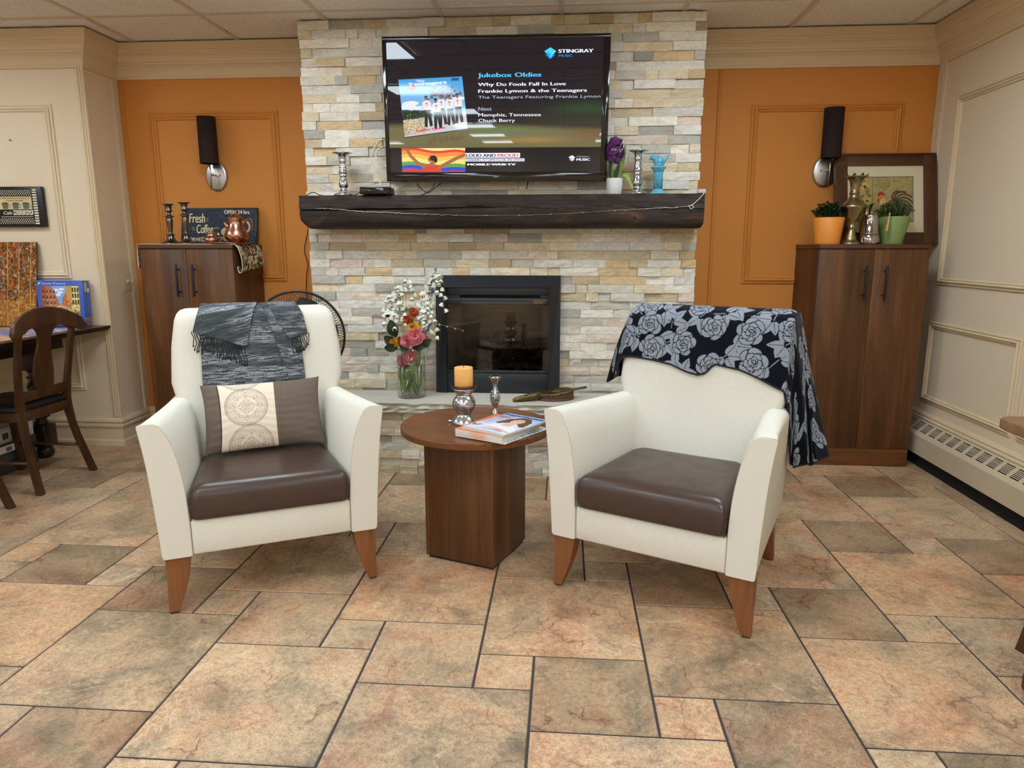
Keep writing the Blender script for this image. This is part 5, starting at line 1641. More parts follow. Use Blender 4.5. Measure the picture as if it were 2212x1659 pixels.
# ================================================================ shawl, cushion, blanket
CA, CB = chair_a.location.copy(), chair_b.location.copy()
RA, RB = R(26.6), R(-27.24)
FRONT = [(1.0155, .662), (1.014, .648), (1.006, .622), (.992, .603), (.968, .588), (.93, .576), (.86, .556), (.78, .533), (.72, .516), (.66, .500), (.55, .468), (.48, .445)]
BACK = [(1.0155, .662), (1.0155, .70), (1.006, .728), (.988, .746), (.96, .753), (.88, .748), (.78, .736), (.62, .722)]
def arc(P):
    P = np.array(P); d = np.hypot(*np.diff(P, axis=0).T); return np.concatenate([[0], np.cumsum(d)]), P
FL, FP = arc(FRONT); BL, BP_ = arc(BACK)
def drape(s, t, lift=0.0, w=0.315):
    """point on the chair back: s across, t down the front (t < 0: down the rear); lift = stand-off"""
    z = np.where(t >= 0, np.interp(t, FL, FP[:, 0]), np.interp(-t, BL, BP_[:, 0]))
    v = np.where(t >= 0, np.interp(t, FL, FP[:, 1]), np.interp(-t, BL, BP_[:, 1]))
    bow = 0.012 * np.clip((1.02 - z) * 5, 0, 1) * np.clip(1 - (s / w) ** 2, 0, 1)
    v = np.where(t > 0.01, v - bow, v)
    # stand-off along the outward normal
    fr = np.clip(t / 0.06, -1, 1)
    v = v - lift * np.where(fr > 0, fr, fr)
    z = z + lift * (1 - np.abs(fr))
    return np.stack([s, v, z], -1)
def cloth(name, V, nx, ny, mat, parent, cols, cname='Col', thick=0.003):
    o = grid_mesh(name, V.reshape(-1, 3), nx, ny, mat, parent)
    if cols is not None: add_color(o, cols, cname)
    md = o.modifiers.new('thickness', 'SOLIDIFY'); md.thickness = thick; md.offset = 0
    return o

# ---- metallic shawl
def shawl_material():
    t = NT('lurex_shawl'); t.set(rough=.55, spec=.4)
    a = t.attr('weave')
    mp = t.n('ShaderNodeMapping'); t.l(a.outputs['Color'], mp.inputs['Vector']); mp.inputs['Scale'].default_value = (16, 210, 1)
    n = t.noise(mp.outputs['Vector'], 1, 4, .65, .6)
    mp2 = t.n('ShaderNodeMapping'); t.l(a.outputs['Color'], mp2.inputs['Vector']); mp2.inputs['Scale'].default_value = (3, 17, 1)
    band = t.noise(mp2.outputs['Vector'], 1, 3, .5, .4)
    mp3 = t.n('ShaderNodeMapping'); t.l(a.outputs['Color'], mp3.inputs['Vector']); mp3.inputs['Scale'].default_value = (330, 520, 1)
    fine = t.noise(mp3.outputs['Vector'], 1, 2)
    m = t.math('MULTIPLY', t.ramp(n, [(.44, 0), (.56, 1)]), t.ramp(band, [(.40, .12), (.54, 1)]))
    m = t.math('MULTIPLY', m, t.ramp(fine, [(.42, .0), (.58, 1)]))
    t.base(t.mix(m, rgb(46, 52, 53), rgb(202, 205, 214)))
    t.l(t.math('MULTIPLY', m, .8), t.b.inputs['Metallic'])
    t.l(t.ramp(m, [(0, .85), (1, .34)]), t.b.inputs['Roughness'])
    t.bump(t.mix(.5, n, fine), .6, .003)
    return t.m
m_shawl = shawl_material()
m_tassel = plain('black_thread', rgb(22, 24, 28), .8)
t = thing('shawl', 'dark grey shawl with silver threads and black fringe draped over the left armchair', 'shawl', CA, RA)
def shawl_layer(name, left, right, hem, rear, lift, nx=60, ny=110, seed=0):
    """left/right/hem are functions; left and right give the edge s at drop t, hem the drop at fraction f"""
    V = np.zeros((ny, nx, 3)); W = np.ones((ny, nx, 4))
    for i in range(nx):
        f = i / (nx - 1); h = hem(f)
        tt = np.linspace(h, -rear, ny)
        e = np.array([left(x) * (1 - f) + right(x) * f for x in np.clip(tt, 0, 1)])
        rip = .0022 * np.sin(e * 42 + seed) * np.clip(tt / .1, 0, 1) + .0012 * np.sin(e * 95 + tt * 20 + seed)
        V[:, i] = drape(e, tt, lift) + np.stack([np.zeros(ny), -np.abs(rip), rip * .3], -1)
        W[:, i, 0] = e + seed * .7; W[:, i, 1] = tt + seed * .31 + (e * .25 if seed == 1 else 0); W[:, i, 2] = 0
    return cloth(name, V, nx, ny, m_shawl, t, W.reshape(-1, 4), 'weave', .0022)
L = lambda pts: (lambda x: float(np.interp(x, [p[0] for p in pts], [p[1] for p in pts])))
shawl_layer('under_layer', L([(0, -.185), (.1, -.205), (.34, -.212)]), L([(0, .165), (.12, .176), (.34, .184)]), lambda f: .385, .22, .004, seed=3)
shawl_layer('left_flap', L([(0, -.197), (.06, -.212), (.16, -.240)]), L([(0, .022), (.1, -.010), (.24, -.040)]), L([(0, .142), (.5, .178), (1, .214)]), .20, .010, seed=1)
shawl_layer('right_flap', L([(0, .05), (.1, .085), (.2, .140)]), L([(0, .168), (.08, .196), (.2, .214)]), L([(0, .190), (1, .168)]), .20, .010, nx=30, seed=2)
shawl_layer('middle_fold', L([(0, .025), (.1, .052), (.34, .118)]), L([(0, .09), (.1, .125), (.34, .178)]), lambda f: .38, .18, .0075, nx=30, seed=5)
rr = random.Random(14)
def tassel(s, t0, lift, ln):
    P = []
    for k in range(6):
        q = t0 + ln * k / 5
        p = drape(np.array([s + rr.uniform(-.003, .003) + .004 * math.sin(k + s * 60)]), np.array([q]), lift + .001)[0]
        P.append(tuple(p))
    mb = MB(); mb.tube(catmull([Vector(p) for p in P], 14), [.0017] * 12 + [.003, .002], 6)
    mb.build('tassel', m_tassel, t)
for k in range(24):
    f = (k + .5) / 24; h = np.interp(f, [0, .5, 1], [.142, .178, .214]); s = -.240 + f * .200
    tassel(s, h - .004, .011, rr.uniform(.062, .085))
for k in range(9):
    f = (k + .5) / 9; tassel(.142 + .072 * f, np.interp(f, [0, 1], [.190, .168]) - .004, .011, rr.uniform(.052, .07))

# ---- lumbar cushion
def cushion():
    W, H, T = .455, .285, .056
    t = thing('throw_pillow', 'brown and cream cushion with stitched round medallions on the left armchair seat', 'cushion', CA, RA)
    tilt = R(27)
    up = np.array([0, math.sin(tilt), math.cos(tilt)]); nrm = np.array([0, -math.cos(tilt), math.sin(tilt)]); o = np.array([.006, .322, .470])
    def shape(u, v, sgn):
        x = u / W * 2 - 1; y = v / H * 2 - 1
        pin_x = 1 - .055 * (1 - np.abs(y) ** 2.5) ; pin_y = 1 - .075 * (1 - np.abs(x) ** 3)
        X = x * W / 2 * pin_x; Y = y * H / 2 * pin_y
        d = T * np.sqrt(np.clip(1 - np.abs(x) ** 2.4, 0, 1)) ** 1.0 * np.sqrt(np.clip(1 - np.abs(y) ** 2.2, 0, 1))
        wr = .0022 * np.sin(x * 9 + y * 4) * np.abs(y) ** 2 + .0012 * np.sin(y * 26 + x * 3) * np.clip(np.abs(x) - .35, 0, 1) + .0004 * np.sin(y * 31 + np.sin(x * 4) * 3)
        edge = np.clip((1 - np.maximum(np.abs(x), np.abs(y))) * 12, 0, 1)
        d = d * sgn + wr * edge * sgn
        P = o + X[..., None] * np.array([1, 0, .012]) + (Y + H / 2)[..., None] * up + d[..., None] * nrm
        return P[..., 0], P[..., 1], P[..., 2]
    c = Canvas(W, H, .0013, rgb(104, 90, 78))
    tan, ink = rgb(228, 212, 190), rgb(158, 142, 126)
    x0, x1 = .062, .272
    c.rect(x0, x1, -1, 1, tan)
    c.rect(x0 - .006, x0, -1, 1, rgb(66, 50, 44))
    for x in (x1 + .014, x1 + .026): c.rect(x, x + .0022, -1, 1, rgb(84, 72, 62))
    keep = (c.u > x0) & (c.u < x1)
    save = c.c.copy()
    for cx, cy in ((.160, .172), (.172, .010), (.150, .330)):
        r = .083
        for q, w in ((r, .0030), (r * .93, .0022), (r * .86, .0022), (r * .76, .0018)): c.ring(cx, cy, q, w, ink)
        for k in range(60):
            a = 2 * PI * k / 60; c.line([(cx + r * .93 * math.cos(a), cy + r * .93 * math.sin(a)), (cx + r * math.cos(a + .07), cy + r * math.sin(a + .07))], .0017, ink)
        for k in range(8):
            a = 2 * PI * k / 8
            P = [(cx + q * r * math.cos(a + b), cy + q * r * math.sin(a + b)) for q, b in ((.70, -.3), (.62, -.12), (.52, -.16), (.50, -.02), (.60, .0), (.50, .02), (.52, .16), (.62, .12), (.70, .3))]
            c.line(P, .0018, ink)
            c.ring(cx + .66 * r * math.cos(a), cy + .66 * r * math.sin(a), .006, .0017, ink)
            c.ring(cx + .58 * r * math.cos(a + .39), cy + .58 * r * math.sin(a + .39), .005, .0017, ink)
        sq = [(cx + .42 * r * math.cos(k * PI / 2), cy + .42 * r * math.sin(k * PI / 2)) for k in range(5)]; c.line(sq, .0018, ink)
        c.ring(cx, cy, .30 * r, .0016, ink)
        for k in range(10):
            a = 2 * PI * k / 10; c.ring(cx + .165 * r * math.cos(a), cy + .165 * r * math.sin(a), .0042, .0016, ink)
        c.ell(cx, cy, .0055, .0055, ink); c.ell(cx, cy, .0028, .0028, tan)
    c.c[~keep] = save[~keep]
    m = printed('cushion_fabric', .75, .3, weave=420)
    c.mesh('front_cover', m, t, lambda a, b: shape(a, b, 1.0))
    c2 = Canvas(W, H, .006, rgb(104, 90, 78))
    c2.mesh('back_cover', m, t, lambda a, b: shape(a, b, -1.0))
cushion()

# ---- rose blanket
def blanket():
    t = thing('blanket', 'black blanket with grey roses thrown over the back of the right armchair', 'blanket', CB, RB)
    navy, grey = rgb(15, 17, 24), rgb(138, 144, 154)
    ny = 320
    q = np.linspace(0, 1, ny)
    hemt = L([(-.335, .262), (-.29, .255), (-.2, .262), (-.12, .272), (-.05, .296), (.0, .305), (.028, .296), (.045, .270), (.06, .258), (.155, .272), (.24, .302), (.30, .330), (.335, .345)])
    REAR = .36
    cols = []
    smain = np.linspace(-.322, .322, 300)
    def main(s, wr=True):
        h = hemt(s); tt = h + (-REAR - h) * q
        lift = .003 + .0035 * np.sin(s * 21 + tt * 9) * np.clip(tt * 6, 0, 1) + .002 * np.sin(s * 47 - tt * 15) * np.clip(tt * 6, 0, 1)
        P = drape(np.full(ny, s), tt, np.abs(lift) + .001)
        # the cloth rounds off the shoulders of the chair back
        e = max(0, abs(s) - .285) / .04
        P[:, 2] -= .016 * e ** 2 * np.clip(1 - np.abs(tt) / .1, 0, 1)
        return P, tt
    mains = [main(s) for s in smain]
    # right fall
    E, tE = mains[-1]
    qb = np.array([0, .18, .34, .48, .60, .70, .82, 1.0])
    Bp = np.array([(.342, .585, .440), (.372, .600, .425), (.405, .572, .452), (.412, .640, .430), (.452, .600, .462), (.470, .660, .470), (.425, .780, .430), (.350, .850, .420)])
    Bc = np.stack([np.interp(q, qb, Bp[:, k]) for k in range(3)], -1)
    ker = np.ones(9) / 9
    for k in range(3): Bc[:, k] = np.convolve(np.pad(Bc[:, k], 4, mode='edge'), ker, 'valid')
    Lr = np.linalg.norm(Bc - E, axis=1)
    right = []
    NR = 240
    for i in range(1, NR + 1):
        f = i / NR
        P = E * (1 - f) + Bc * f
        sag = math.sin(PI * f) 
        P[:, 0] += .012 * sag * (1 - f)
        fold = .020 * np.sin(q * 17 + 1.0) * f ** 1.3 + .010 * np.sin(q * 34 + f * 3) * f ** 1.5
        P[:, 0] += fold * .45; P[:, 1] += fold * .5
        P[:, 0] = np.maximum(P[:, 0], .338 + .0 * q) if f > .15 else P[:, 0]
        right.append((P, f))
    # left flap, short, turned under at its corner
    El, tl = mains[0]
    qb = np.array([0, .2, .42, .6, 1.0])
    Bp = np.array([(-.352, .545, .735), (-.395, .56, .700), (-.425, .61, .676), (-.415, .68, .690), (-.345, .80, .70)])
    Bl = np.stack([np.interp(q, qb, Bp[:, k]) for k in range(3)], -1)
    for k in range(3): Bl[:, k] = np.convolve(np.pad(Bl[:, k], 4, mode='edge'), ker, 'valid')
    Ll = np.linalg.norm(Bl - El, axis=1)
    left = []
    NL = 110
    for i in range(NL, 0, -1):
        f = i / NL
        P = El * (1 - f) + Bl * f
        P[:, 0] -= .010 * math.sin(PI * f)
        P[:, 1] += .012 * np.sin(q * 14) * f
        left.append((P, f))
    allP = [p for p, f in left] + [p for p, tt in mains] + [p for p, f in right]
    S = [np.full(ny, smain[0]) - f * Ll for p, f in left] + [np.full(ny, s) for s in smain] + [np.full(ny, smain[-1]) + f * Lr for p, f in right]
    Tt = [tl for _ in left] + [tt for p, tt in mains] + [tE for _ in right]
    V = np.stack(allP, 1); nx = V.shape[1]
    c = Canvas(.1, .1, .01, navy)
    c.u = np.stack(S, 1); c.v = np.stack(Tt, 1); c.c = np.zeros((ny, nx, 3)); c.c[:] = navy[:3]
    c.nx, c.ny = nx, ny
    rr = random.Random(77)
    def leafset(x, y, a, n, Ln):
        for k in range(n):
            b = a + (k - (n - 1) / 2) * 1.05 + rr.uniform(-.2, .2); d = rr.uniform(.004, .012)
            c.leaf(x + d * math.cos(b), y + d * math.sin(b), Ln * rr.uniform(.85, 1.15), Ln * .36, b, grey, navy)
    def petal(x, y, a, b, ang):
        c.ell(x, y, a + .0028, b + .0028, navy, ang); c.ell(x, y, a, b, grey, ang)
    def rose(x, y, r, a0):
        for k in range(5):
            a = a0 + k * 1.257 + rr.uniform(-.25, .25); petal(x + .62 * r * math.cos(a), y + .62 * r * math.sin(a), r * rr.uniform(.40, .50), r * rr.uniform(.30, .38), a + PI / 2 + rr.uniform(-.3, .3))
        for k in range(5):
            a = a0 + .6 + k * 1.257; petal(x + .36 * r * math.cos(a), y + .36 * r * math.sin(a), r * .36, r * .25, a + PI / 2 + rr.uniform(-.35, .35))
        for k in range(3):
            a = a0 + k * 2.09; petal(x + .15 * r * math.cos(a), y + .15 * r * math.sin(a), r * .24, r * .17, a + PI / 2 + .3)
        c.line([(x + r * (.03 + .028 * k) * math.cos(a0 + k * .8), y + r * (.03 + .028 * k) * math.sin(a0 + k * .8)) for k in range(9)], .0032, navy)
        for k in range(5):
            a = a0 + k * 1.257 + .25; c.line([(x + q_ * r * math.cos(a + .25 * math.sin(q_ * 9)), y + q_ * r * math.sin(a + .25 * math.sin(q_ * 9))) for q_ in (.55, .68, .8, .93)], .0026, navy)
    cx = lambda p: -.29 + (p - 1376) * .00185
    ct = lambda y: (y - 663) * .00205
    R_ = [(1402, 678, 1.0), (1411, 719, 1.05), (1352, 748, 1.05), (1422, 768, 1.1), (1515, 672, 1.0), (1551, 719, 1.0), (1494, 755, .95), (1553, 792, 1.0), (1628, 724, 1.05), (1641, 780, 1.05), (1709, 714, 1.0), (1729, 828, 1.05), (1612, 820, .8),
          (1448, 812, .8), (1680, 665, .9)]
    # stems and leaves first, roses above them
    for x, y in ((1460, 712), (1470, 735), (1590, 680), (1635, 688), (1600, 752), (1585, 772), (1480, 800), (1500, 810), (1690, 772), (1700, 745), (1385, 745), (1378, 690), (1365, 705), (1570, 690), (1440, 690), (1520, 700), (1670, 700), (1455, 755), (1665, 812)):
        leafset(cx(x), ct(y), rr.uniform(0, 6.28), rr.choice([3, 4]), .060)
        c.line([(cx(x), ct(y)), (cx(x) + rr.uniform(-.05, .05), ct(y) + rr.uniform(-.05, .05))], .0035, grey)
    for _ in range(26):                                   # rear and right fall
        x, y = (rr.uniform(.34, .85), rr.uniform(-.34, .34)) if rr.random() < .7 else (rr.uniform(-.6, .34), rr.uniform(-.34, -.06))
        leafset(x, y, rr.uniform(0, 6.28), rr.choice([2, 3, 3, 4]), .055)
    for x, y, k in R_: rose(cx(x), ct(y), .053 * k, rr.uniform(0, 6))
    for gx in range(7):
        for gy in range(6):
            x = .40 + gx * .125 + (gy % 2) * .06 + rr.uniform(-.02, .02); y = -.33 + gy * .125 + rr.uniform(-.02, .02)
            rose(x, y, .048 * rr.uniform(.9, 1.1), rr.uniform(0, 6))
    for gx in range(9):
        for gy in range(3):
            x = -.62 + gx * .12 + (gy % 2) * .06; y = -.10 - gy * .12
            rose(x + rr.uniform(-.02, .02), y, .047, rr.uniform(0, 6))
    for gy in range(4): rose(-.45 + rr.uniform(-.03, .03), -.1 + gy * .12, .046, rr.uniform(0, 6))
    m = printed('fleece', .95, .06, sheen=.08, weave=500)
    o = cloth('fleece_sheet', V, nx, ny, m, t, c.colours(), thick=.005)
    # bound edge
    mb = MB()
    edge = [V[0, i] for i in range(0, nx, 6)] + [V[j, -1] for j in range(0, ny, 6)]
    mb.tube([tuple(p) for p in edge], .0042, 6)
    mb.build('binding', plain('binding_navy', navy, .8), t)
blanket()
# ================================================================ cabinets, sconces and what stands on the cabinets
m_wal_top = wood('walnut_edge', rgb(70, 40, 27), rgb(88, 52, 34), rgb(100, 62, 42), 'x', 1.0, .4)
m_wal_side = wood('walnut_side', rgb(58, 33, 20), rgb(82, 49, 30), rgb(100, 63, 40), 'z', .9, .4)
CT = 1.272
def cabinet(label, x0, x1, hx):
    t = thing('cabinet', label, 'cabinet', ((x0 + x1) / 2, 4.25, 0))
    w = (x1 - x0) / 2; f, b = -.20, .205
    mb = MB()
    mb.box(-w, -w + .018, f + .020, b, 0, CT - .024, .0006); mb.build('side_panel', m_wal_side, t)
    mb = MB(); mb.box(w - .018, w, f + .020, b, 0, CT - .024, .0006); mb.build('side_panel', m_wal_side, t)
    mb = MB(); mb.box(-w + .018, w - .018, b - .012, b, .02, CT - .024); mb.build('back_panel', m_wal_side, t)
    mb = MB(); mb.box(-w - .004, w + .004, f - .006, b, CT - .024, CT, .0012); mb.build('top_panel', m_wal_top, t)
    mb = MB(); mb.box(-w + .002, w - .002, f + .001, f + .02, 0.004, .103, .0008); mb.build('kick_board', m_walnut_x, t)
    for s in (-1, 1):
        a, c = (-w + .001, -.0014) if s < 0 else (.0014, w - .001)
        mb = MB(); mb.box(a, c, f, f + .019, .105, CT - .027, .001)
        d = mb.build('door', m_walnut_z, t)
        x = hx[0] if s < 0 else hx[1]
        mb = MB(); mb.box(x - .0055, x + .0055, f - .036, f - .026, .966, 1.158, .001)
        for z in (.995, 1.128): mb.box(x - .004, x + .004, f - .027, f + .001, z - .004, z + .004)
        mb.build('handle', m_black, d)
    return t
cabinet('tall two-door walnut cabinet at the right, with potted plants and brass on top', 1.412, 2.002, (-.046, .062))
cabinet('two-door walnut cabinet at the left, with a coffee sign and copper pitcher on top', -2.532, -1.957, (-.052, .047))

# ---- wall sconces
m_brushed = plain('brushed_nickel', rgb(186, 184, 180), .32, 1.0)
m_shade = fabric('aubergine_shade', rgb(46, 32, 29), rgb(36, 25, 23), 300, .1, .75)
def sconce(label, x):
    t = thing('wall_sconce', label, 'wall lamp', (x, YB, 1.70), group='wall sconces')
    M = Matrix.Rotation(PI / 2, 4, 'X')
    mb = MB(); mb.lathe([(.072, 0), (.073, .006), (.069, .014), (.060, .018), (.002, .020)], 56, M=Matrix.Diagonal((1, 1, 1.28, 1)) @ M); mb.build('backplate', m_brushed, t)
    mb = MB()
    for s in (-.028, .030): mb.ball((s, -.020, .004), .0045, n=10, m=6)
    mb.build('screw', plain('dark_screw', rgb(84, 80, 76), .35, 1.0), t)
    mb = MB(); mb.tube([(.0, -.018, .004), (.0, -.085, .004)], .005, 10); mb.build('arm', m_brushed, t)
    mb = MB(); mb.tube([(.0, -.085, -.088), (.0, -.085, .10)], .0048, 12); mb.build('rod', m_brushed, t)
    mb = MB(); mb.lathe([(.055, .068), (.055, .345), (.0535, .345), (.0535, .068)], 56, M=Matrix.Translation((0, -.085, 0)), cap0=False, cap1=False)
    mb.lathe([(.0535, .075), (.001, .075)], 32, M=Matrix.Translation((0, -.085, 0)), cap0=False)
    mb.build('lamp_shade', m_shade, t)
    return t
sconce('dark cylinder wall sconce on an oval nickel plate, above the coffee sign', -2.219)
sconce('dark cylinder wall sconce on an oval nickel plate, above the rooster picture', 1.543)

# ---- tapestry runner on the left cabinet
def runner():
    t = thing('table_runner', 'fruit tapestry runner lying on the left cabinet and curling over its side', 'table runner', (-2.245, 4.22, CT))
    pts = [(-.306, -.138), (-.304, -.06), (-.298, -.012), (-.285, .0022), (-.15, .0022), (0, .0022), (.15, .0022), (.285, .0022), (.305, -.004), (.322, -.030), (.335, -.080), (.338, -.125), (.334, -.155), (.322, -.166), (.312, -.158), (.308, -.13)]
    P = catmull([(a, 0, b) for a, b in pts], 300)
    n = 300; W = .30
    ny = 130
    V = np.zeros((ny, n, 3))
    yy = np.linspace(-.165, -.165 + W, ny)
    for i, p in enumerate(P):
        k = max(0, abs(p.x) - .285)
        V[:, i, 0] = p.x + .006 * np.sin(yy * 20) * (1 if k > 0 else 0); V[:, i, 1] = yy; V[:, i, 2] = p.z + (.03 * (yy - yy[0]) / W if p.x > .30 and i > 200 else 0)
    d = np.concatenate([[0], np.cumsum([(P[i + 1] - P[i]).length for i in range(n - 1)])])
    c = Canvas(.1, .1, .01, rgb(206, 194, 168))
    c.u, c.v = np.meshgrid(d, np.linspace(0, W, ny)); c.c = np.zeros((ny, n, 3)); c.c[:] = rgb(206, 194, 168)[:3]; c.nx, c.ny = n, ny
    rr = random.Random(3)
    greens = [rgb(72, 82, 46), rgb(48, 60, 38), rgb(104, 108, 64), rgb(124, 118, 76)]
    fruit = [rgb(150, 62, 50), rgb(196, 150, 88), rgb(88, 40, 56), rgb(178, 110, 56), rgb(212, 178, 116)]
    for _ in range(420):
        x, y = rr.uniform(0, d[-1]), rr.uniform(0, W)
        c.leaf(x, y, rr.uniform(.03, .05), rr.uniform(.009, .015), rr.uniform(0, 6.28), rr.choice(greens), rgb(40, 44, 30))
    for _ in range(110):
        x, y = rr.uniform(0, d[-1]), rr.uniform(0, W); r = rr.uniform(.010, .018); q = rr.choice(fruit)
        c.ell(x, y, r + .0015, r * 1.15 + .0015, rgb(50, 36, 30)); c.ell(x, y, r, r * 1.15, q); c.ell(x - r * .3, y + r * .3, r * .4, r * .4, rgb(226, 190, 130))
    for _ in range(16):
        x, y = rr.uniform(0, d[-1]), rr.uniform(0, W)
        for k in range(14): c.ell(x + rr.uniform(-.018, .018), y + rr.uniform(-.018, .018), .0052, .0052, rr.choice([rgb(92, 46, 66), rgb(118, 62, 80), rgb(70, 34, 52)]))
    for a in (.0, W - .006): c.put((c.v >= a) & (c.v <= a + .006), rgb(222, 212, 188))
    cloth('tapestry', V, n, ny, printed('tapestry_weave', .9, .15, weave=700), t, c.colours(), thick=.003)
    c2 = rgb(74, 40, 44)
    mb = MB(); k0 = 200
    for i in range(k0, n - 1):
        pass
    V2 = V.copy()
    V2[:, :, 0] += np.where(V[:, :, 0] > .29, -.0022, np.where(V[:, :, 0] < -.29, .0022, 0))
    V2[:, :, 2] -= np.where(np.abs(V[:, :, 0]) > .29, .0004, 0)
    sel = list(range(215, n))
    grid_mesh('lining', V2[:, sel].reshape(-1, 3), len(sel), ny, plain('burgundy_lining', c2, .85), t)
runner()

# ---- chalkboard coffee sign
RT = CT + .0045
m_chalk = NT('chalkboard'); v_ = m_chalk.noise(m_chalk.coord('Object'), 14, 5, .65, 1.0); m_chalk.set(rough=.7)
m_chalk.base(m_chalk.ramp(v_, [(.3, rgb(46, 50, 58)), (.6, rgb(62, 68, 78)), (.8, rgb(96, 100, 106))])); m_chalk = m_chalk.m
m_cream_ink = plain('cream_lettering', rgb(214, 202, 160), .7)
t = thing('coffee_sign', 'black framed chalkboard sign reading Fresh Coffee behind the copper pitcher', 'sign', (-2.447, 4.37, RT), rot=Euler((-R(13), 0, 0)))
W, H = .497, .232
MB().box(.004, W - .004, 0, .012, .004, H - .004).build('board', m_chalk, t)
mb = MB()
for a, b, c_, d in ((0, W, 0, .005), (0, W, H - .005, H), (0, .005, .005, H - .005), (W - .010, W, .005, H - .005)): mb.box(a, b, -.003, .016, c_, d, .0008)
mb.build('frame', m_satin_black, t)
def TS(s, x, z, w, h, bold=.015): text_mesh('lettering', s, w, h, m_cream_ink, Matrix.Translation((x, -.0004, z)) @ Matrix.Rotation(PI / 2, 4, 'X'), t, bold=bold)
TS('Fresh', .050, .138, .103, .060); TS('Coffee', .100, .070, .108, .056); TS('OPEN 24 hrs.', .279, .193, .170, .025, .03); TS('SERVED HOT', .040, .020, .205, .022, .02)
mb = MB()
for x, z, dx, dz in ((.162, .163, .014, .006), (.162, .156, .016, 0), (.162, .149, .013, -.005), (.086, .103, -.014, .006), (.088, .097, -.016, 0), (.086, .091, -.012, -.005), (.20, .105, .05, .002), (.20, .098, .05, .003)):
    mb.tube([(x, -.0006, z), (x + dx, -.0006, z + dz)], .0009, 4)
mb.build('flourish', m_cream_ink, t)
c = Canvas(W - .016, H - .012, .0022, rgb(54, 59, 68))
rq = random.Random(2)
for _ in range(500): c.ell(rq.uniform(0, W), rq.uniform(0, H), rq.uniform(.008, .04), rq.uniform(.003, .010), rq.choice([rgb(52, 57, 66), rgb(58, 63, 72), rgb(50, 55, 63), rgb(64, 69, 78)]), rq.uniform(-.5, .5))
cr = rgb(196, 178, 130); ox, oz = .250, .004
def E_(x, y, a, b, col): c.ell(x + ox, y + oz, a, b, col)
E_(.10, .03, .085, .03, rgb(150, 136, 102)); c.poly([(x + ox, y + oz) for x, y in ((.045, .02), (.16, .02), (.15, .10), (.125, .15), (.08, .15), (.055, .10))], cr); E_(.04, .07, .035, .028, cr); c.ring(.165 + ox, .10 + oz, .026, .012, cr, 1.3)
E_(.102, .085, .035, .05, rgb(170, 150, 106))
c.mesh('chalk_picture', printed('chalk_print', .8, .2), t, lambda a, b: (a + .006, np.full_like(a, -.0002), b + .006))
mb = MB(); mb.ball((.225, -.001, .176), .003, n=8, m=5); mb.build('nail_hole', m_void, t)

# ---- pewter candlesticks
m_pewter = plain('dark_pewter', rgb(112, 108, 102), .28, 1.0)
def pewter(label, x, y, h):
    t = thing('candlestick', label, 'candlestick', (x, y, RT), group='pewter candlesticks on the left cabinet')
    k = h / .238
    mb = MB(); mb.lathe([(.058, 0), (.060, .003), (.052, .008), (.038, .014), (.026, .022), (.020, .034), (.017, .046), (.016, .050)], 48, wob=lambda a, i, z: 1 + (.06 * math.cos(a * 8) if z < .012 else 0)); mb.build('base', m_pewter, t)
    mb = MB(); mb.lathe([(r, z * k) for r, z in ((.016, .048), (.027, .053), (.027, .0555), (.014, .059), (.012, .070), (.013, .076), (.0185, .130), (.0195, .143), (.016, .150), (.016, .158), (.029, .163), (.029, .166), (.015, .170), (.010, .180), (.010, .188))], 40); mb.build('stem', m_pewter, t)
    mb = MB(); mb.lathe([(r, z * k) for r, z in ((.010, .187), (.019, .194), (.0215, .200), (.017, .204), (.018, .218), (.020, .228), (.026, .233), (.036, .2365), (.036, .238), (.016, .2365), (.012, .225), (.001, .224))], 40); mb.build('candle_cup', m_pewter, t)
pewter('dark pewter candlestick standing left of the coffee sign', -2.392, 4.165, .236)
pewter('dark pewter candlestick standing in front of the coffee sign lettering', -2.277, 4.135, .243)

# ---- copper set
m_copper = NT('hammered_copper'); v_ = m_copper.noise(m_copper.coord('Object'), 70, 3); m_copper.set(metal=1.0, rough=.26); m_copper.base(m_copper.ramp(v_, [(.3, rgb(164, 116, 96)), (.7, rgb(206, 160, 136))])); m_copper.bump(v_, .12, .002); m_copper = m_copper.m
t = thing('serving_tray', 'round copper tray under the copper pitcher on the left cabinet', 'tray', (-2.035, 4.165, RT))
mb = MB(); mb.lathe([(.118, 0), (.128, .002), (.132, .007), (.130, .008), (.120, .0045), (.002, .0045)], 64); mb.build('dish', m_copper, t)
t = thing('copper_pitcher', 'rounded lidded copper pitcher on the tray in front of the coffee sign', 'pitcher', (-1.985, 4.175, RT + .005))
mb = MB(); mb.lathe([(.040, 0), (.048, .004), (.062, .020), (.070, .036), (.069, .052), (.060, .072), (.049, .092), (.042, .112), (.0405, .126), (.043, .136), (.044, .142)], 56); mb.build('body', m_copper, t)
mb = MB(); mb.lathe([(.046, .141), (.046, .147), (.040, .150), (.030, .158), (.018, .167), (.008, .171), (.007, .174), (.0095, .178), (.006, .182), (.001, .183)], 48); mb.build('lid', m_copper, t)
mb = MB(); mb.tube(catmull([(.044, 0, .100), (.062, 0, .128), (.086, 0, .143), (.104, 0, .128), (.106, 0, .100), (.094, 0, .062)], 36), [.0045 + .002 * math.sin(PI * k / 35) for k in range(36)], 10); mb.build('handle', plain('dull_copper', rgb(128, 98, 80), .45, 1.0), t)
mb = MB(); mb.tube(catmull([(-.046, -.006, .095), (-.058, -.008, .112), (-.066, -.009, .122)], 12), [float(x) for x in np.linspace(.016, .008, 12)], 10); mb.build('spout', m_copper, t)
t = thing('sugar_bowl', 'small two-handled copper sugar bowl beside the copper pitcher', 'bowl', (-2.108, 4.105, RT + .005))
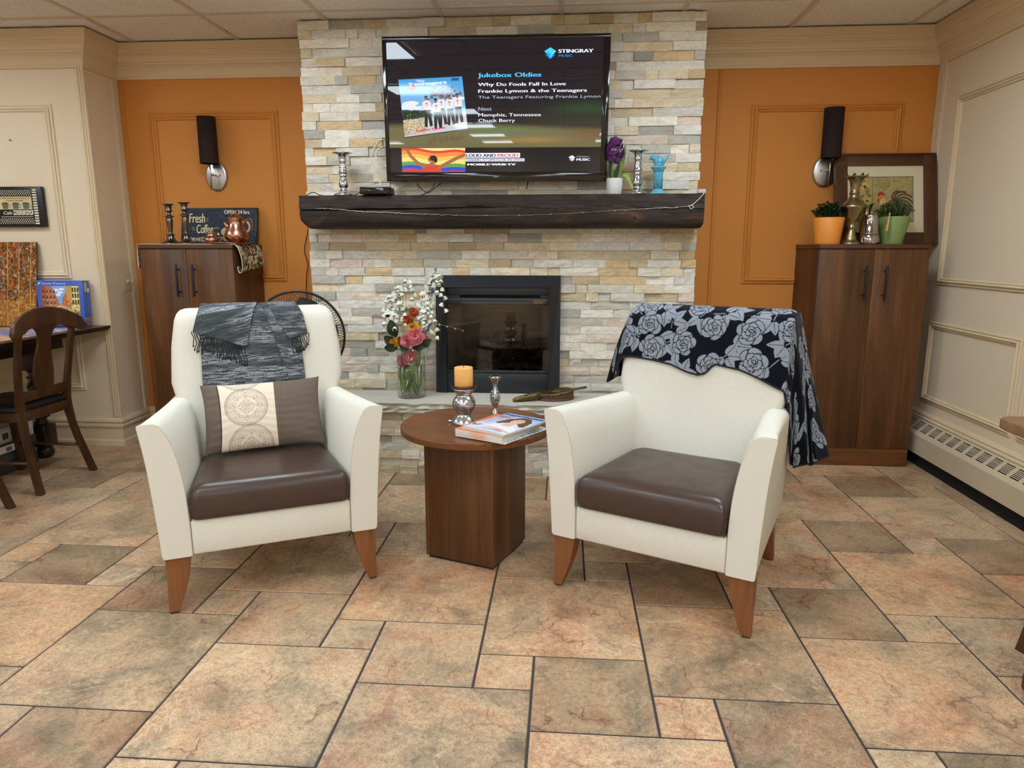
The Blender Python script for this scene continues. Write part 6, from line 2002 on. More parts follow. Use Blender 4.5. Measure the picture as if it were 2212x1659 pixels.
mb = MB(); mb.lathe([(.030, 0), (.036, .003), (.042, .014), (.042, .022), (.036, .032), (.026, .040), (.024, .048), (.024, .058), (.027, .064), (.026, .065), (.022, .057), (.022, .048)], 44, cap1=False); mb.build('body', m_copper, t)
for s in (-1, 1):
    mb = MB(); mb.tube(catmull([(s * .040, 0, .026), (s * .052, 0, .034), (s * .061, 0, .028), (s * .056, 0, .012), (s * .042, 0, .006)], 24), .0026, 8); mb.build('handle', m_copper, t)
mb = MB(); mb.lathe([(.007, 0), (.011, .004), (.008, .010), (.003, .016), (.001, .019)], 16, M=Matrix.Translation((.030, .03, .044))); 
tag(mb.build('finial', plain('white_metal', rgb(210, 200, 190), .25, .8), t))

# ================================================================ on the right cabinet
m_terra = plain('orange_glaze', rgb(232, 146, 58), .4)
m_gglaze = plain('green_glaze', rgb(126, 150, 84), .42)
m_lf1 = leaf_mat('shrub_leaf_dark', rgb(66, 92, 62), rgb(36, 56, 38), .45)
m_lf2 = leaf_mat('shrub_leaf_pale', rgb(150, 164, 112), rgb(84, 106, 64), .5)
def potted(label, x, y, rb, rt, h, glaze, leafm, seed, spread, lh, n, lw, skirt):
    t = thing('potted_plant', label, 'potted plant', (x, y, CT))
    mb = MB(); mb.lathe([(rb * .98, 0), (rb, .002), (rb * 1.005, .016), (rb * (1.0 + .02), h * skirt), (rt, h - .002), (rt - .001, h), (rt - .005, h), (rt - .006, h - .02)], 56, cap1=False); mb.build('pot', glaze, t)
    mb = MB(); mb.lathe([(rt - .008, h - .018), (.001, h - .014)], 24); mb.build('soil', m_soil, t)
    rr = random.Random(seed)
    st = MB(); lf = MB()
    for k in range(n):
        a = rr.uniform(0, 2 * PI); r0 = rr.uniform(0, rt * .8); r1 = min(spread, r0 + rr.uniform(.005, .04))
        hh = lh * (1 - .55 * (r1 / spread) ** 2) * rr.uniform(.65, 1.1)
        P = catmull([(r0 * math.cos(a), r0 * math.sin(a), h - .016), ((r0 + r1) / 2 * math.cos(a), (r0 + r1) / 2 * math.sin(a), h + hh * .5), (r1 * math.cos(a), r1 * math.sin(a), h + hh)], 8)
        st.tube(P, .0008, 4, cap=False)
        for p in P[2:]:
            for q in range(3):
                b = rr.uniform(0, 2 * PI); L = rr.uniform(.7, 1.2) * lw
                d = Vector((math.cos(b), math.sin(b), rr.uniform(-.1, .8))).normalized(); s = d.cross(Vector((0, 0, 1))).normalized() * L * .42
                e = p + d * L; m = p + d * L * .5 + Vector((0, 0, .001))
                lf.add([tuple(p), tuple(m + s), tuple(e), tuple(m - s)], [[0, 1, 2, 3]], 0, True)
    st.build('stem', m_stem, t)
    lf.build('foliage', leafm, t, recalc=False)
    return t
potted('orange pot of small dark green leaves at the left end of the right cabinet', 1.480, 4.145, .067, .082, .147, m_terra, m_lf1, 4, .092, .078, 120, .017, .14)
potted('green pot of fine pale-tipped leaves on the right cabinet before the rooster picture', 1.842, 4.168, .058, .085, .152, m_gglaze, m_lf2, 9, .100, .084, 230, .0115, .18)
m_antbrass = NT('antique_brass'); v_ = m_antbrass.noise(m_antbrass.coord('Object'), 50, 4); m_antbrass.set(metal=1.0, rough=.33); m_antbrass.base(m_antbrass.ramp(v_, [(.3, rgb(132, 122, 88)), (.7, rgb(172, 160, 118))])); m_antbrass = m_antbrass.m
t = thing('brass_vase', 'tall brass vase with a ruffled rim beside the orange pot', 'vase', (1.597, 4.118, CT))
mb = MB()
mb.lathe([(.050, 0), (.051, .003), (.047, .010), (.036, .020), (.030, .030), (.029, .040), (.025, .056), (.018, .074), (.0155, .086), (.0205, .091), (.0205, .095), (.016, .100), (.0165, .112), (.022, .126), (.034, .144), (.042, .160), (.047, .178), (.058, .192), (.064, .200), (.0645, .206), (.060, .214), (.052, .224), (.040, .236), (.028, .250), (.0225, .264), (.0225, .272), (.0275, .276), (.0275, .280), (.023, .284), (.024, .300), (.027, .324), (.033, .344), (.044, .358), (.060, .366), (.058, .368), (.040, .360), (.026, .335)], 60,
         cap1=False, wob=lambda a, i, z: 1 + (.10 * math.cos(a * 9) * max(0, min(1, (z - .345) / .02)) if z > .345 else 0))
mb.build('body', m_antbrass, t)
mb = MB()
for k in range(9):
    a = 2 * PI * k / 9; r = .063
    mb.add([(.050 * math.cos(a - .25), .050 * math.sin(a - .25), .362), (.050 * math.cos(a + .25), .050 * math.sin(a + .25), .362), (r * 1.0 * math.cos(a + .12), r * math.sin(a + .12), .376), (r * 1.02 * math.cos(a), r * 1.02 * math.sin(a), .383), (r * math.cos(a - .12), r * math.sin(a - .12), .376)], [[0, 1, 2, 3, 4]], 0, True)
mb.build('ruffled_rim', m_antbrass, t)
t = thing('brass_vase', 'short brass vase with a flared mouth, half hidden behind the chrome coffee pot', 'vase', (1.705, 4.205, CT))
mb = MB(); mb.lathe([(.034, 0), (.035, .004), (.026, .02), (.022, .05), (.030, .09), (.034, .12), (.028, .15), (.0215, .175), (.022, .195), (.028, .212), (.037, .226), (.036, .227), (.026, .212), (.019, .19)], 44, cap1=False); mb.build('body', m_antbrass, t)
m_chrome = plain('chrome', rgb(178, 170, 172), .07, 1.0)
t = thing('coffee_pot', 'small chrome coffee pot with a wooden side handle, second from the green pot', 'coffee pot', (1.690, 4.098, CT))
mb = MB(); mb.lathe([(.047, 0), (.051, .003), (.053, .012), (.053, .030), (.049, .046), (.044, .056)], 52); mb.build('lower_chamber', m_chrome, t)
mb = MB(); mb.lathe([(.0455, .0555), (.0455, .0605), (.044, .062), (.036, .150), (.0365, .154), (.034, .157)], 52); mb.build('upper_chamber', m_chrome, t)
mb = MB(); mb.lathe([(.0365, .154), (.0365, .158), (.02, .164), (.002, .166)], 40); l_ = mb.build('lid', m_chrome, t)
m_gold = plain('pale_wood_gold', rgb(206, 164, 92), .35)
mb = MB(); mb.lathe([(.002, .165), (.005, .168), (.0055, .172), (.002, .177)], 16); mb.build('knob', m_gold, l_)
mb = MB(); mb.tube(catmull([(.034, -.006, .140), (.052, -.012, .150), (.085, -.020, .158)], 14), .0035, 8); b_ = mb.build('handle_bracket', m_black, t)
mb = MB(); mb.tube([(.088, -.021, .162), (.0875, -.021, .150), (.085, -.021, .12), (.080, -.021, .075), (.0795, -.021, .070)], [.0035, .0042, .0055, .0078, .006], 14); mb.ball((.088, -.021, .163), .0062, n=12, m=8); mb.build('handle', m_gold, b_, label='pale wooden handle')

# ---- rooster picture leaning on the wall
t = thing('framed_picture', 'rooster picture in a wide brown wooden frame leaning on the right cabinet', 'picture', (1.577, 4.272, CT + .004), rot=Euler((-R(13.5), 0, 0)))
W, H, B = .560, .525, .066
m_fr = wood('frame_wood', rgb(58, 34, 20), rgb(86, 54, 32), rgb(106, 70, 44), 'x', 1.0, .35)
m_fr_z = wood('frame_wood_upright', rgb(58, 34, 20), rgb(86, 54, 32), rgb(106, 70, 44), 'z', 1.0, .35)
for nm, a, b, c_, d, m in (('frame_rail', B, W - B, 0, B, m_fr), ('frame_rail', B, W - B, H - B, H, m_fr), ('frame_stile', 0, B, B, H - B, m_fr_z), ('frame_stile', W - B, W, B, H - B, m_fr_z)):
    mb = MB(); mb.box(a, b, -.004, .018, c_, d, .001); mb.build(nm, m, t)
for a, c_ in ((0, 0), (W - B, 0), (0, H - B), (W - B, H - B)):
    mb = MB(); mb.box(a, a + B, -.0055, .018, c_, c_ + B, .001); q = mb.build('corner_block', m_fr_z, t)
    mb = MB(); mb.lathe([(.021, 0), (.0225, .0015), (.024, 0)], 28, M=Matrix.Translation((a + B / 2, -.0052, c_ + B / 2)) @ Matrix.Rotation(PI / 2, 4, 'X')); mb.build('rosette', m_fr, q)
mb = MB()
for a, b, c_, d in ((-.006, W + .006, -.004, .004), (-.006, W + .006, H - .004, H + .006), (-.006, .003, .004, H - .004), (W - .003, W + .006, .004, H - .004)): mb.box(a, b, -.010, .02, c_, d, .002)
mb.build('outer_moulding', m_fr, t)
MB().box(B - .002, W - B + .002, .004, .008, B - .002, H - B + .002).build('mat_board', plain('cream_mat', rgb(216, 204, 170), .8), t)
pw, ph = .318, .268
c = Canvas(pw, ph, .0014, rgb(166, 150, 98))
rr = random.Random(8)
for _ in range(240): c.ell(rr.uniform(0, pw), rr.uniform(0, ph), rr.uniform(.006, .022), rr.uniform(.004, .012), rr.choice([rgb(160, 144, 92), rgb(172, 154, 102), rgb(150, 138, 90), rgb(178, 158, 104)]), rr.uniform(0, 3))
c.rect(.0, .088, 0, ph, rgb(176, 150, 92)); c.line([(.088, 0), (.086, .1), (.090, .19), (.088, ph)], .0026, rgb(112, 92, 52))
for x, y, r in ((.045, .21, .026), (.058, .125, .024), (.03, .07, .024)):
    for k in range(11):
        a = 2 * PI * k / 11; c.leaf(x, y, r * 1.2, r * .24, a, rgb(206, 172, 92)); 
    c.ell(x, y, r * .34, r * .34, rgb(98, 66, 40))
for _ in range(16): c.leaf(rr.uniform(0, .085), rr.uniform(0, ph), .03, .008, rr.uniform(0, 6), rgb(112, 108, 62))
for k in range(5): c.line([(.12 + rr.uniform(0, .02), .17 + k * .014), (.19, .172 + k * .014)], .0016, rgb(128, 110, 66))
c.line([(.15, .205), (.186, .205), (.186, .245), (.15, .245), (.15, .205)], .0024, rgb(142, 108, 64)); c.ring(.168, .225, .012, .003, rgb(142, 108, 64))
# rooster: tail plumes, body, neck, head
for a, L_, q in ((2.0, .085, 0), (1.6, .105, 1), (1.25, .115, 0), (.95, .11, 1), (.7, .10, 0), (.45, .09, 1), (.2, .085, 0), (-.05, .075, 1), (-.3, .06, 0)):
    x0_, y0_ = .208, .105
    P = [(x0_ + L_ * f * math.cos(a - .55 * f * f * 1.3), y0_ + L_ * f * math.sin(a - .55 * f * f * 1.6)) for f in np.linspace(0, 1, 10)]
    c.line(P, .0105, rgb(52, 42, 34) if q else rgb(74, 56, 42)); c.line(P[3:], .0022, rgb(120, 96, 66))
c.ell(.178, .085, .048, .036, rgb(160, 104, 58)); c.ell(.170, .080, .030, .022, rgb(96, 58, 40)); c.ell(.185, .07, .03, .018, rgb(62, 46, 38))
c.poly([(.125, .135), (.147, .152), (.178, .115), (.168, .072), (.138, .075)], rgb(206, 160, 92)); c.poly([(.130, .12), (.150, .125), (.152, .078), (.138, .078)], rgb(222, 184, 120))
c.ell(.133, .146, .014, .013, rgb(196, 120, 70)); c.poly([(.120, .146), (.108, .140), (.121, .138)], rgb(206, 166, 84))
for x, y, r in ((.122, .160, .0065), (.130, .167, .0075), (.140, .168, .0075), (.150, .163, .006)): c.ell(x, y, r, r * 1.2, rgb(168, 44, 34))
c.ell(.121, .128, .006, .013, rgb(168, 44, 34)); c.ell(.131, .148, .002, .002, rgb(30, 22, 18))
for x in (.165, .19): c.line([(x, .055), (x + .004, .022), (x - .008, .018)], .004, rgb(190, 140, 60))
for a in (0, pw - .004): c.rect(a, a + .004, 0, ph, rgb(72, 76, 98))
for a in (0, ph - .004): c.rect(0, pw, a, a + .004, rgb(72, 76, 98))
c.mesh('print', printed('rooster_print', .5, .3), t, lambda a, b: (a + (W - pw) / 2, np.full_like(a, .0035), b + (H - ph) / 2))['label'] = 'rooster and sunflower print'
# ================================================================ left: games table, chairs, boxes, wall things
m_dark_wood = wood('dark_table_wood', rgb(24, 17, 14), rgb(38, 27, 21), rgb(54, 38, 29), 'y', 1.2, .3)
m_chair_wood = wood('brown_chair_wood', rgb(50, 31, 17), rgb(72, 47, 27), rgb(92, 62, 37), 'z', 1.5, .32)
m_chair_seat = plain('black_vinyl', rgb(30, 28, 28), .38)
DZ = .78
TX0, TX1, TY0, TY1 = -4.15, -2.812, 2.45, 4.125
t = thing('dining_table', 'dark wooden table with turned legs against the cream wall at the left', 'table', (TX1, TY1, 0))
mb = MB(); mb.box(TX0 - TX1, 0, TY0 - TY1, 0, DZ - .016, DZ, .003); mb.box(TX0 - TX1 + .012, -.012, TY0 - TY1 + .012, -.004, DZ - .028, DZ - .015, .003); mb.build('tabletop', m_dark_wood, t)
mb = MB(); mb.box(TX0 - TX1 + .22, -.24, TY0 - TY1 + .2, -.12, .655, DZ - .028); mb.build('apron', m_dark_wood, t)
for lx in (-.33, TX0 - TX1 + .3):
    for ly in (-.26, TY0 - TY1 + .3):
        mb = MB()
        mb.box(lx - .045, lx + .045, ly - .045, ly + .045, .54, .66, .004)
        mb.lathe([(.030, .20), (.042, .215), (.030, .235), (.038, .26), (.046, .36), (.040, .47), (.030, .51), (.042, .53), (.030, .545)], 32, M=Matrix.Translation((lx, ly, 0)), wob=lambda a, i, z: 1)
        # rope-twist column
        rings = []
        for k in range(40):
            z = .25 + .25 * k / 39
            rings.append([(lx + (.042 + .008 * math.cos(3 * (a - z * 28))) * math.cos(a), ly + (.042 + .008 * math.cos(3 * (a - z * 28))) * math.sin(a), z) for a in [2 * PI * q / 24 for q in range(24)]])
        mb.loft(rings)
        mb.box(lx - .052, lx + .052, ly - .052, ly + .052, .075, .205, .006)
        mb.lathe([(.02, 0), (.042, .008), (.052, .035), (.042, .062), (.026, .078)], 28, M=Matrix.Translation((lx, ly, 0)))
        mb.build('leg', m_dark_wood, t)
mb = MB()
for ly in (-.26, TY0 - TY1 + .3): mb.box(TX0 - TX1 + .35, -.38, ly - .03, ly + .03, .11, .16, .006)
mb.box((TX0 - TX1) / 2 - .03, (TX0 - TX1) / 2 + .03, TY0 - TY1 + .3, -.26, .11, .16, .006)
mb.build('stretcher', m_dark_wood, t)

def dining_chair(label, loc, rotz=0.0):
    """splat-back chair; built facing -x with its rear legs at x = 0"""
    t = thing('dining_chair', label, 'chair', loc, rotz, group='splat-back chairs at the table')
    for s in (-1, 1):
        P = [(.012, s * .206, 0), (-.018, s * .192, .12), (-.052, s * .175, .27), (-.068, s * .168, .42), (-.056, s * .176, .55), (-.035, s * .186, .68), (-.012, s * .190, .80), (.0, s * .188, .86)]
        C_ = catmull(P, 26); rings = []
        for i, p in enumerate(C_):
            f = i / 25; w = .018 - .002 * abs(f - .45); d = .030 - .012 * f + (.006 if .35 < f < .55 else 0)
            rings.append([(p.x + a * d * .5 - (.0), p.y + b * w * .9, p.z) for a, b in ((-1, -1), (1, -1), (1, 1), (-1, 1))])
        mb = MB(); mb.loft(rings, smooth=False); mb.build('rear_leg', m_chair_wood, t)
    # top rail: broad, drooping at its ends, curved in plan
    rings = []
    n = 30
    for i in range(n + 1):
        f = i / n * 2 - 1; y = .262 * f
        top = .952 - .085 * abs(f) ** 2.2; h = .062 + .022 * (1 - abs(f)) - .010 * abs(f) ** 6 + (.02 if abs(f) > .55 else 0) * (1 - abs(f))
        low = top - h - .018
        x = .018 - .030 * (1 - f * f)
        if abs(f) > .93: top -= .022 * (abs(f) - .93) / .07; low += .022 * (abs(f) - .93) / .07
        q = [(x - .011, top - .004), (x - .004, top), (x + .008, top - .002), (x + .012, top - .010), (x + .010, low + .004), (x + .002, low), (x - .008, low + .002), (x - .012, low + .010)]
        rings.append([(a, y, b) for a, b in q])
    mb = MB(); mb.loft(rings); mb.build('top_rail', m_chair_wood, t, sharp=50)
    # vase-shaped splat
    rings = []
    for i in range(25):
        f = i / 24; z = .50 + .36 * f
        w = np.interp(f, [0, .12, .3, .5, .7, .85, .93, 1], [.046, .066, .072, .060, .044, .046, .062, .10])
        x = -.058 + .052 * f - .012 * math.sin(PI * f)
        rings.append([(x + a * .006, b * w, z) for a, b in ((-1, -1), (1, -1), (1, 1), (-1, 1))])
    mb = MB(); mb.loft(rings, smooth=False); mb.build('splat', m_chair_wood, t)
    mb = MB(); mb.box(-.072, -.052, -.172, .172, .475, .525, .004); mb.build('lower_rail', m_chair_wood, t)
    mb = MB(); mb.box(-.070, -.05, -.168, .168, .375, .425, .003); mb.box(-.43, -.41, -.19, .19, .375, .425, .003)
    for s in (-1, 1): mb.box(-.42, -.06, s * .178 - .010, s * .178 + .010, .375, .425, .003)
    mb.build('seat_frame', m_chair_wood, t)
    rings = [[(x, y, z) for x, y in round_poly([(-.062 + g, -.185 - g), (-.062 + g, .185 + g), (-.445 - g, .205 + g), (-.445 - g, -.205 - g)], .04, 5)] for z, g in ((.425, -.008), (.432, 0), (.448, 0), (.458, -.012), (.462, -.05), (.463, -.12))]
    mb = MB(); mb.loft(rings); mb.build('seat', m_chair_seat, t)
    for s in (-1, 1):
        mb = MB(); mb.loft([[(-.41 + a * r, s * .185 + b * r, z) for a, b in ((-1, -1), (1, -1), (1, 1), (-1, 1))] for z, r in ((0, .013), (.2, .016), (.40, .019), (.425, .019))], smooth=False); mb.build('front_leg', m_chair_wood, t)
    for s in (-1, 1):
        mb = MB(); mb.tube([(-.03, s * .184, .16), (-.41, s * .185, .16)], .009, 8); mb.build('side_stretcher', m_chair_wood, t)
    for s in (-1, 1):
        mb = MB(); mb.ball((-.054, s * .189, .60), .005, n=8, m=6); mb.build('screw_cap', m_brushed, t)
    return t
c1 = dining_chair('brown splat-back chair with black seat, its back before the blue puzzle box', (-2.690, 3.432, 0))
c2 = copy_tree(c1); c2.location = (-2.700, 2.835, 0); c2['label'] = 'brown splat-back chair cut off by the left edge of the photo'

# puzzle picture lying on the table
t = thing('jigsaw_puzzle', 'finished jigsaw puzzle lying flat on the table by the chair back', 'puzzle', (-3.36, 3.10, DZ))
c = Canvas(.50, .84, .006, rgb(206, 150, 110))
rr = random.Random(6)
for _ in range(500):
    x, y = rr.uniform(0, .5), rr.uniform(0, .84)
    q = [rgb(206, 140, 100), rgb(226, 178, 140), rgb(176, 110, 80), rgb(230, 200, 176)] if y < .42 else [rgb(90, 150, 226), rgb(214, 224, 240), rgb(190, 120, 86), rgb(120, 130, 170), rgb(60, 90, 160)]
    c.ell(x, y, rr.uniform(.02, .06), rr.uniform(.006, .014), rr.choice(q), rr.uniform(-.4, .4))
c.mesh('picture', printed('puzzle_print', .3, .5), t, lambda a, b: (a, b, np.full_like(a, .0035)))
MB().box(0, .50, 0, .84, 0, .003).build('board', plain('grey_card', rgb(150, 146, 140), .8), t)

# blue puzzle box standing against the wall
m_bluecard = plain('blue_card', rgb(62, 92, 178), .35)
t = thing('puzzle_box', 'blue jigsaw box with a canal street picture, standing on the table against the wall', 'box', (-3.226, 4.058, DZ), rot=Euler((-R(3), 0, 0)))
W, H, D = .300, .278, .058
MB().box(0, W, 0, D, 0, H, .001).build('carton', m_bluecard, t)
pw, ph = .246, .205
c = Canvas(pw, ph, .0015, rgb(196, 140, 96))
sky = rgb(120, 178, 232)
c.poly([(.07, ph), (.17, ph), (.135, .10), (.11, .10)], sky)
for x, z in ((.10, .18), (.125, .165), (.135, .185), (.11, .15)): c.ell(x, z, .018, .008, rgb(236, 240, 246))
c.poly([(0, ph), (.07, ph), (.092, .165), (.112, .11), (.112, .05), (0, .0)], rgb(184, 112, 76)); c.poly([(0, ph), (.03, ph), (.045, .05), (0, .0)], rgb(150, 84, 58))
c.poly([(pw, ph), (.165, ph), (.155, .16), (.135, .12), (.135, .05), (pw, 0)], rgb(206, 158, 82)); c.poly([(pw, ph), (.20, ph), (.195, .06), (pw, .03)], rgb(232, 214, 148)); c.poly([(.135, .13), (.165, .165), (.168, .06), (.135, .055)], rgb(196, 108, 62))
for x in (.012, .035, .06, .082):
    for z in (.09, .125, .16): c.rect(x, x + .009, z, z + .020, rgb(72, 52, 48)); c.rect(x - .002, x + .011, z - .004, z, rgb(220, 190, 150))
for x in (.205, .222, .238):
    for z in (.10, .14, .175): c.rect(x - .005, x + .005, z, z + .02, rgb(48, 52, 50)); c.ell(x, z - .004, .008, .004, rgb(84, 110, 60))
c.rect(0, pw, 0, .045, rgb(104, 96, 92))
c.ell(.125, .05, .045, .030, rgb(176, 130, 100)); c.ell(.125, .042, .032, .022, rgb(70, 62, 64)); c.line([(.07, .06), (.10, .078), (.125, .083), (.15, .078), (.18, .06)], .005, rgb(224, 214, 200))
for _ in range(130): c.ell(rr.uniform(0, pw), rr.uniform(0, .06), rr.uniform(.002, .006), rr.uniform(.002, .005), rr.choice([rgb(196, 80, 70), rgb(96, 116, 66), rgb(226, 200, 150), rgb(80, 60, 56), rgb(226, 150, 60), rgb(210, 180, 170)]))
for _ in range(90): c.ell(rr.choice([rr.uniform(0, .1), rr.uniform(.15, pw)]), rr.uniform(.05, .12), rr.uniform(.002, .006), rr.uniform(.002, .004), rr.choice([rgb(190, 90, 90), rgb(106, 120, 60), rgb(236, 196, 90), rgb(130, 80, 120)]))
c.mesh('box_picture', printed('box_print', .3, .5), t, lambda a, b: (a + .026, np.full_like(a, -.0006), b + .040))['label'] = 'canal street scene'
pw_ = plain('white_ink', rgb(216, 224, 240), .5)
text_mesh('title', 'Venetian Waterway', .158, .0125, pw_, Matrix.Translation((.034, -.0008, .254)) @ Matrix.Rotation(PI / 2, 4, 'X'), t)
mb = MB()
for q in ((.012, .250, .020, .268), (.016, .256, .026, .270), (.010, .256, .018, .262)): mb.add([(q[0], -.0008, q[1]), (q[2], -.0008, q[1] + .004), (q[2] + .004, -.0008, q[3]), (q[0] + .004, -.0008, q[3] - .003)], [[0, 1, 2, 3]])
mb.build('bird_mark', pw_, t)
SX = Matrix.Translation((W + .0008, 0, 0)) @ Matrix.Rotation(PI / 2, 4, 'Z')
mb = MB(); mb.box(W + .0004, W + .0010, .010, .030, .210, .268); mb.build('side_label', plain('yellow_ink', rgb(206, 186, 70), .5), t)
mb = MB(); mb.box(W + .0004, W + .0010, .036, .050, .205, .232); mb.build('side_label', pw_, t)
mb = MB()
for k in range(2): mb.box(W + .0004, W + .0010, .014 + k * .022, .017 + k * .022, .08, .19)
mb.build('side_print', plain('pale_blue_ink', rgb(130, 152, 214), .5), t)
c = Canvas(.046, .05, .003, rgb(120, 90, 70))
for _ in range(60): c.ell(rr.uniform(0, .046), rr.uniform(0, .05), .004, .003, rr.choice([rgb(90, 70, 50), rgb(186, 120, 80), rgb(206, 180, 140), rgb(70, 84, 60)]))
c.mesh('side_picture', printed('box_side_print', .3), t, lambda a, b: (np.full_like(a, W + .0010), a + .006, b + .006))

# foil autumn picture
t = thing('foil_picture', 'shiny foil picture of golden autumn woods standing on the table', 'picture', (-3.78, 4.040, DZ), rot=Euler((-R(9.5), 0, 0)))
W, H = .548, .515
MB().box(0, W, .001, .012, 0, H).build('backing_board', plain('dark_edge', rgb(72, 58, 40), .7), t)
c = Canvas(W, H, .0024, rgb(168, 104, 50))
for _ in range(2600):
    x, y = rr.uniform(0, W), rr.uniform(0, H)
    lo = [rgb(196, 160, 84), rgb(178, 146, 76), rgb(206, 176, 104), rgb(160, 120, 60), rgb(190, 100, 60)]
    hi = [rgb(182, 104, 44), rgb(146, 78, 36), rgb(206, 126, 50), rgb(96, 58, 34), rgb(120, 112, 70), rgb(84, 84, 62), rgb(176, 186, 196)]
    c.ell(x, y, rr.uniform(.004, .013), rr.uniform(.003, .007), rr.choice(lo if y < .17 + rr.uniform(-.03, .03) else hi), rr.uniform(0, 3))
for _ in range(220):
    x, y = rr.uniform(0, W), rr.uniform(.15, H); a = rr.uniform(0, 3.1); L_ = rr.uniform(.01, .03)
    c.line([(x, y), (x + L_ * math.cos(a), y + L_ * math.sin(a))], .0024, rgb(46, 34, 28))
for x in (.05, .13, .20, .285, .36, .43, .505): c.line([(x, .0), (x + rr.uniform(-.01, .01), H)], .004, rgb(230, 190, 110))
fm = NT('gold_foil_print'); fm.set(rough=.3, metal=.55); fm.base(fm.attr('Col').outputs['Color']); fm.bump(fm.noise(fm.coord('Object', (1, 1, .25)), 45, 4), .3, .004)
c.mesh('foil_print', fm.m, t, lambda a, b: (a, np.full_like(a, .0004), b))

# cafe sign on the wall
t = thing('cafe_sign', 'black framed cafe sign with three cups hanging on the cream wall', 'sign', (-3.500, YP - .001, 1.378))
W, H = .345, .238
MB().box(0, W, -.030, 0, 0, H, .004).build('canvas_block', m_satin_black, t)
c = Canvas(.283, .206, .0012, rgb(16, 16, 17))
wht, bei = rgb(226, 216, 190), rgb(206, 180, 132)
for k in range(14):
    z = k * .0152 + .001
    for x in (.0, .256): c.rect(x, x + .026, z, z + .009, wht)
for j in range(4):
    for k in range(16):
        for z0 in (.004, .170):
            x = .034 + k * .0142 + (.007 if j % 2 else 0)
            if x < .25: c.ell(x, z0 + j * .0085 + .003, .0030, .0030, wht)
c.rect(.036, .248, .088, .164, bei)
for x in (.075, .142, .208):
    c.poly([(x - .022, .124), (x + .022, .124), (x + .017, .091), (x - .017, .091)], rgb(98, 106, 86)); c.ell(x, .124, .022, .005, rgb(60, 66, 54)); c.ring(x + .025, .110, .009, .0035, rgb(98, 106, 86)); c.rect(x - .011, x + .011, .102, .107, rgb(74, 80, 66))
for k in range(5): c.poly([(.122 + k * .026, .054), (.144 + k * .026, .056), (.145 + k * .026, .083), (.121 + k * .026, .082)], wht)
c.rect(.04, .245, .044, .0462, wht)
c.mesh('artwork', printed('sign_print', .5), t, lambda a, b: (a + .030, np.full_like(a, -.0306), b + .016))
mk_, mb_ = plain('black_ink', rgb(22, 20, 20), .6), plain('ivory_ink', rgb(226, 216, 190), .6)
def TC(s, x, z, w, h, m, bold=.01, sh=0): text_mesh('lettering', s, w, h, m, Matrix.Translation((x + .030, -.0309, z + .016)) @ Matrix.Rotation(PI / 2, 4, 'X'), t, bold=bold, shear=sh)
TC('Coffee Drinkers Anonymous', .046, .150, .190, .0085, mk_); TC('Charter Member', .088, .136, .108, .0085, mk_)
TC('Cafe', .058, .058, .056, .020, mb_, .01, .3)
for k, ch in enumerate('MOCHA'): TC(ch, .126 + k * .026, .060, .013, .018, mk_, .03)

# light switch, nail
t = thing('light_switch', 'cream double light switch on the wall return left of the cabinet', 'switch', (XL, 4.378, 1.037))
MB().box(0, .006, -.064, .064, -.060, .060, .002).build('plate', plain('ivory_plastic', rgb(206, 194, 160), .4), t)
for s in (-.024, .024):
    mb = MB(); mb.box(.005, .019, s - .005, s + .005, -.004, .014, .001); mb.build('toggle', plain('ivory_toggle', rgb(222, 212, 184), .35), t)
o = MB().tube([(0, 0, 0), (0, -.012, .002)], .0022, 8).ball((0, -.013, .002), .0042, n=10, m=6).build('nail', plain('nail_steel', rgb(92, 70, 56), .5, .6)); o.location = (-3.326, YP, 1.885); tag(o, 'small nail in the cream wall above the cafe sign', 'nail')

# game boxes stacked under the table
for k, (z0, z1, dx, col, lab) in enumerate(((0, .062, .0, rgb(54, 52, 50), 'dark game box lowest in the stack under the table'), (.0625, .115, -.012, rgb(70, 78, 74), 'grey game box second from the floor under the table'), (.1155, .172, .006, rgb(60, 50, 46), 'game box with a white bar-code label, below the topmost of the stack under the table'), (.1725, .262, -.006, rgb(206, 204, 200), 'white game box topmost in the stack under the table'))):
    t = thing('game_box', lab, 'box', (-3.275 + dx, 3.60, z0), group=None)
    h = z1 - z0
    MB().box(-.16, .16, -.17, .17, 0, h, .002).build('carton', plain('game_card_%d' % k, col, .5), t)
    if k >= 2:
        mb = MB(); mb.box(.160, .1606, -.15, .02, h * .15, h * .85); mb.build('label_patch', plain('label_white_%d' % k, rgb(218, 216, 210), .6), t)
        mb = MB(); rr3 = random.Random(k)
        y = -.06
        while y < -.02:
            w_ = rr3.choice([.001, .0018, .0026]); mb.box(.1604, .1612, y, y + w_, h * .25, h * .65); y += w_ + rr3.choice([.001, .0016])
        mb.build('bar_code', mk_, t)

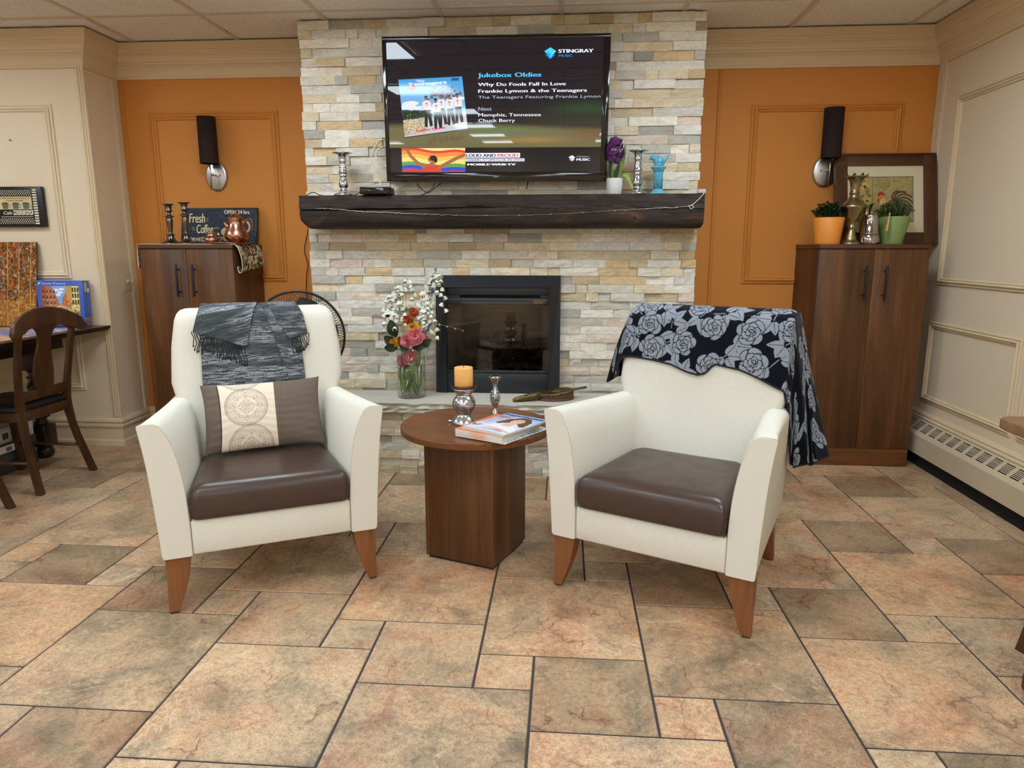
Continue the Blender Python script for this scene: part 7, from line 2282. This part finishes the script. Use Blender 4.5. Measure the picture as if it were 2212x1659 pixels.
# ================================================================ right: heater, table edge, stool
m_heat = plain('heater_enamel', rgb(200, 184, 156), .45)
def heater():
    t = thing('baseboard_heater', 'long cream baseboard heater with slotted grille along the right wall', 'heater', (XR, 3.0, 0))
    y0, y1 = -2.6, 1.40
    xf, xt = -.100, -.022
    mb = MB()
    pr = [(xf, .078), (xf, .186), (xf + .004, .192), (xf + .010, .1965)]
    F = [(xf + .010, .1965), (xt, .262)]
    mb.add([(x, y, z) for x, z in pr for y in (y0, y1)], [[0, 1, 3, 2], [2, 3, 5, 4], [4, 5, 7, 6]])
    mb.add([(xf, y0, .078), (xf, y1, .078), (xf + .02, y1, .078), (xf + .02, y0, .078), (xf + .02, y0, .10), (xf + .02, y1, .10)], [[0, 1, 2, 3], [3, 2, 5, 4]])
    mb.build('front_panel', m_heat, t)
    # slotted grille: solid strips between groups of louvre slots
    d = Vector((xt - xf - .010, 0, .262 - .1965)); L = d.length; d.normalize(); n = Vector((d.z, 0, -d.x)) * -1
    o = Vector((xf + .010, 0, .1965))
    mb = MB()
    def strip(a0, a1, ya, yb):
        P = [o + d * a0, o + d * a1]
        q = n * -.002
        v = [(P[0].x, ya, P[0].z), (P[0].x, yb, P[0].z), (P[1].x, yb, P[1].z), (P[1].x, ya, P[1].z)]
        v += [(x - n.x * .0016, y, z - n.z * .0016) for x, y, z in v]
        mb.add(v, [[0, 1, 2, 3], [4, 7, 6, 5], [0, 4, 5, 1], [1, 5, 6, 2], [2, 6, 7, 3], [3, 7, 4, 0]])
    s0, s1 = .016, L - .020
    strip(0, s0, y0, y1); strip(s1, L, y0, y1)
    g, w = .092, .066
    y = y0
    k = 0
    while y < y1:
        yb = min(y1, y + g - w); strip(s0, s1, y, yb)
        m = 7
        for i in range(1, m):
            a = s0 + (s1 - s0) * i / m; strip(a - .0021, a + .0021, yb, min(y1, yb + w))
        y += g
    mb.build('grille', m_heat, t, recalc=True)
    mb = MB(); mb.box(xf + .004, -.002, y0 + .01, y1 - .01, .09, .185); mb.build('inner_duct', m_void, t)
    MB().box(xf + .024, xf + .03, y0 + .01, y1 - .01, 0, .09).build('shade_strip', m_void, t)  # black strip added to stand in for the shadow under the heater
    mb = MB(); mb.box(xf + .03, -.002, y0 + .01, y1 - .01, .186, .20); mb.build('fin_pack', m_void, t)
    pr = [(0, .262), (-.030, .262), (-.030, .270), (-.022, .276), (-.026, .286), (-.018, .296), (-.006, .300), (0, .300)]
    mb = MB(); mb.loft([[(x, y, z) for x, z in pr] for y in (y0, y1)], smooth=False); mb.build('cap_moulding', m_trim, t)
    for y in (y0, y1):
        mb = MB(); mb.box(xf, 0, y - .002, y + .002, .078, .262); mb.build('end_cap', m_heat, t)
    mb = MB()
    for y in (-2.3, -1.2, -.1, 1.0): mb.box(-.06, -.01, y - .015, y + .015, 0, .09)
    mb.build('foot', m_black, t)
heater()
t = thing('card_table', 'rounded corner of a brown wooden pedestal table at the right edge of the photo', 'table', (1.715, 1.75, 0))
out = round_poly([(-.405, -.42), (.405, -.42), (.405, .42), (-.405, .42)], .06, 8)
mb = MB(); mb.loft([[(x * s, y * s, z) for x, y in out] for s, z in ((.985, .716), (1.0, .720), (1.0, .743), (.993, .748))]); mb.build('tabletop', wood('oak_brown_top', rgb(96, 70, 46), rgb(126, 94, 64), rgb(144, 110, 78), 'x', 1, .4), t, sharp=40)
mb = MB(); mb.lathe([(.05, .06), (.045, .10), (.042, .68), (.10, .70), (.12, .717)], 32); mb.build('column', m_satin_black, t)
for k in range(4):
    a = PI - .235 + k * PI / 2
    M = Matrix.Rotation(a, 4, 'Z')
    mb = MB(); mb.loft([[(x, y * w, z) for y, z in ((-1, z0), (1, z0), (1, z1), (-1, z1))] for x, w, z0, z1 in ((.02, .05, .05, .13), (.22, .040, .045, .10), (.39, .032, .035, .085), (.425, .028, .03, .07))], smooth=False, M=M); ar = mb.build('base_arm', m_satin_black, t)
    mb = MB(); mb.lathe([(.012, 0), (.019, .004), (.019, .02), (.012, .034)], 20, M=M @ Matrix.Translation((.40, 0, 0))); mb.build('glide', m_satin_black, ar)
t = thing('stool', 'three-legged wooden stool whose splayed leg shows at the right edge of the photo', 'stool', (1.725, 2.20, 0))
mb = MB(); mb.lathe([(.14, .43), (.15, .436), (.15, .452), (.14, .458), (.01, .458)], 40); mb.build('seat', m_chair_wood, t)
for k in range(3):
    a = PI + .33 + k * 2 * PI / 3
    c_, s_ = math.cos(a), math.sin(a)
    mb = MB(); mb.loft([[(r * c_ + (u * c_ - v * s_) * w, r * s_ + (u * s_ + v * c_) * w, z) for u, v in ((-1, -1), (1, -1), (1, 1), (-1, 1))] for r, w, z in ((.272, .019, 0), (.20, .021, .22), (.125, .022, .43))], smooth=False); mb.build('leg', m_chair_wood, t)
